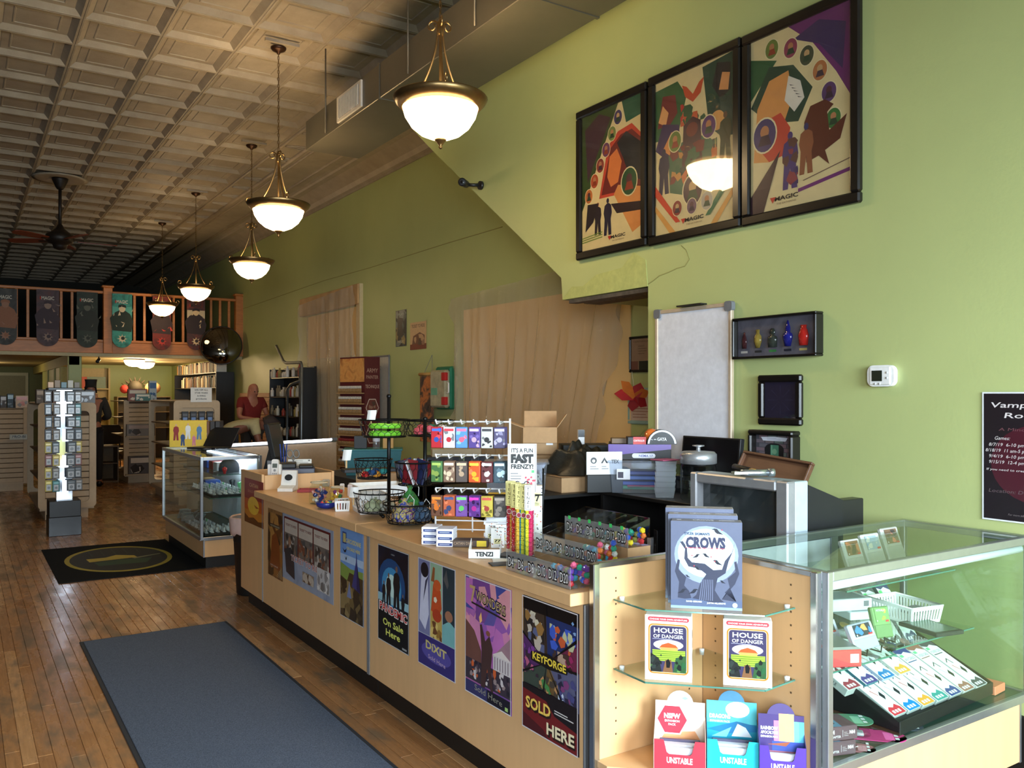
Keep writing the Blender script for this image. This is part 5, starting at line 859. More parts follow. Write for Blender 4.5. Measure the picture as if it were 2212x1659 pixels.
# club poster at the picture edge
def d_club(p, w_, h):
    wc = (214, 206, 206); p.fc(w_ * .5, h * .45, w_ * .42, (70, 24, 36), h * .3, 30); p.ft('Vampire LARP', w_ * .5, h * .88, h * .042, wc, w_ * .86, it=.25, bold=.01); p.ft('Roleplaying', w_ * .55, h * .80, h * .042, wc, w_ * .7, it=.25, bold=.01); p.ft("A Mind's Eye Theatre", w_ * .5, h * .70, h * .024, (110, 70, 76), w_ * .7, it=.25)
    p.ft('Games:', w_ * .18, h * .63, h * .028, wc, it=.25)
    for i, s in enumerate(('8/7/19  6-10 pm', '8/18/19  11 am-5 pm', '9/4/19  6-10 pm', '9/15/19  12-4 pm')): p.ft(s, w_ * .22, h * (.58 - .045 * i), h * .026, wc, w_ * (.32 + .06 * (i == 1)), it=.2)
    p.ft('If you need to create a character, please come', w_ * .46, h * .39, h * .018, wc, w_ * .84, it=.2); p.ft('early', w_ * .5, h * .35, h * .02, wc, it=.2); p.ft('Location: Downtown', w_ * .34, h * .22, h * .028, (100, 84, 88), w_ * .56, it=.25); p.ft('Upstairs in the', w_ * .5, h * .17, h * .02, (100, 84, 88), it=.25); p.ft('For more information, contact', w_ * .4, h * .05, h * .016, (120, 110, 112), it=.25)
a, b = at_x(2122, 847, XN - .004), at_x(2126, 1098, XN - .004); poster(2122, 847, 2380, 1152, mt((26, 18, 24), .45), d_club, 'dark red event poster with white script taped to the green wall', x=XN - .004, border=(.006, (226, 228, 232)))
# whiteboard leaning on the wall end
a, b = at_x(1416, 672, XN - .03), at_x(1581, 1006, XN - .03); w_, h = a.y - b.y, a.z - b.z + .02
t = thing('whiteboard', 'tall whiteboard with an aluminium frame leaning on the green wall', 'whiteboard', (XN - .012, (a.y + b.y) / 2, b.z - .02), -PI / 2)
MB().box(-w_ / 2 + .01, w_ / 2 - .01, -.016, -.004, .01, h - .01).build('board', mt((226, 228, 236), .12, coat=.4), t)
for r in ((-w_ / 2, w_ / 2, 0, .022), (-w_ / 2, w_ / 2, h - .022, h), (-w_ / 2, -w_ / 2 + .022, .022, h - .022), (w_ / 2 - .022, w_ / 2, .022, h - .022)): MB().box(r[0], r[1], -.024, 0, r[2], r[3], bev=.003).build('frame_bar', mt((206, 186, 160), .4, .3), t)
for x in (-1, 1):
    for z in (.02, h - .02): MB().prism(rrect(x * (w_ / 2 - .02) - .027, z - .027, x * (w_ / 2 - .02) + .027, z + .027, .015), -.028, axis='y').build('corner_cap', mt((110, 112, 116), .5), t)
MB().box(.2 * w_ - .11, .2 * w_ + .08, -.05, 0, h + .004, h + .012).build('pen_ledge', BLACK, t); bpy.data.objects['pen_ledge'].location.x = -.1
# ================================================================ things on the counter top
# dice bins: three stepped clear bins of six compartments
DICEM = None
def dice_mat():
    k = NT('dice_plastic'); oi = k.new('ShaderNodeObjectInfo'); cs = [(190, 50, 56), (50, 90, 190), (40, 150, 120), (226, 226, 222), (236, 210, 50), (220, 120, 60), (110, 70, 160), (60, 170, 200), (150, 150, 70), (200, 90, 120)]
    r = k.ramp(oi.outputs['Random'], [(i / len(cs), lin(c)) for i, c in enumerate(cs)], 'CONSTANT'); k.link(r.outputs[0], k.b.inputs['Base Color']); k.b.inputs['Roughness'].default_value = .15; k.b.inputs['Coat Weight'].default_value = .3; return k.m
DICEM = dice_mat()
def poly_die(n, r):
    m = MB()
    if n == 20:
        t = (1 + 5 ** .5) / 2; V = [(-1, t, 0), (1, t, 0), (-1, -t, 0), (1, -t, 0), (0, -1, t), (0, 1, t), (0, -1, -t), (0, 1, -t), (t, 0, -1), (t, 0, 1), (-t, 0, -1), (-t, 0, 1)]; F = [(0, 11, 5), (0, 5, 1), (0, 1, 7), (0, 7, 10), (0, 10, 11), (1, 5, 9), (5, 11, 4), (11, 10, 2), (10, 7, 6), (7, 1, 8), (3, 9, 4), (3, 4, 2), (3, 2, 6), (3, 6, 8), (3, 8, 9), (4, 9, 5), (2, 4, 11), (6, 2, 10), (8, 6, 7), (9, 8, 1)]; s = r / 1.9
        m.add([tuple(c * s for c in v) for v in V], F)
    elif n == 8: m.add([(r, 0, 0), (-r, 0, 0), (0, r, 0), (0, -r, 0), (0, 0, r), (0, 0, -r)], [(0, 2, 4), (2, 1, 4), (1, 3, 4), (3, 0, 4), (2, 0, 5), (1, 2, 5), (3, 1, 5), (0, 3, 5)])
    elif n == 4: m.add([(r, r, r), (r, -r, -r), (-r, r, -r), (-r, -r, r)], [(0, 1, 2), (0, 3, 1), (0, 2, 3), (1, 3, 2)]); m.v = [tuple(c * .7 for c in v) for v in m.v]
    else: m.box(-r * .65, r * .65, -r * .65, r * .65, -r * .65, r * .65, bev=r * .14)
    o = m.build('die', DICEM); d = o.data; bpy.data.objects.remove(o); return d
DIE = {n: poly_die(n, .0125) for n in (4, 6, 8, 20)}
qd = random.Random(21)
FROST = glass_mat((236, 238, 238), .15, 'frosted_acrylic', 1.2, .12)
def dice_bin(x, y0, z, dx, h, label, green, tiers):
    L = .385; n = 6; cw = L / n; t = thing('dice_bin', label, 'bin', (x, y0, z), 0, 'clear dice bins')
    def pane(nm, *b): MB().box(*b).build(nm, ACRYL, t)
    MB().box(0, .003, -L, 0, 0, h).build('front_pane', FROST, t); pane('back_pane', dx, dx + .003, -L, 0, 0, h + .03); pane('floor_pane', 0, dx, -L, 0, 0, .003)
    for i in range(n + 1): m = MB().prism([(0.003, .003), (dx, .003), (dx, h + .03), (.003, h)], .003, axis='y', o=(0, -i * cw - (.003 if i == n else 0), 0)); m.build('divider', ACRYL, t)
    for i, s in enumerate(('D4', 'D6', 'D8', 'D10', 'D12', 'D20')):
        p = MB(); p.ft(s, 0, 0, .034, (20, 20, 22), cw * (.62 if i < 3 else .78), bold=.10); p.ft(s, 0, 0, .033, (232, 232, 232), cw * (.52 if i < 3 else .68), bold=.0)
        if green: p.fr(-.008, .046, .008, .06, (70, 214, 110))
        p.build('number_label', PRN, t, (-.0008, -(i + .5) * cw, h * .24), FX)
        k = tiers[i]; kind = (4, 6, 8, 8, 20, 20)[i]
        for j in range(k):
            lay = j // 6; o = mk('die', DIE[kind], None, (x + .02 + (j % 2) * (dx - .04) + qd.uniform(-.008, .008), y0 - (i + .5) * cw + ((j // 2) % 3 - 1) * .018, z + .016 + lay * .02), (qd.uniform(0, 6), qd.uniform(0, 6), qd.uniform(0, 6)))
            tag(o, 'small coloured %s-sided die in the %s' % (kind if i != 3 else 'ten', label.split(',')[0]), 'die', 'dice in the clear bins')
    return t
XB = 1.664
dice_bin(XB, 2.595, ZT + .0005, .105, .072, 'lowest clear dice bin, at the counter edge', False, [3, 5, 4, 7, 17, 19])
dice_bin(XB + .19, 2.69, ZT + .035, .105, .072, 'middle clear dice bin, one step back', False, [3, 5, 5, 9, 15, 20]); dice_bin(XB + .38, 2.75, ZT + .075, .105, .072, 'rearmost clear dice bin, with green price stickers', True, [5, 5, 5, 5, 10, 17])
for x, h, y in ((XB + .19, .034, 2.69), (XB + .38, .074, 2.75)): tag(MB().box(0, .11, -.385, 0, 0, h).build('card_riser', CARD, loc=(x, y, ZT + .0005)), 'brown card riser under the %s dice bin' % ('middle' if h < .05 else 'rearmost'), 'box')
# chewed-open tube game boxes
def tube_game(u, v, cols, head, label, rz, w_=.030, words=(30, 30, 28)):
    b = at_z(u, v, ZT); t = thing('dice_tube', label, 'game', (b.x, b.y, ZT + .012), rz, 'tall dice tubes beside the dice bins')
    h = .275; MB().box(-w_ / 2, w_ / 2, -w_ / 2, w_ / 2, .0, h * .64).build('clear_tube', ACRYL, t)
    for s, c in ((-1, cols[0]), (1, cols[1])):
        d = MB(); d.k = c
        for k in range(10): d.box(s * .0068 - .0062, s * .0068 + .0062, -.0125, .0125, .002 + k * .0175, .0188 + k * .0175, bev=.0015)
        o = d.build('dice_column', PRG, t); p = MB(); q = random.Random(int(u) + s)
        for k in range(26): p.fc(q.uniform(-.005, .005), q.uniform(.004, .17), .0013, (240, 236, 230) if c[2] < 110 and c[0] > 150 and c[1] < 120 else (50, 46, 40), n=6)
        p.build('pips', PRN, o, (s * .0068, -.0127, 0), FY)
    MB().box(-w_ / 2 - .001, w_ / 2 + .001, -w_ / 2 - .001, w_ / 2 + .001, h * .64, h, head, bev=.001).build('header_box', PRN, t); p = MB()
    p.fr(-w_ * .4, h * .66, w_ * .4, h * .98, (40, 38, 34)); p.fr(-w_ * .37, h * .664, w_ * .37, h * .976, head)
    for k, ch in enumerate('TENZI'): p.ft(ch, 0, h * (.92 - .06 * k), .012, words, rot=0)
    p.build('header_print', PRG, t, (0, -w_ / 2 - .0014, 0), FY); p = MB(); p.fc(0, h * .56, .0105, (230, 214, 206)); p.fc(0, h * .56, .0085, (160, 70, 80)); p.build('round_sticker', PRG, t, (0, -w_ / 2 - .0012, 0), FY)
Yl = (236, 226, 150)
tube_game(1103, 1192, ((176, 40, 50), (226, 150, 60)), Yl, 'leftmost dice tube, red and amber dice under a pale yellow header', -.95); tube_game(1114, 1198, ((186, 36, 46), (230, 160, 60)), Yl, 'second dice tube, deep red and amber dice', -.95); tube_game(1124, 1203, ((236, 190, 70), (40, 140, 160)), Yl, 'third dice tube, golden and teal dice', -.95); tube_game(1134, 1204, ((226, 220, 60), (120, 170, 90)), Yl, 'fourth dice tube, lemon and green dice', -.95); tube_game(1144, 1207, ((236, 226, 60), (226, 60, 110)), (238, 236, 230), 'rightmost dice tube with white header, lemon and pink dice', -.95)
b = at_z(1120, 1206, ZT); tag(MB().box(-.075, .09, -.04, .05, 0, .011, bev=.003).build('tube_stand', BLACK, loc=(b.x, b.y + .01, ZT + .0005), rot=(0, 0, -.95)), 'low black stand under the five dice tubes', 'stand')
# sign on wire stand
b = at_z(1128, 1172, ZT); sz = .245
t = thing('counter_sign', 'white fun fast frenzy sign clipped on a black wire stand', 'sign', (b.x, b.y, ZT), -.60)
MB().tube([(0.09, 0, .0), (0.09, 0, .32)], .004, 6).build('wire_post', WIREB, t); MB().tube([(-.16, 0, .205), (.09, 0, .205)], .003, 6).build('wire_bar', WIREB, t); MB().tube([(-.06, .06, .0), (.1, .06, 0), (.1, -.06, 0), (-.06, -.06, 0)], .004, 6, closed=True).build('wire_foot', WIREB, t)
for x in (-.02, .02): MB().tube(arc_pts if 0 else [(x + .016 * math.cos(a), -.012, .235 + .03 * math.sin(a)) for a in [PI * k / 8 for k in range(9)]], .0016, 5).build('wire_loop', WIREB, t)
MB().box(-.062, .062, -.001, .001, .215, .425, (238, 238, 238)).build('sign_card', PRN, t)
p = MB()
for r in ((-.058, .219, .058, .2205), (-.058, .4195, .058, .421), (-.058, .219, -.0565, .421), (.0565, .219, .058, .421)): p.fr(*r, (40, 40, 40))
p.ft("IT'S A FUN", 0, .388, .018, (24, 24, 24), .092, bold=.03); p.ft('FAST', 0, .345, .034, (18, 18, 18), .098, bold=.08); p.ft('FRENZY!', 0, .318, .019, (24, 24, 24), .096, bold=.04); p.lines(-.05, .0, .295, .011, 3, .004, (120, 120, 120)); p.fr(.04, .30, .052, .312, (80, 220, 110))
q = random.Random(3)
for i in range(9): x, y = q.uniform(.012, .05), q.uniform(.245, .28); p.flat([(x, y), (x + .008, y + .003), (x + .006, y + .011), (x - .002, y + .008)], (206, 70, 90))
p.build('sign_lettering', PRN, t, (0, -.0014, 0), FY)
def dice_print(p, a, b, n=26, bgc=(236, 236, 232), word='77', y=.7, sub='WAYS'):
    p.fr(0, 0, a, b, bgc); q = random.Random(n)
    for i in range(n): x, yy = q.uniform(.03, .92) * a, q.uniform(.03, .95) * b; s = a * .07; p.flat([(x, yy), (x + s, yy + s * .3), (x + s * .7, yy + s * 1.2), (x - s * .3, yy + s * .9)], q.choice([(70, 74, 84), (100, 104, 110), (206, 96, 60), (60, 60, 66), (190, 160, 60)]))
    p.fr(a * .22, b * (y - .1), a * .8, b * (y + .16), (236, 230, 170)); p.ft(word, a * .5, b * y, b * .12, (24, 24, 24), a * .5, bold=.05); p.ft(sub, a * .5, b * (y - .08), b * .05, (40, 40, 40), a * .4, bold=.02)
b = at_z(1166, 1168, ZT); pbox('card_display', 'tall white card display printed with dice behind the wire sign', 'box', .07, .05, .235, (b.x, b.y + .03, ZT + .001), -.55, (236, 236, 232), lambda p, a, c: dice_print(p, a, c, 40, y=.72, sub='WAYS TO PLAY'))
for k, (u, v) in enumerate(((1075, 1184), (1062, 1172), (1084, 1176))): b = at_z(u, v, ZT); pbox('card_pack', 'small dice printed card pack %s' % ('in front, left of the tubes', 'behind the front pack', 'tucked against the tubes')[k], 'box', .055, .02, .082, (b.x, b.y, ZT + .001 + .0), -.62, (236, 236, 232), lambda p, a, c: dice_print(p, a, c, 24, y=.3), group='small dice printed packs')
b = at_z(1046, 1207, ZT); t = thing('card_tray', 'white open card tray lettered TENZI at the counter edge', 'box', (b.x, b.y, ZT + .0008), -.62)
MB().box(-.06, .06, 0, .11, 0, .003, (236, 236, 232)).build('tray_floor', PRN, t); MB().box(-.06, .06, 0, .002, 0, .035, (236, 236, 232)).build('tray_front', PRN, t)
for s in (-1, 1): MB().prism([(0, 0), (.11, 0), (.11, .06), (0, .035)], .002, axis='x', o=(s * .06 - .001, 0, 0)).build('tray_side', mt((236, 236, 232), .5), t)
p = MB(); p.ft('TENZI', 0, .009, .017, (30, 30, 30), .07, bold=.05); p.build('tray_lettering', PRN, t, (0, -.0008, 0), FY)
tag(MB().box(-.05, .05, -.035, .035, 0, .002).build('flyer', PAPER, loc=(b.x + .05, b.y - .075, ZT + .001), rot=(0, 0, -.5)), 'small white leaflet lying before the dice tubes', 'paper')
b = at_z(1075, 1222, ZT); tag(MB().box(-.05, .05, -.03, .03, 0, .004, bev=.001).build('dark_mat', BLACK, loc=(b.x + .03, b.y + .01, ZT + .0008), rot=(0, 0, -.3)), 'thin black slab under the left end of the dice bins', 'mat')
# six white deck boxes in two stacks
for i in range(2):
    for k in range(3):
        b = at_z(960 - 32 * i, 1182 - 5 * i, ZT); pbox('deck_box', ('right' if i == 0 else 'left') + ' stack of small white boxes, %s box' % ('bottom', 'middle', 'top')[k], 'box', .072, .095, .0245, (b.x, b.y, ZT + .0006 + k * .025), -.70, (232, 232, 238), lambda p, a, c: (p.fr(a * .12, c * .2, a * .95, c * .65, (50, 66, 120)), p.fr(a * .2, c * .38, a * .8, c * .48, (190, 196, 220))), left=lambda p, a, c: [p.fr(a * (.1 + .1 * j), c * .15, a * (.16 + .1 * j), c * .75, (150, 150, 158)) for j in range(4)], group='small white deck boxes')
b = at_z(1012, 1186, ZT); pbox('game_box', 'low dark brown box behind the white deck boxes', 'box', .16, .06, .03, (b.x + .02, b.y + .03, ZT + .0006), -.62, (70, 52, 40), lambda p, a, c: (p.ft('CATAN DICE', a * .35, c * .35, c * .4, (170, 140, 110), a * .5), p.fr(a * .7, c * .1, a * .95, c * .9, (226, 200, 60))))
# white wire rack of card decks
rb = at_z(1008, 1160, ZT); rz = -.72
t = thing('wire_rack', 'white wire counter rack hung with rows of card decks', 'rack', (rb.x + .03, rb.y + .0, ZT), rz)
RW, RH = .34, .53
for x in (-RW / 2, RW / 2): MB().tube([(x, -.10, .004), (x, 0, .004), (x, 0, RH if x > 0 else .17)], .005, 6).build('wire_upright', WIREW, t)
MB().tube([(0, 0, .02), (0, 0, .17)], .004, 6).build('wire_upright', WIREW, t)
for z in (.03, .07, .11, .15): MB().tube([(-RW / 2, 0, z), (RW / 2, 0, z)], .0032, 5).build('cross_wire', WIREW, t)
rows = (.215, .365, .515); DK = [((190, 40, 50), (60, 90, 170)), ((206, 206, 214), (190, 50, 60)), ((70, 130, 190), (220, 60, 100)), ((90, 70, 140), (206, 170, 190)), ((200, 200, 196), (50, 50, 54)), ((60, 50, 90), (150, 140, 190)), ((70, 110, 60), (140, 160, 80)), ((120, 90, 70), (210, 190, 160)), ((70, 54, 46), (170, 140, 110)), ((214, 90, 40), (240, 180, 60)), ((90, 30, 34), (220, 210, 200)), ((30, 60, 74), (170, 200, 206)), ((110, 70, 50), (220, 120, 50)), ((190, 90, 50), (60, 70, 110)), ((110, 60, 150), (90, 190, 90)), ((100, 50, 140), (200, 60, 160)), ((200, 180, 70), (170, 70, 60)), ((54, 46, 40), (120, 110, 100))]
for r, z in enumerate(rows):
    for x in (-RW / 2, RW / 2 - .012): MB().tube([(x, 0, z), (x + .012, 0, z)], .004, 5)
    MB().tube([(-RW / 2, .0, z), (RW / 2, .0, z)], .0035, 5).build('cross_wire', WIREW, t)
    for c in range(6):
        x = -RW / 2 + .03 + c * .056; MB().tube([(x, 0, z), (x, -.105, z - .006), (x, -.125, z + .012)], .0036, 6).build('hook', WIREW, t)
        k = (2 - r) * 6 + c; n = 3 if c == 5 else (2 if c % 2 else 1)
        for j in range(n):
            col, ac = DK[k]
            def fp(p, a, b_, col=col, ac=ac, k=k):
                blobs(p, a * .05, b_ * .05, a * .95, b_ * .95, [ac, tuple(int(v * .6) for v in col), tuple(min(255, v + 40) for v in col)], 7, a * .22, k); p.fr(a * .1, b_ * .8, a * .9, b_ * .92, tuple(min(255, int(v * 1.2) + 10) for v in ac)); p.fc(a * .5, b_ * .4, a * .22, ac)
            M = Matrix.Rotation(rz, 4, 'Z'); lp = M @ Vector((x, -.10 + j * .026 - .008, z - .112)); loc = t.location + lp
            o = pbox('card_deck', '%s card deck%s, %s row of the white wire rack' % (('red and blue', 'silver and red', 'sky blue', 'violet and rose', 'black and white', 'dark violet', 'moss green', 'tan brown', 'umber', 'orange', 'maroon', 'dark teal', 'copper', 'rust and slate', 'purple and green', 'magenta', 'mustard', 'charcoal')[k], ('', ' second on its hook', ' rearmost on its hook')[2 - j if n == 3 else (1 - j if n == 2 else 0)], ('bottom', 'middle', 'top')[r]), 'card deck', .052, .018, .092, loc, rz + .12 * ((c % 3) - 1), col, fp, left=lambda p, a, b_, ac=ac: p.fr(a * .15, b_ * .1, a * .85, b_ * .9, ac), group='card decks on the white rack')
            MB().box(-.012, .012, .008, .0095, .092, .118).build('hang_tab', ACRYL, o)
# wire basket stands
def wire_basket(t, z, r, h, off=Vector((0, 0, 0))):
    p = MB(); name = 'wire_basket'
    for rr, zz, th in ((r, z + h, .0038), (r * .82, z, .003)): p.tube([(rr * math.cos(2 * PI * k / 28), rr * math.sin(2 * PI * k / 28), zz) for k in range(28)], th, 5, closed=True)
    n = 22
    def pt(a, s): rr = r * (.82 + .18 * s); return (rr * math.cos(a), rr * math.sin(a), z + h * s)
    for k in range(n):
        a = 2 * PI * k / n; b = 2 * PI * (k + .5) / n; c = 2 * PI * (k + 1) / n; w_ = .0014
        for q in ([pt(a, 0), pt(a, .22)], [pt(a, .22), pt(b, .36)], [pt(b, .36), pt(c, .22)], [pt(b, .36), pt(b, .64)], [pt(b, .64), pt(a, .78)], [pt(b, .64), pt(c, .78)], [pt(a, .78), pt(a, 1)]): p.tube(q, w_, 4, caps=False)
    for k in range(7): x = -r * .75 + r * 1.5 * k / 6; y = math.sqrt(max(0, (r * .82) ** 2 - x * x)); p.tube([(x, -y, z), (x, y, z)], .0015, 4, caps=False); p.tube([(-y, x, z), (y, x, z)], .0015, 4, caps=False)
    p.tube([(0, r * .82, z), (-off.x, -off.y, z)] if off.length > .02 else [(-r * .8, 0, z), (r * .8, 0, z)], .004, 5)
    p.v = [(a + off.x, b + off.y, c) for a, b, c in p.v]; return p.build(name, WIREB, t)
def stand(u, v, label, tiers, top):
    b = at_z(u, v, ZT); t = thing('basket_stand', label, 'stand', (b.x, b.y, ZT)); d = b.x * _s + b.y * _c
    Z = lambda vv: EYE - (vv - 852) * d / FPX - ZT
    MB().tube([(0, 0, .02), (0, 0, Z(top))], .010, 8).build('pole', WIREB, t); MB().ball((0, 0, Z(top)), .013).build('finial', WIREB, t)
    for a in range(4): MB().ball((.05 * math.cos(a * PI / 2 + .5), .05 * math.sin(a * PI / 2 + .5), .010), .010).build('ball_foot', WIREB, t)
    out = []
    for (uc, fw, vr, vb, r) in tiers: z0 = max(.022, Z(vb)); of = Vector((_c, -_s, 0)) * ((uc - u) * d / FPX) + Vector((_s, _c, 0)) * fw; wire_basket(t, z0, r, Z(vr) - z0, of); out.append((b + of, ZT + z0, r))
    return out
SL = stand(840, 1117, 'left black wire basket stand of three tiers on the counter', [(815, .07, 1066, 1117, .134), (806, 0, 992, 1032, .098), (834, -.05, 906, 942, .132)], 856)
SR = stand(918, 1128, 'right black wire basket stand of three tiers behind the card rack', [(890, -.13, 1080, 1132, .124), (896, 0, 998, 1046, .10), (919, .16, 910, 944, .134)], 905)
def bag(b, z, dx, dy, r, sz, cols, label, name='cloth_bag', cord=True, seed=1, top=1.5, grp=None):
    q = random.Random(seed); t = thing(name, label, 'bag', (b.x + dx, b.y + dy, z)); m = MB(); m.s = True; V = 14
    prof = [(.3, 0), (.9, .08), (1, .35), (.9, .7), (.5, 1.0), (.16, 1.15), (.3, 1.32)]
    m.lathe([(a * r, c * sz) for a, c in prof], 16, cap=False); m.v = [(x * (1 + .12 * q.uniform(-1, 1)), y * (1 + .12 * q.uniform(-1, 1)), zz) for x, y, zz in m.v]
    m.build('bag_cloth', painted(cols, 28, .8, 2, name='bag_cloth_print', dist=1.5), t)
    if cord: MB().tube([(.16 * r, 0, 1.15 * sz), (.6 * r, .2 * r, 1.5 * sz), (.9 * r, 0, 1.2 * sz), (.7 * r, -.3 * r, .9 * sz)], .002, 5).build('draw_cord', WHITE, t)
    return t
b, z, r = SR[0]
bag(b, z + .004, -.035, -.02, .06, .085, ((30, 40, 120), (40, 56, 150), (190, 170, 60), (40, 50, 140), (170, 50, 50)), 'blue patterned drawstring bag in the bottom basket of the right stand', seed=2); bag(b, z + .004, .03, .05, .055, .125, ((40, 110, 50), (60, 140, 60), (30, 80, 40), (150, 120, 40)), 'green patterned drawstring bag in the bottom right basket', seed=3); bag(b, z + .004, .045, -.045, .05, .07, ((20, 30, 50), (60, 90, 120), (24, 34, 56), (150, 170, 190)), 'navy patterned cloth bag in the bottom right basket', seed=4)
for i, (dx, dy, cl) in enumerate(((-.02, -.02, (170, 176, 140)), (.06, -.04, (190, 190, 176)), (.03, .05, (150, 160, 130)))): b, z, r = SL[0]; bag(b, z + .004, dx - .03, dy, .045, .05, (cl, tuple(int(v * .85) for v in cl)), ('pale green', 'cream', 'sage')[i] + ' pouch in the bottom basket of the left stand', 'small_pouch', False, i + 7, grp=1)
b, z, r = SL[2]
for k in range(2):
    m = MB(); m.tube([(.072 * math.cos(2 * PI * i / 24) * (1 + .05 * math.sin(6 * 2 * PI * i / 24)), .072 * math.sin(2 * PI * i / 24) * (1 + .05 * math.sin(6 * 2 * PI * i / 24)), 0) for i in range(24)], .0135, 6, closed=True); tag(m.build('green_tray', mt((130, 214, 60), .4), loc=(b.x, b.y, z + .017 + .038 * k)), ('lower', 'upper') [k] + ' lime green scalloped ring in the top left basket', 'tray', 'lime green rings')
for s, (B, cs, nm, rr) in enumerate(((SR[2], ((40, 130, 100), (206, 90, 100), (226, 210, 200)), 'top right basket', .030), (SL[1], ((170, 40, 40), (60, 150, 150), (206, 140, 50), (40, 70, 110)), 'middle left basket', .024), (SR[1], ((130, 30, 40), (90, 96, 110), (40, 50, 90), (210, 210, 220)), 'middle right basket', .03))):
    b, z, r = B; q = random.Random(s)
    for k in range(9):
        a = k * 2.4; d = r * .68 * math.sqrt((k + .5) / 9); c = cs[k % len(cs)]
        if s == 2: o = MB().box(-.04, .04, -.004, .004, 0, .12, bev=.002).build('flat_pouch', mt(c, .35), loc=(b.x + d * math.cos(a) * .7, b.y + d * math.sin(a) * .7, z + .006), rot=(q.uniform(-.35, .35), q.uniform(-.5, .5), q.uniform(0, 3))); tag(o, ('dark red', 'grey', 'navy', 'pale')[k % 4] + ' flat pouch standing in the ' + nm, 'pouch', 'flat pouches in the middle right basket')
        else: o = MB().lathe([(.001, 0), (rr * .8, .006), (rr, rr * .7), (rr * .7, rr * 1.25), (.001, rr * 1.4)], 8, cap=False, smooth=False).build('dice_packet', mt(c, .2), loc=(b.x + d * math.cos(a), b.y + d * math.sin(a), z + .004 + .012 * (k % 2)), rot=(0, 0, a)); tag(o, (('green', 'pink', 'cream') if s == 0 else ('red', 'teal', 'amber', 'blue'))[k % len(cs)] + ' rounded dice packet in the ' + nm, 'packet', 'dice packets in the ' + nm)
for (u, v, zz, l) in ((803, 905, 0, 'top left'), (768, 990, 0, 'middle left'), (770, 1070, 0, 'bottom left')):
    i = {'top left': 2, 'middle left': 1, 'bottom left': 0}[l]; b, z, r = SL[i]; d = b.x * _s + b.y * _c; rt = Vector((_c, -_s, 0)); p0 = b + rt * ((u - 840) * d / FPX * .8); zz = EYE - (v - 852) * d / FPX
    t = thing('price_tag', 'white paper price tag on a clothes peg at the %s basket' % l, 'tag', (p0.x, p0.y, zz - .03), -.55); MB().box(-.004, .004, -.004, .004, -.02, .05).build('wooden_peg', mt((196, 160, 110), .7), t)
    m = MB(); m.grid(lambda a, c: (-.022 + .044 * a + .008 * c, -.006 - .012 * math.sin(PI * a), .02 + .055 * c), 6, 2); m.build('paper_slip', PAPER, t)
# far end of the counter: baskets, jars, phone, organiser
b = at_z(775, 1112, ZT); basket(.16, .22, .10, (b.x + .10, b.y + .08, ZT + .0006), -.2, 'grey white perforated plastic basket beside the left wire stand', mt((226, 222, 218), .45), holes=True)
b = at_z(732, 1104, ZT); basket(.075, .12, .055, (b.x + .03, b.y + .03, ZT + .0006), -.35, 'small white slotted basket at the counter edge')
for i in range(5): tag(MB().box(-.004, .004, -.03, .03, 0, .05, bev=.002).build('packet', mt(((206, 150, 60), (180, 60, 60), (60, 60, 70), (200, 190, 170), (90, 60, 40))[i], .4), loc=(b.x + .005 + .012 * i, b.y + .03, ZT + .006), rot=(.0, .15, -.35)), ('amber', 'red', 'black', 'cream', 'brown')[i] + ' flat packet in the small white slotted basket', 'packet', 'packets in the small white basket')
b = at_z(762, 1078, ZT); t = thing('storage_tray', 'long white plastic tray on the counter behind the perforated basket', 'tray', (b.x + .22, b.y + .12, ZT + .0006), -.15)
for q in ((-.16, .16, -.12, -.115, 0, .07), (-.16, .16, .115, .12, 0, .07), (-.16, -.155, -.12, .12, 0, .07), (.155, .16, -.12, .12, 0, .07)): MB().box(*q, bev=.002).build('tray_wall', WHITE, t)
MB().box(-.155, .155, -.115, .115, 0, .004).build('tray_floor', WHITE, t)
def jar(u, v, r, h, label, fill, square=False, lid=None):
    b = at_z(u, v, ZT); t = thing('glass_jar', label, 'jar', (b.x, b.y, ZT + .0006)); n = 8 if square else 24
    MB().lathe([(r * .9, 0), (r, .01), (r, h * .72), (r * .93, h * .8), (r * .76, h * .86), (r * .76, h), (r * .8, h)], n, cap=False, smooth=not square).build('glass', GLASS, t); MB().lathe([(.001, .002), (r * .9, .003)], n, cap=False).build('glass_base', GLASS, t); MB().tube([(r * .79 * math.cos(2 * PI * k / 20), r * .79 * math.sin(2 * PI * k / 20), h) for k in range(20)], .004, 5, closed=True).build('rim', mt((206, 190, 160), .1), t)
    if lid: MB().lathe([(r * .86, h + .003), (r * .9, h + .008), (r * .9, h + .05), (r * .8, h + .07), (.02, h + .085), (.02, h + .10), (.03, h + .115), (.001, h + .12)], 24).build('lid', lid, t)
    q = random.Random(int(u))
    for k in range(fill[1]):
        a = q.uniform(0, 6.28); d = r * .68 * math.sqrt(q.random()); z = .012 + .62 * h * (k / fill[1]) * .9; c = q.choice(fill[0]); o = MB().box(-.011, .011, -.009, .009, -.008, .008, bev=.003).build('sweet', mt(c, .3), None, (b.x + d * math.cos(a), b.y + d * math.sin(a), ZT + z + .006), (q.uniform(0, 3), q.uniform(0, 3), a))
        tag(o, 'wrapped sweet or trinket in the ' + label, 'sweet', 'trinkets in the ' + label)
    return t
jar(690, 1088, .062, .125, 'square glass jar nearest the telephone', ([(206, 206, 210), (40, 50, 110), (190, 120, 110), (220, 190, 150)], 36), True); jar(727, 1085, .045, .09, 'small round glass jar beside the slotted basket', ([(190, 60, 50), (60, 120, 70), (220, 170, 60), (130, 60, 120)], 20))
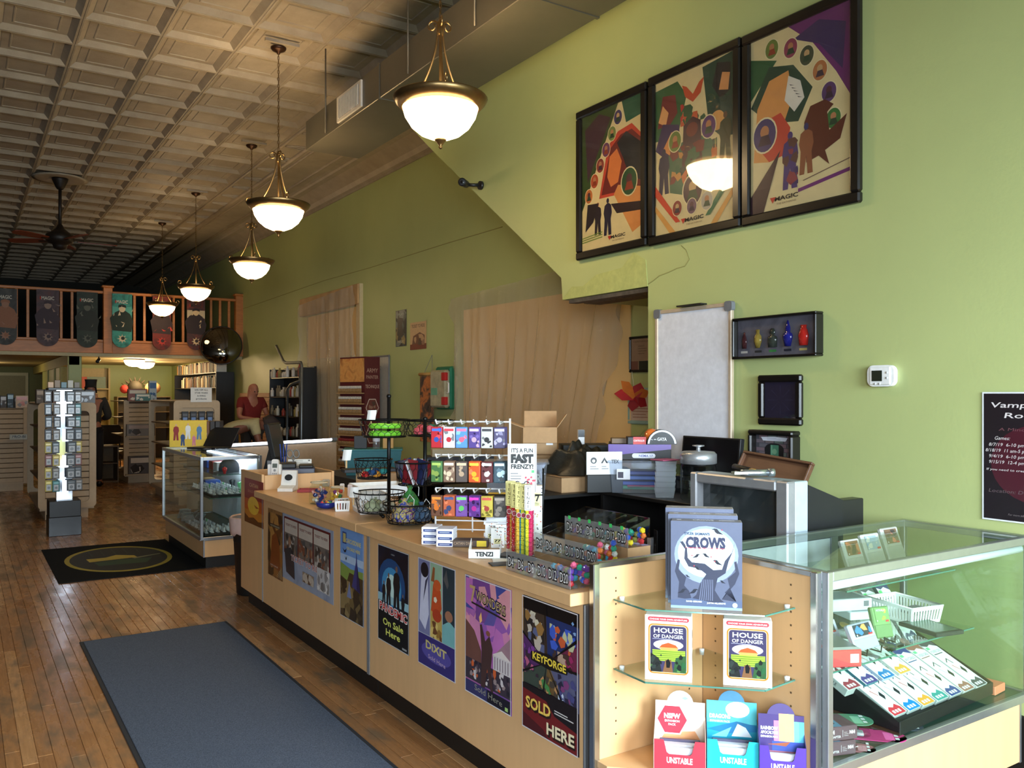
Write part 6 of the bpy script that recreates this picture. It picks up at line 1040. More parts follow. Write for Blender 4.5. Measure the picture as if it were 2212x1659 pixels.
b = at_z(706, 1098, ZT); m = MB(); m.lathe([(.03, 0), (.055, .012), (.062, .035), (.058, .036), (.03, .008)], 20, cap=False); tag(m.build('blue_bowl', mt((30, 44, 120), .3), loc=(b.x, b.y, ZT + .0006)), 'small deep blue bowl of trinkets before the jars', 'bowl')
for k in range(7): tag(MB().ball((0, 0, 0), .011, n=8, m=5).build('bead', mt(((206, 60, 60), (60, 150, 90), (220, 190, 70), (70, 90, 180))[k % 4], .25), loc=(b.x + .026 * math.cos(k * 2.3) * (k > 0), b.y + .026 * math.sin(k * 2.3) * (k > 0), ZT + .030)), ('red', 'green', 'yellow', 'blue')[k % 4] + ' bead in the deep blue bowl', 'bead', 'beads in the blue bowl')
b = at_z(594, 1050, ZT); t = thing('cordless_phone', 'white cordless telephone standing in its charger', 'telephone', (b.x, b.y, ZT + .0006), -.62)
PW = mt((232, 228, 222), .4)
MB().box(-.045, .045, -.01, .05, 0, .02, bev=.006).build('charger_foot', PW, t); MB().prism(rrect(-.055, .0, .04, .15, .008), .02, axis='y', o=(0, .012, 0)).build('charger_back', PW, t)
hs = MB(); hs.prism(rrect(-.024, .012, .024, .185, .014), .026, axis='y', o=(0, -.02, 0)); hs = hs.build('handset', PW, t, rot=(-.12, 0, 0)); p = MB(); p.fr(-.017, .125, .017, .155, (90, 96, 90)); p.fc(0, .108, .009, (150, 150, 150))
for i in range(4):
    for j in range(3): p.fr(-.017 + j * .0125, .035 + i * .0155, -.008 + j * .0125, .043 + i * .0155, (170, 170, 172))
p.build('keypad', PRN, hs, (0, -.0206, 0), FY)
b = at_z(604, 1062, ZT); t = thing('answering_base', 'white answering machine base beside the telephone', 'telephone base', (b.x + .045, b.y, ZT + .0006), -.62)
MB().prism([(0, 0), (.12, 0), (.12, .13), (.10, .13), (.07, .035), (0, .02)], .10, axis='x', o=(-.05, -.03, 0)).build('base_body', PW, t); MB().lathe([(.026, 0), (.026, .002)], 18, sx=1, sy=.8).build('speaker_oval', BLACK, t, (0, .049, .085), (PI / 2 - .28, 0, 0))
b = at_z(632, 1048, ZT); t = thing('desk_organiser', 'dark blue grey desk organiser with black trays of pens', 'organiser', (b.x + .06, b.y + .1, ZT + .0006), -.35)
OG = mt((74, 76, 92), .35); MB().box(-.13, .13, -.1, .1, 0, .035, bev=.004).build('lower_tier', BLK2, t); MB().box(-.13, .13, -.1, .1, .04, .115, bev=.006).build('upper_tier', OG, t); MB().box(-.12, .0, -.09, .09, .115, .15, bev=.006).build('pen_cup', BLACK, t); MB().box(.02, .12, -.09, .09, .115, .135, bev=.006).build('clip_cup', BLACK, t)
ol = t.location
for k in range(3): tag(MB().tube([(0, 0, 0), (.01 * k - .01, .0, .13)], .0045, 7).build('pen', mt((40, 70, 150), .3), loc=(ol.x - .085 + .015 * k, ol.y + .07, ol.z + .151)), 'blue pen standing in the organiser, %s' % ('left one', 'middle one', 'right one')[k], 'pen', 'blue pens in the organiser')
sc_ = thing('scissors', 'grey and yellow handled scissors standing in the organiser', 'scissors', (ol.x - .015, ol.y + .02, ol.z + .151), -.5)
for s in (-1, 1): MB().tube([(s * .022 + .02 * math.cos(a), 0, .06 + .028 * math.sin(a)) for a in [2 * PI * k / 16 for k in range(16)]], .006, 6, closed=True).build('finger_loop', mt((120, 116, 110), .4), sc_); MB().tube([(s * .014, 0, .034), (-s * .006, 0, 0)], .004, 5).build('blade', SILV, sc_)
bd_ = MB().box(-.085, .085, -.002, .002, 0, .10, (226, 224, 214)).build('notice_card', PRN, loc=(ol.x + .08, ol.y + .16, ZT + .06), rot=(-.15, 0, -.45)); tag(bd_, 'cream notice card leaning behind the organiser', 'card'); p = MB(); p.lines(-.07, .07, .085, .012, 5, .003, (150, 146, 136)); p.fr(.06, .085, .075, .095, (120, 116, 106)); p.build('notice_print', PRN, bd_, (0, -.0024, 0), FY)
b = at_z(668, 1062, ZT); t = thing('red_tray', 'small red rectangular tray on the counter', 'tray', (b.x, b.y, ZT + .0006), -.5); RD = mt((150, 30, 32), .3)
MB().box(-.07, .07, -.045, .045, 0, .004).build('tray_floor', RD, t)
for q in ((-.07, .07, -.045, -.039, .004, .018), (-.07, .07, .039, .045, .004, .018), (-.07, -.064, -.039, .039, .004, .018), (.064, .07, -.039, .039, .004, .018)): MB().box(*q).build('tray_wall', RD, t)
# till monitor seen from behind its edge
b = at_z(605, 1018, ZT + .0); t = thing('till_monitor', 'slim black till monitor tilted on the counter, seen edge on', 'monitor', (b.x + .04, b.y + .12, ZT + .0006), -.62)
m = MB().box(-.018, .018, -.16, .16, .0, .30, bev=.006); m.build('screen_housing', BLK2, t, (-.01, 0, .10), (0, -.22, 0)); MB().box(.019, .0205, -.145, .145, .015, .285).build('screen', mt((60, 66, 64), .12), t, (-.01, 0, .10), (0, -.22, 0)); MB().prism([(-.10, 0), (.06, 0), (.02, .14), (-.03, .26)], .10, axis='y', o=(-.03, -.05, 0)).build('stand_wedge', BLACK, t)
tag(MB().box(-.035, .035, -.02, .02, 0, .09, bev=.003).build('receipt_printer', GREY, loc=(b.x - .06, b.y + .03, ZT + .0006), rot=(0, 0, -.5)), 'grey box behind the telephone, before the monitor', 'printer')
for (u, v, w_, h, c, l) in ((700, 1040, .05, .05, (150, 140, 120), 'small glassy packet heap left of the white shaped card'), (735, 1052, .03, .055, (232, 228, 222), 'white cut-out card standing among the jars'), (752, 1062, .03, .075, (206, 190, 184), 'pink white price card on a stick')):
    b = at_z(u, v + 14, ZT); tag(MB().prism(rrect(-w_ / 2, 0, w_ / 2, h, .008), .003, axis='y').build('price_card', mt(c, .6), loc=(b.x + .04, b.y + .07, ZT + .0006), rot=(-.1, 0, -.55)), l, 'card')
# ================================================================ behind the counter
def cabinet(name, label, cat, x0, x1, y0, y1, z1, mat, open_side, shelves=2, th=.02, z0=0):
    cx, cy = (x0 + x1) / 2, (y0 + y1) / 2; t = thing(name, label, cat, (cx, cy, z0)); a, b, c, d = x0 - cx, x1 - cx, y0 - cy, y1 - cy; H = z1 - z0
    MB().box(a, b, c, d, H - th, H, bev=.002).build('top_board', mat, t); MB().box(a, b, c, d, 0, th).build('bottom_board', mat, t)
    S = {'-x': (b - th, b, c, d), '-y': (a, b, d - th, d)}[open_side]; MB().box(*S, th, H - th).build('back_board', mat, t)
    for q in (((a, b - th, c, c + th), (a, b - th, d - th, d)) if open_side == '-x' else ((a, a + th, c, d - th), (b - th, b, c, d - th))): MB().box(*q, th, H - th).build('side_board', mat, t)
    n = 1
    for i in range(shelves): z = H * (i + 1) / (shelves + 1); MB().box(a + th * (open_side == '-y'), b - th, c + th, d - th, z, z + th * .8).build('shelf_board', mat, t)
    return t
BK = mt((24, 22, 21), .45, var=.2, scale=8)
cabinet('low_cabinet', 'black open cabinet against the green wall behind the counter', 'cabinet', 3.0, 3.44, 2.72, 3.70, .962, BK, '-x', 1); cabinet('low_cabinet', 'black cabinet with its side to the shop, beneath the cardboard boxes', 'cabinet', 2.44, 3.46, 3.71, 4.5, .955, BK, '-y', 1)
def flatbox(name, label, cat, u, v, z, w_, d, h, rz, col, bev=.003, dx=0, dy=0, **k):
    b = at_z(u, v, z); return pbox(name, label, cat, w_, d, h, (b.x + dx, b.y + dy, z + .0006), rz, col, bev=bev, **k)
# binders in the black cabinet
for i, (c, h) in enumerate((((206, 206, 210), .24), ((24, 22, 24), .29))): flatbox('binder', ('white papers' if i == 0 else 'tall black book with red lettering') + ' standing in the black cabinet', 'book', 1383 + 12 * i, 1140, .64, .16, .02 + .01 * i, h, -PI / 2, c, dx=.1, group=None, left=None) if 0 else pbox('binder', ('pale folder' if i == 0 else 'black book with a red lettered spine') + ' standing in the black cabinet', 'book', .03, .2, h, (3.05, 3.36 - .05 * i, .50), -PI / 2, c, front=(lambda p, a, b: (p.ft('ZOMBIE', a * .5, b * .2, a * .5, (190, 50, 50), b * .32, rot=PI / 2), p.ft('DICE', a * .6, b * .65, a * .3, (120, 120, 120), b * .2, rot=PI / 2))) if i else None)
# clear tote with lids, purple box and things on it
TOTE = glass_mat((222, 228, 238), .08, 'clear_tote', 1.0, .10)
def tote(x, y, z, w_, d, h, rz, label, contents):
    t = thing('storage_tote', label, 'tote', (x, y, z), rz); m = MB(); A = .92
    for s in (0, .004): V = [(sx * w_ / 2 * (A + (1 - A) * k) , sy * d / 2 * (A + (1 - A) * k), h * k) for k in (0, 1) for sx, sy in ((-1, -1), (1, -1), (1, 1), (-1, 1))]
    m.add(V, [(0, 3, 2, 1)] + [(i, (i + 1) % 4, 4 + (i + 1) % 4, 4 + i) for i in range(4)]); m.build('tub', TOTE, t); MB().box(-w_ / 2 - .012, w_ / 2 + .012, -d / 2 - .012, d / 2 + .012, h, h + .012, bev=.004).build('lid', TOTE, t)
    if contents:
        p = MB(); p.fr(-w_ * .38, h * .45, -w_ * .14, h * .8, (226, 224, 226)); p.fr(-w_ * .36, h * .5, -w_ * .26, h * .7, (70, 66, 80)); p.build('printed_label', PRN, t, (0, -d * .49 - .001, 0), (PI / 2 + .05, 0, 0))
        for i, (c, zz) in enumerate((((50, 150, 100), .10), ((206, 60, 100), .12), ((60, 90, 180), .24), ((90, 130, 210), .42), ((50, 70, 160), .58))): MB().box(-w_ * .30 + .03 * (i % 2), w_ * .38, -d * .3, d * .3, h * zz, h * (zz + .12), bev=.004).build('packed_case', mt(c, .3), t)
    return t
tote(3.15, 3.56, .9635, .30, .22, .165, -.72, 'clear plastic tote of blue and pink cases under the purple box', True)
pb = pbox('product_box', 'flat purple and black product box lying on the clear tote', 'box', .34, .30, .085, (3.11, 3.50, 1.142), -.70, (26, 24, 28), front=lambda p, a, b: (p.flat([(0, b), (a, b), (a, b * .7), (0, b * .25)], (84, 50, 140)), p.flat(rrect(a * .38, b * .12, a * .75, b * .42, b * .14), (206, 206, 214)), p.ft('NEMA 17', a * .6, b * .2, b * .14, (40, 60, 150), a * .22, bold=.02)), left=lambda p, a, b: (p.fr(a * .2, b * .2, a * .35, b * .8, (90, 88, 90)), p.lines(a * .4, a * .7, b * .75, b * .15, 4, b * .06, (110, 110, 112)), p.fc(a * .85, b * .3, b * .12, (150, 150, 150))))
pbox('small_box', 'red and black box lettered CONTROLLER on the purple box', 'box', .10, .09, .04, (3.09, 3.50, 1.228), -.6, (40, 38, 42), front=lambda p, a, b: (p.fr(a * .3, 0, a, b, (190, 44, 40)), p.ft('CONTROLLER', a * .62, b * .38, b * .24, (236, 226, 226), a * .6, bold=.02)), top=lambda p, a, b: p.fr(0, 0, a, b, (60, 56, 60)))
pbox('small_box', 'flat bronze brown box left on the purple box', 'box', .10, .07, .03, (3.06, 3.60, 1.228), -.6, (110, 84, 56))
t = thing('dome_package', 'clear domed package lettered GAYA with orange inside on the purple box', 'package', (3.20, 3.42, 1.228), -.6); m = MB(); m.k = (24, 24, 26); m.prism([(-.08, 0), (.08, 0)] + arc(0, 0, .08, .05, PI - .05, 14), .07, axis='y'); m.build('arched_card', PRN, t); p = MB(); p.flat(arc(0, 0, .078, .05, PI - .05, 14) , (226, 226, 226)); p.flat(arc(0, 0, .068, .05, PI - .05, 14), (26, 26, 28)); p.ft('GAYA', 0, .02, .018, (230, 230, 230), .05, bold=.02); p.build('card_print', PRG, t, (0, -.0005, 0), FY); MB().lathe([(.075, 0), (.07, .04), (.04, .075), (.001, .085)], 16, (-.05, .05, .0)).build('clear_dome', ACRYL, t); MB().ball((-.05, .05, .045), .04).build('orange_gadget', mt((220, 110, 40), .4), t)
for k in range(6): tag(MB().prism([(-.045 - .003 * (k % 2), 0), (.045, 0), (.055, .05), (-.055, .05)], .08, axis='y').build('clear_tray', glass_mat((200, 202, 206), .1, 'smoky_tray', 1, .25), loc=(3.06, 3.25 - .002 * k, .9635 + .028 * k), rot=(0, 0, -.72)), 'smoky clear tray in the nested stack beside the tote, %s from the bottom' % ('first', 'second', 'third', 'fourth', 'fifth', 'sixth')[k], 'tray', 'nested smoky trays')
tag(MB().box(-.06, .06, -.05, .05, 0, .006, bev=.002).build('pink_folder', mt((170, 80, 110), .6), loc=(3.09, 3.28, .9635 + .192)), 'dusty pink slip on top of the tray stack', 'paper')
t = thing('glass_jar', 'wide clear glass canister with a brushed metal lid behind the television', 'jar', (3.13, 3.08, .963)); MB().lathe([(.08, 0), (.09, .01), (.09, .17), (.078, .19)], 24, cap=False).build('glass', GLASS, t); MB().lathe([(.082, .186), (.092, .19), (.092, .235), (.08, .248), (.012, .252), (.010, .27), (.03, .275), (.03, .28), (.001, .282)], 24).build('metal_lid', SILV, t)
pbox('flat_screen', 'black flat screen leaning on the wall beside the whiteboard', 'monitor', .42, .03, .22, (3.36, 3.24, 1.052), rot=(-.12, 0, -PI / 2), col=(18, 18, 19), front=lambda p, a, b: p.fr(a * .03, b * .06, a * .97, b * .96, (12, 12, 14)))
cabinet('media_box', 'black box under the leaning flat screen', 'box', 3.31, 3.45, 3.03, 3.44, 1.05, BK, '-x', 0, z0=.963)
# television
TV = thing('television', 'silver cathode ray television with a dark grey screen facing the counter', 'television', (2.92, 2.445, .66), -PI / 2); g1 = mt((150, 150, 152), .35, .4); g2 = mt((176, 190, 198), .35, .2)
for q in ((-.265, -.225, 0, .498), (.205, .265, 0, .498), (-.225, .205, .455, .498), (-.225, .205, 0, .09)): MB().box(q[0], q[1], -.22, -.17, q[2], q[3], bev=.006).build('bezel', g1, TV)
MB().grid(lambda a, b: (-.225 + .43 * a, -.176 - .016 * math.sin(PI * a) * math.sin(PI * b), .09 + .365 * b), 10, 8).build('screen', mt((46, 52, 54), .12), TV); MB().box(-.26, .26, -.17, -.09, 0, .496, bev=.004).build('front_shell', g2, TV)
MB().prism([(-.09, .01), (.16, .06), (.16, .40), (-.09, .485)], .48, axis='x', o=(-.24, 0, 0)).build('rear_shell', BLK2, TV); MB().box(-.27, .27, -.21, .15, -.02, 0).build('foot', BLACK, TV)
cabinet('television_stand', 'black open stand under the television', 'stand', 2.68, 3.16, 2.18, 2.70, .638, BK, '-x', 1); tag(MB().box(-.1, .1, -.03, .03, -.25, .22, bev=.004).build('speaker_box', BLK2, loc=(3.26, 2.33, .82)), 'black speaker box behind the right end of the television', 'speaker')
tag(MB().box(-.09, .09, -.09, .09, 0, .57).build('speaker_pedestal', BLK2, loc=(3.26, 2.34, 0)), 'black pedestal under the speaker box by the wall', 'stand')
h = thing('hammer', 'claw hammer with a black and yellow handle lying on the television', 'hammer', (2.80, 2.46, 1.178), -2.05); MB().tube([(-.17, 0, 0), (-.12, 0, .0), (.02, 0, 0)], .015, 10, r2=.013).build('grip', BLACK, h); MB().tube([(.02, 0, 0), (.09, 0, 0)], .0125, 8, r2=.011).build('shaft', mt((226, 176, 40), .4), h)
m = MB(); m.tube([(.10, -.075, .0), (.105, -.05, .0), (.105, .0, .0), (.105, .04, 0)], .014, 10); m.tube([(.105, .04, 0), (.105, .065, 0)], .017, 12); m.prism([(.092, -.05), (.118, -.05), (.125, -.11), (.110, -.10), (.105, -.08), (.10, -.10), (.085, -.11)], .01, o=(0, 0, -.005)); m.build('steel_head', mt((190, 196, 200), .25, .9), h)
WT = mt((96, 64, 44), .5, var=.25, scale=4, stretch=(1, 6, 1))
t = thing('wooden_tray', 'brown wooden tray with a raised rim leaning tilted behind the television', 'tray', (3.33, 2.78, 1.115)); t.rotation_euler = (PI / 2 - .5, .08, -PI / 2)
MB().box(-.20, .20, -.075, .075, -.006, 0).build('tray_board', WT, t)
for q in ((-.21, .21, -.085, -.072), (-.21, .21, .072, .085), (-.21, -.197, -.072, .072), (.197, .21, -.072, .072)): MB().box(*q, -.006, .022, bev=.003).build('tray_rim', WT, t)
tag(MB().box(-.06, .06, -.08, .12, 0, .075).build('black_box', BLK2, loc=(3.36, 2.80, .963)), 'low black box by the wall under the wooden tray', 'box')
def d_arch(p, w_, h):
    for r in range(6):
        for c in range(4): p.fr(w_ * (.25 * c + .01 + .08 * (r % 2)), h * (.165 * r + .01), min(w_ * (.25 * c + .235 + .08 * (r % 2)), w_), h * (.165 * r + .15), (96 + 8 * ((r + c) % 3), 92 + 6 * ((r * c) % 3), 98))
    p.flat([(w_ * .25, 0), (w_ * .75, 0)] + [(w_ * .5 + w_ * .25 * math.cos(a), h * .45 + h * .22 * math.sin(a)) for a in [PI * k / 12 for k in range(13)]], (26, 26, 28)); p.fr(w_ * .4, 0, w_ * .62, h * .6, (70, 120, 96)); p.fr(w_ * .42, 0, w_ * .45, h * .6, (110, 160, 130)); p.fc(w_ * .51, h * .34, w_ * .06, (110, 150, 120)); p.flat([(w_ * .2, h * .76), (w_ * .8, h * .76), (w_ * .86, h * .9), (w_ * .5, h * .93), (w_ * .14, h * .9)], (214, 214, 222)); p.lines(w_ * .3, w_ * .7, h * .85, h * .05, 2, h * .015, (150, 150, 170))
frame_on_wall(1634, 927, 1731, 1008, .024, 'arch_shadow_box', 'deep black shadow box with a stone arch and green door', 'picture', mt((70, 68, 74), .6), d_arch, .07, glaze=False)
# cardboard, bag and clutter on the left black cabinet
def carton(name, label, x, y, z, w_, d, h, rz, flaps=True, tape=True, lab=True):
    t = thing(name, label, 'box', (x, y, z), rz); th = .004
    for q in ((-w_ / 2, w_ / 2, 0, th), (-w_ / 2, w_ / 2, d - th, d), (-w_ / 2, -w_ / 2 + th, th, d - th), (w_ / 2 - th, w_ / 2, th, d - th)): MB().box(*q, 0, h).build('wall_panel', CARD, t)
    MB().box(-w_ / 2, w_ / 2, 0, d, 0, th).build('base_panel', CARD, t)
    if flaps:
        MB().box(-w_ / 2, w_ / 2, 0, d * .5, -th, 0).build('flap', CARD, t, (0, d, h), (1.25, 0, 0)); MB().box(-w_ * .48, 0, 0, d, -th, 0).build('flap', CARD, t, (-w_ / 2, 0, h), (0, .35, 0)); MB().box(0, w_ * .48, 0, d, -th, 0).build('flap', CARD, t, (w_ / 2, 0, h), (0, -.95, 0)); MB().box(-w_ / 2, w_ / 2, -d * .48, 0, -th, 0).build('flap', CARD, t, (0, 0, h), (1.35, 0, 0))
    else: MB().box(-w_ / 2, w_ / 2, 0, d, h - th, h).build('top_panel', CARD, t)
    if lab: p = MB(); p.fr(w_ * .18, h * .35, w_ * .38, h * .7, (226, 226, 226)); p.lines(w_ * .2, w_ * .35, h * .6, h * .08, 3, h * .03, (120, 120, 120)); p.build('shipping_label', PRN, t, (0, -.0006, 0), FY)
    return t
b = at_z(1143, 985, 1.15); carton('cardboard_box', 'open cardboard box with raised flaps before the plastic sheet', 2.95, 4.22, 1.135, .205, .20, .165, -.62); carton('cardboard_box', 'closed cardboard box under the open cardboard box', 2.99, 4.16, .956, .26, .26, .178, -.62, False); carton('cardboard_box', 'long flattened cardboard box lying on the black cabinet', 2.95, 3.74, .956, .36, .2, .085, -.1, False, lab=False)
m = MB(); m.s = True; q = random.Random(4); ph = [q.uniform(0, 6) for _ in range(8)]
def heap(a, b):
    x = -.20 + .46 * a; y = -.16 + .36 * b; e = math.sin(PI * a) ** .7 * math.sin(PI * b) ** .6; z = e * (.15 + .05 * math.sin(5 * a + ph[0]) * math.sin(4 * b + ph[1]) + .03 * math.sin(14 * a + 9 * b + ph[2]) + .02 * math.sin(23 * b - 15 * a + ph[3]) + .012 * math.sin(41 * a + 19 * b)) + .004
    return (x + .03 * math.sin(9 * b + ph[4]), y + .03 * math.sin(8 * a + ph[5]), max(.002, z))
m.grid(heap, 40, 26); tag(m.build('crumpled_bag', mt((30, 28, 22), .45, bump=.6, scale=14), loc=(3.02, 3.92, 1.043), rot=(0, 0, -.3)), 'crumpled black plastic bag heaped over the cardboard box', 'bag')
pbox('case_box', 'flat black binder case lying before the wall', 'case', .3, .22, .04, (3.22, 4.10, 1.15), -.5, (34, 34, 32)); pbox('sort_box', 'grey striped parts case under the black binder case', 'case', .28, .2, .10, (3.22, 4.12, 1.05), -.5, (70, 76, 72), front=lambda p, a, b: [p.fr(a * (.06 + .12 * i), b * .2, a * (.14 + .12 * i), b * .85, (40, 44, 42)) for i in range(7)]); pbox('sort_box', 'black box supporting the striped parts case', 'case', .28, .2, .088, (3.22, 4.12, .956), -.5, (30, 30, 30))
pbox('small_bottle', 'black and white topped pot standing on the binder case', 'bottle', .04, .04, .09, (3.22, 4.16, 1.191), -.5, (226, 226, 226), front=lambda p, a, b: p.fr(0, b * .5, a, b, (24, 24, 24)))
pbox('symbol_card', 'white card with black care symbols on the cabinet edge', 'sign', .20, .004, .125, (3.02, 3.735, 1.045), -.45, (232, 230, 226), front=lambda p, a, b: (p.fc(a * .2, b * .62, b * .14, (30, 30, 30)), p.fc(a * .2, b * .60, b * .07, (232, 230, 226)), p.flat([(a * .4, b * .5), (a * .5, b * .76), (a * .6, b * .5), (a * .55, b * .5), (a * .5, b * .64), (a * .45, b * .5)], (30, 30, 30)), p.ft('TEX', a * .8, b * .5, b * .16, (30, 30, 30), a * .22, bold=.04), p.lines(a * .1, a * .35, b * .34, b * .1, 2, b * .04, (150, 150, 150)), p.lines(a * .42, a * .62, b * .34, b * .1, 2, b * .04, (150, 150, 150))))
bpy.data.objects['symbol_card'].location = (2.93, 3.68, 1.0); pbox('card_stand', 'black block behind the white symbol card', 'stand', .2, .05, .098, (2.95, 3.60, .963), -.45, (26, 26, 26)); bpy.data.objects['symbol_card'].location = (2.945, 3.60, 1.062)
pbox('shelf_carton', 'small white carton inside the left black cabinet', 'box', .10, .12, .11, (2.60, 3.78, .50), 0, (214, 214, 220)); pbox('shelf_carton', 'pale blue wrapped parcel inside the left black cabinet', 'box', .09, .12, .13, (2.50, 3.80, .50), 0, (190, 200, 214))
tote(2.62, 3.98, .956, .34, .24, .16, -.6, 'grey clear tote lettered with a game name behind the card rack', False); p = MB(); p.ft('PATHFINDER', 0, .06, .05, (150, 156, 150), .28, bold=.03); tt = bpy.data.objects['storage_tote.001']; p.build('faded_lettering', PRN, tt, (0, -.118, 0), (PI / 2 + .06, 0, 0))
ps = thing('paper_stack', 'thick stack of white papers with a yellow sheet on top behind the card rack', 'paper', (2.27, 3.43, ZT), -.6)
for k in range(9): MB().box(-.11, .11, -.14, .14, .018 * k, .018 * k + .0165).build('paper_ream', mt((226 - 4 * (k % 3), 226, 232), .8), ps, (.004 * ((k * 5) % 3 - 1), .004 * ((k * 3) % 3 - 1), 0), (0, 0, .02 * ((k * 7) % 3 - 1)))
MB().box(-.11, .11, -.14, .14, .163, .166).build('yellow_sheet', mt((226, 186, 60), .8), ps); ps.location = (2.14, 3.30, ZT + .0006)
for k, (c, l) in enumerate((((214, 150, 60), 'amber'), ((120, 170, 80), 'lime'), ((80, 160, 180), 'teal'))): pbox('flat_packet', l + ' flat packet lying behind the dice bins', 'packet', .09, .06, .012, (2.17 + .0 * k, 2.36 - .07 * k, ZT + .0006) if 0 else (2.175, 2.29 - .065 * (k - 1), ZT + .12), -.3, c, group='flat packets behind the dice bins') if 0 else None
# framed papers and a paper flower on the recessed wall
frame_on_wall(1362, 728, 1420, 803, .02, 'framed_certificate', 'black framed certificate with two photographs on the recessed wall', 'picture', mt((196, 160, 130), .6), lambda p, w_, h: (p.ft('CERTIFICATE', w_ * .5, h * .88, h * .05, (110, 80, 60), w_ * .8), p.lines(w_ * .3, w_ * .7, h * .75, h * .08, 4, h * .015, (130, 100, 80)), p.fr(0, 0, w_ * .3, h * .28, (150, 100, 84)), p.fr(w_ * .34, 0, w_, h * .28, (50, 60, 46))), .02, XF)
frame_on_wall(1358, 838, 1420, 918, .03, 'framed_paper', 'pale blue mounted paper behind the red paper flower', 'picture', mt((214, 190, 170), .6), lambda p, w_, h: p.lines(w_ * .1, w_ * .9, h * .5, h * .1, 5, h * .025, (170, 120, 96)), .012, XF, mat=mt((150, 184, 180), .6), glaze=False)
b = at_x(1372, 857, XF - .12); t = thing('paper_flower', 'red and orange folded paper flower hanging on a string', 'decoration', b)
for k, (a, c) in enumerate(((3.0, (206, 40, 44)), (2.3, (236, 130, 50)), (.4, (226, 120, 50)), (5.6, (170, 24, 34)), (4.5, (150, 20, 30)), (1.2, (180, 30, 36)))): L = .17 if k < 2 else .12; m = MB(); m.prism([(0, -.03), (L * .7, -.045), (L, 0), (L * .6, .045), (0, .03)], .003); m.build('petal', mt(c, .7), t, rot=(PI / 2 + .5 * math.sin(a * 3), -a, -YAW))
MB().tube([(0, 0, 0), (.01, .05, .2)], .002, 4).build('string', PAPER, t)
# ================================================================ second glass case, bin, back counter
bx = thing('waste_bin', 'tall black waste bin with a pinkish white liner behind the counter end', 'bin', (1.86, 6.44, 0)); MB().lathe([(.12, 0), (.125, .01), (.155, .56), (.162, .565), (.16, .575)], 24).build('bin_body', BLACK, bx)
m = MB(); m.lathe([(.150, .55), (.166, .585), (.176, .575), (.178, .50), (.172, .47), (.160, .46)], 28, cap=False); qq = random.Random(2); m.v = [(x * (1 + .03 * qq.uniform(-1, 1)), y * (1 + .03 * qq.uniform(-1, 1)), z + (.02 * qq.uniform(-1, 1) if z < .51 else 0)) for x, y, z in m.v]; m.build('bin_liner', mt((206, 176, 166), .4), bx); MB().lathe([(.148, .40), (.150, .56)], 24, cap=False).build('inner_wall', BLACK, bx)
MB().lathe([(.001, .40), (.148, .401)], 24, cap=False).build('bin_contents', BLACK, bx)
GC = glass_case(1.714, 2.24, 7.505, 9.15, .275, .963, 'glass display case across the aisle with a grey cap and trays of small figures', 1); o = GC.location
MB().box(2.205 - o.x, 2.212 - o.x, 7.54 - o.y, 9.12 - o.y, .28, .93).build('back_door', mt((222, 224, 236), .35), GC); lamp_point('case_strip_light', (2.10, 8.0, .91), 5, (.82, .9, 1), .02); MB().box(2.14 - o.x, 2.17 - o.x, 7.55 - o.y, 9.1 - o.y, .905, .925).build('led_strip', emit_mat((225, 235, 255), 7), GC)
case_shelf(GC, 1.86, 2.2, 7.56, 9.10, .80); case_shelf(GC, 1.80, 2.2, 7.56, 9.10, .60)
cap = thing('baseball_cap', 'grey baseball cap on the top shelf of the aisle glass case', 'cap', (2.03, 7.80, .801), -1.2); m = MB(); m.s = True; m.lathe([(.088, 0), (.090, .035), (.082, .075), (.055, .105), (.001, .118)], 18, cap=False); m.build('crown', mt((70, 72, 80), .8), cap); m = MB(); m.prism(arc(0, -.06, .085, PI, 2 * PI, 10) + [(.085, -.0), (-.085, -.0)], .004, o=(0, 0, .004)); m.build('brim', mt((64, 66, 74), .8), cap); MB().ball((0, 0, .118), .008).build('button', GREY, cap); p = MB(); p.ft('BP', 0, .045, .03, (226, 120, 60), bold=.05); p.build('stitched_letters', PRN, cap, (0, -.091, 0), (PI / 2 - .15, 0, 0))
def tray_of(x, y, z, nx, ny, label, seed, s=.05, col=(190, 192, 196)):
    t = thing('figure_tray', label, 'tray', (x, y, z)); w_, d = nx * s, ny * s; MB().box(0, w_, 0, d, 0, .022, bev=.002).build('black_tray', BLACK, t); m = MB(); q = random.Random(seed)
    for i in range(nx):
        for j in range(ny): a, c = (i + .5) * s, (j + .5) * s; k = q.randint(150, 225); m.k = (k, k, k + 4) if q.random() < .97 else (120, 190, 130); m.lathe([(s * .28, .022), (s * .3, .028), (s * .12, .034), (s * .15, .05), (.002, .062)], 6, (a, c, 0), smooth=False)
    m.build('small_figures', printed(.3), t, kind='stuff'); return t
tray_of(1.83, 7.58, .601, 6, 8, 'black tray of small grey figures on the middle shelf of the aisle case', 1); tray_of(1.83, 8.02, .601, 6, 8, 'second black figure tray further back on the middle shelf', 2); tray_of(1.76, 7.56, .276, 8, 6, 'black tray of small figures at the near bottom corner of the aisle case', 3); tray_of(1.76, 7.90, .276, 4, 8, 'black tray of grey figures in the middle of the case floor', 4)
for k in range(9): tag(MB().box(-.045, .045, -.006, .006, 0, .10, bev=.002).build('figure_pack', glass_mat((214, 216, 216), .1, 'blister_plastic', 1, .45), loc=(1.83 + .04 * (k % 3), 8.38 + .075 * k, .278), rot=(.55 + .1 * (k % 3), .1 * ((k * 7) % 5 - 2), .4 * ((k * 3) % 4 - 1))), 'clear grey figure pack leaning on the case floor, %s from the near end' % ('first', 'second', 'third', 'fourth', 'fifth', 'sixth', 'seventh', 'eighth', 'ninth')[k], 'pack', 'grey figure packs')
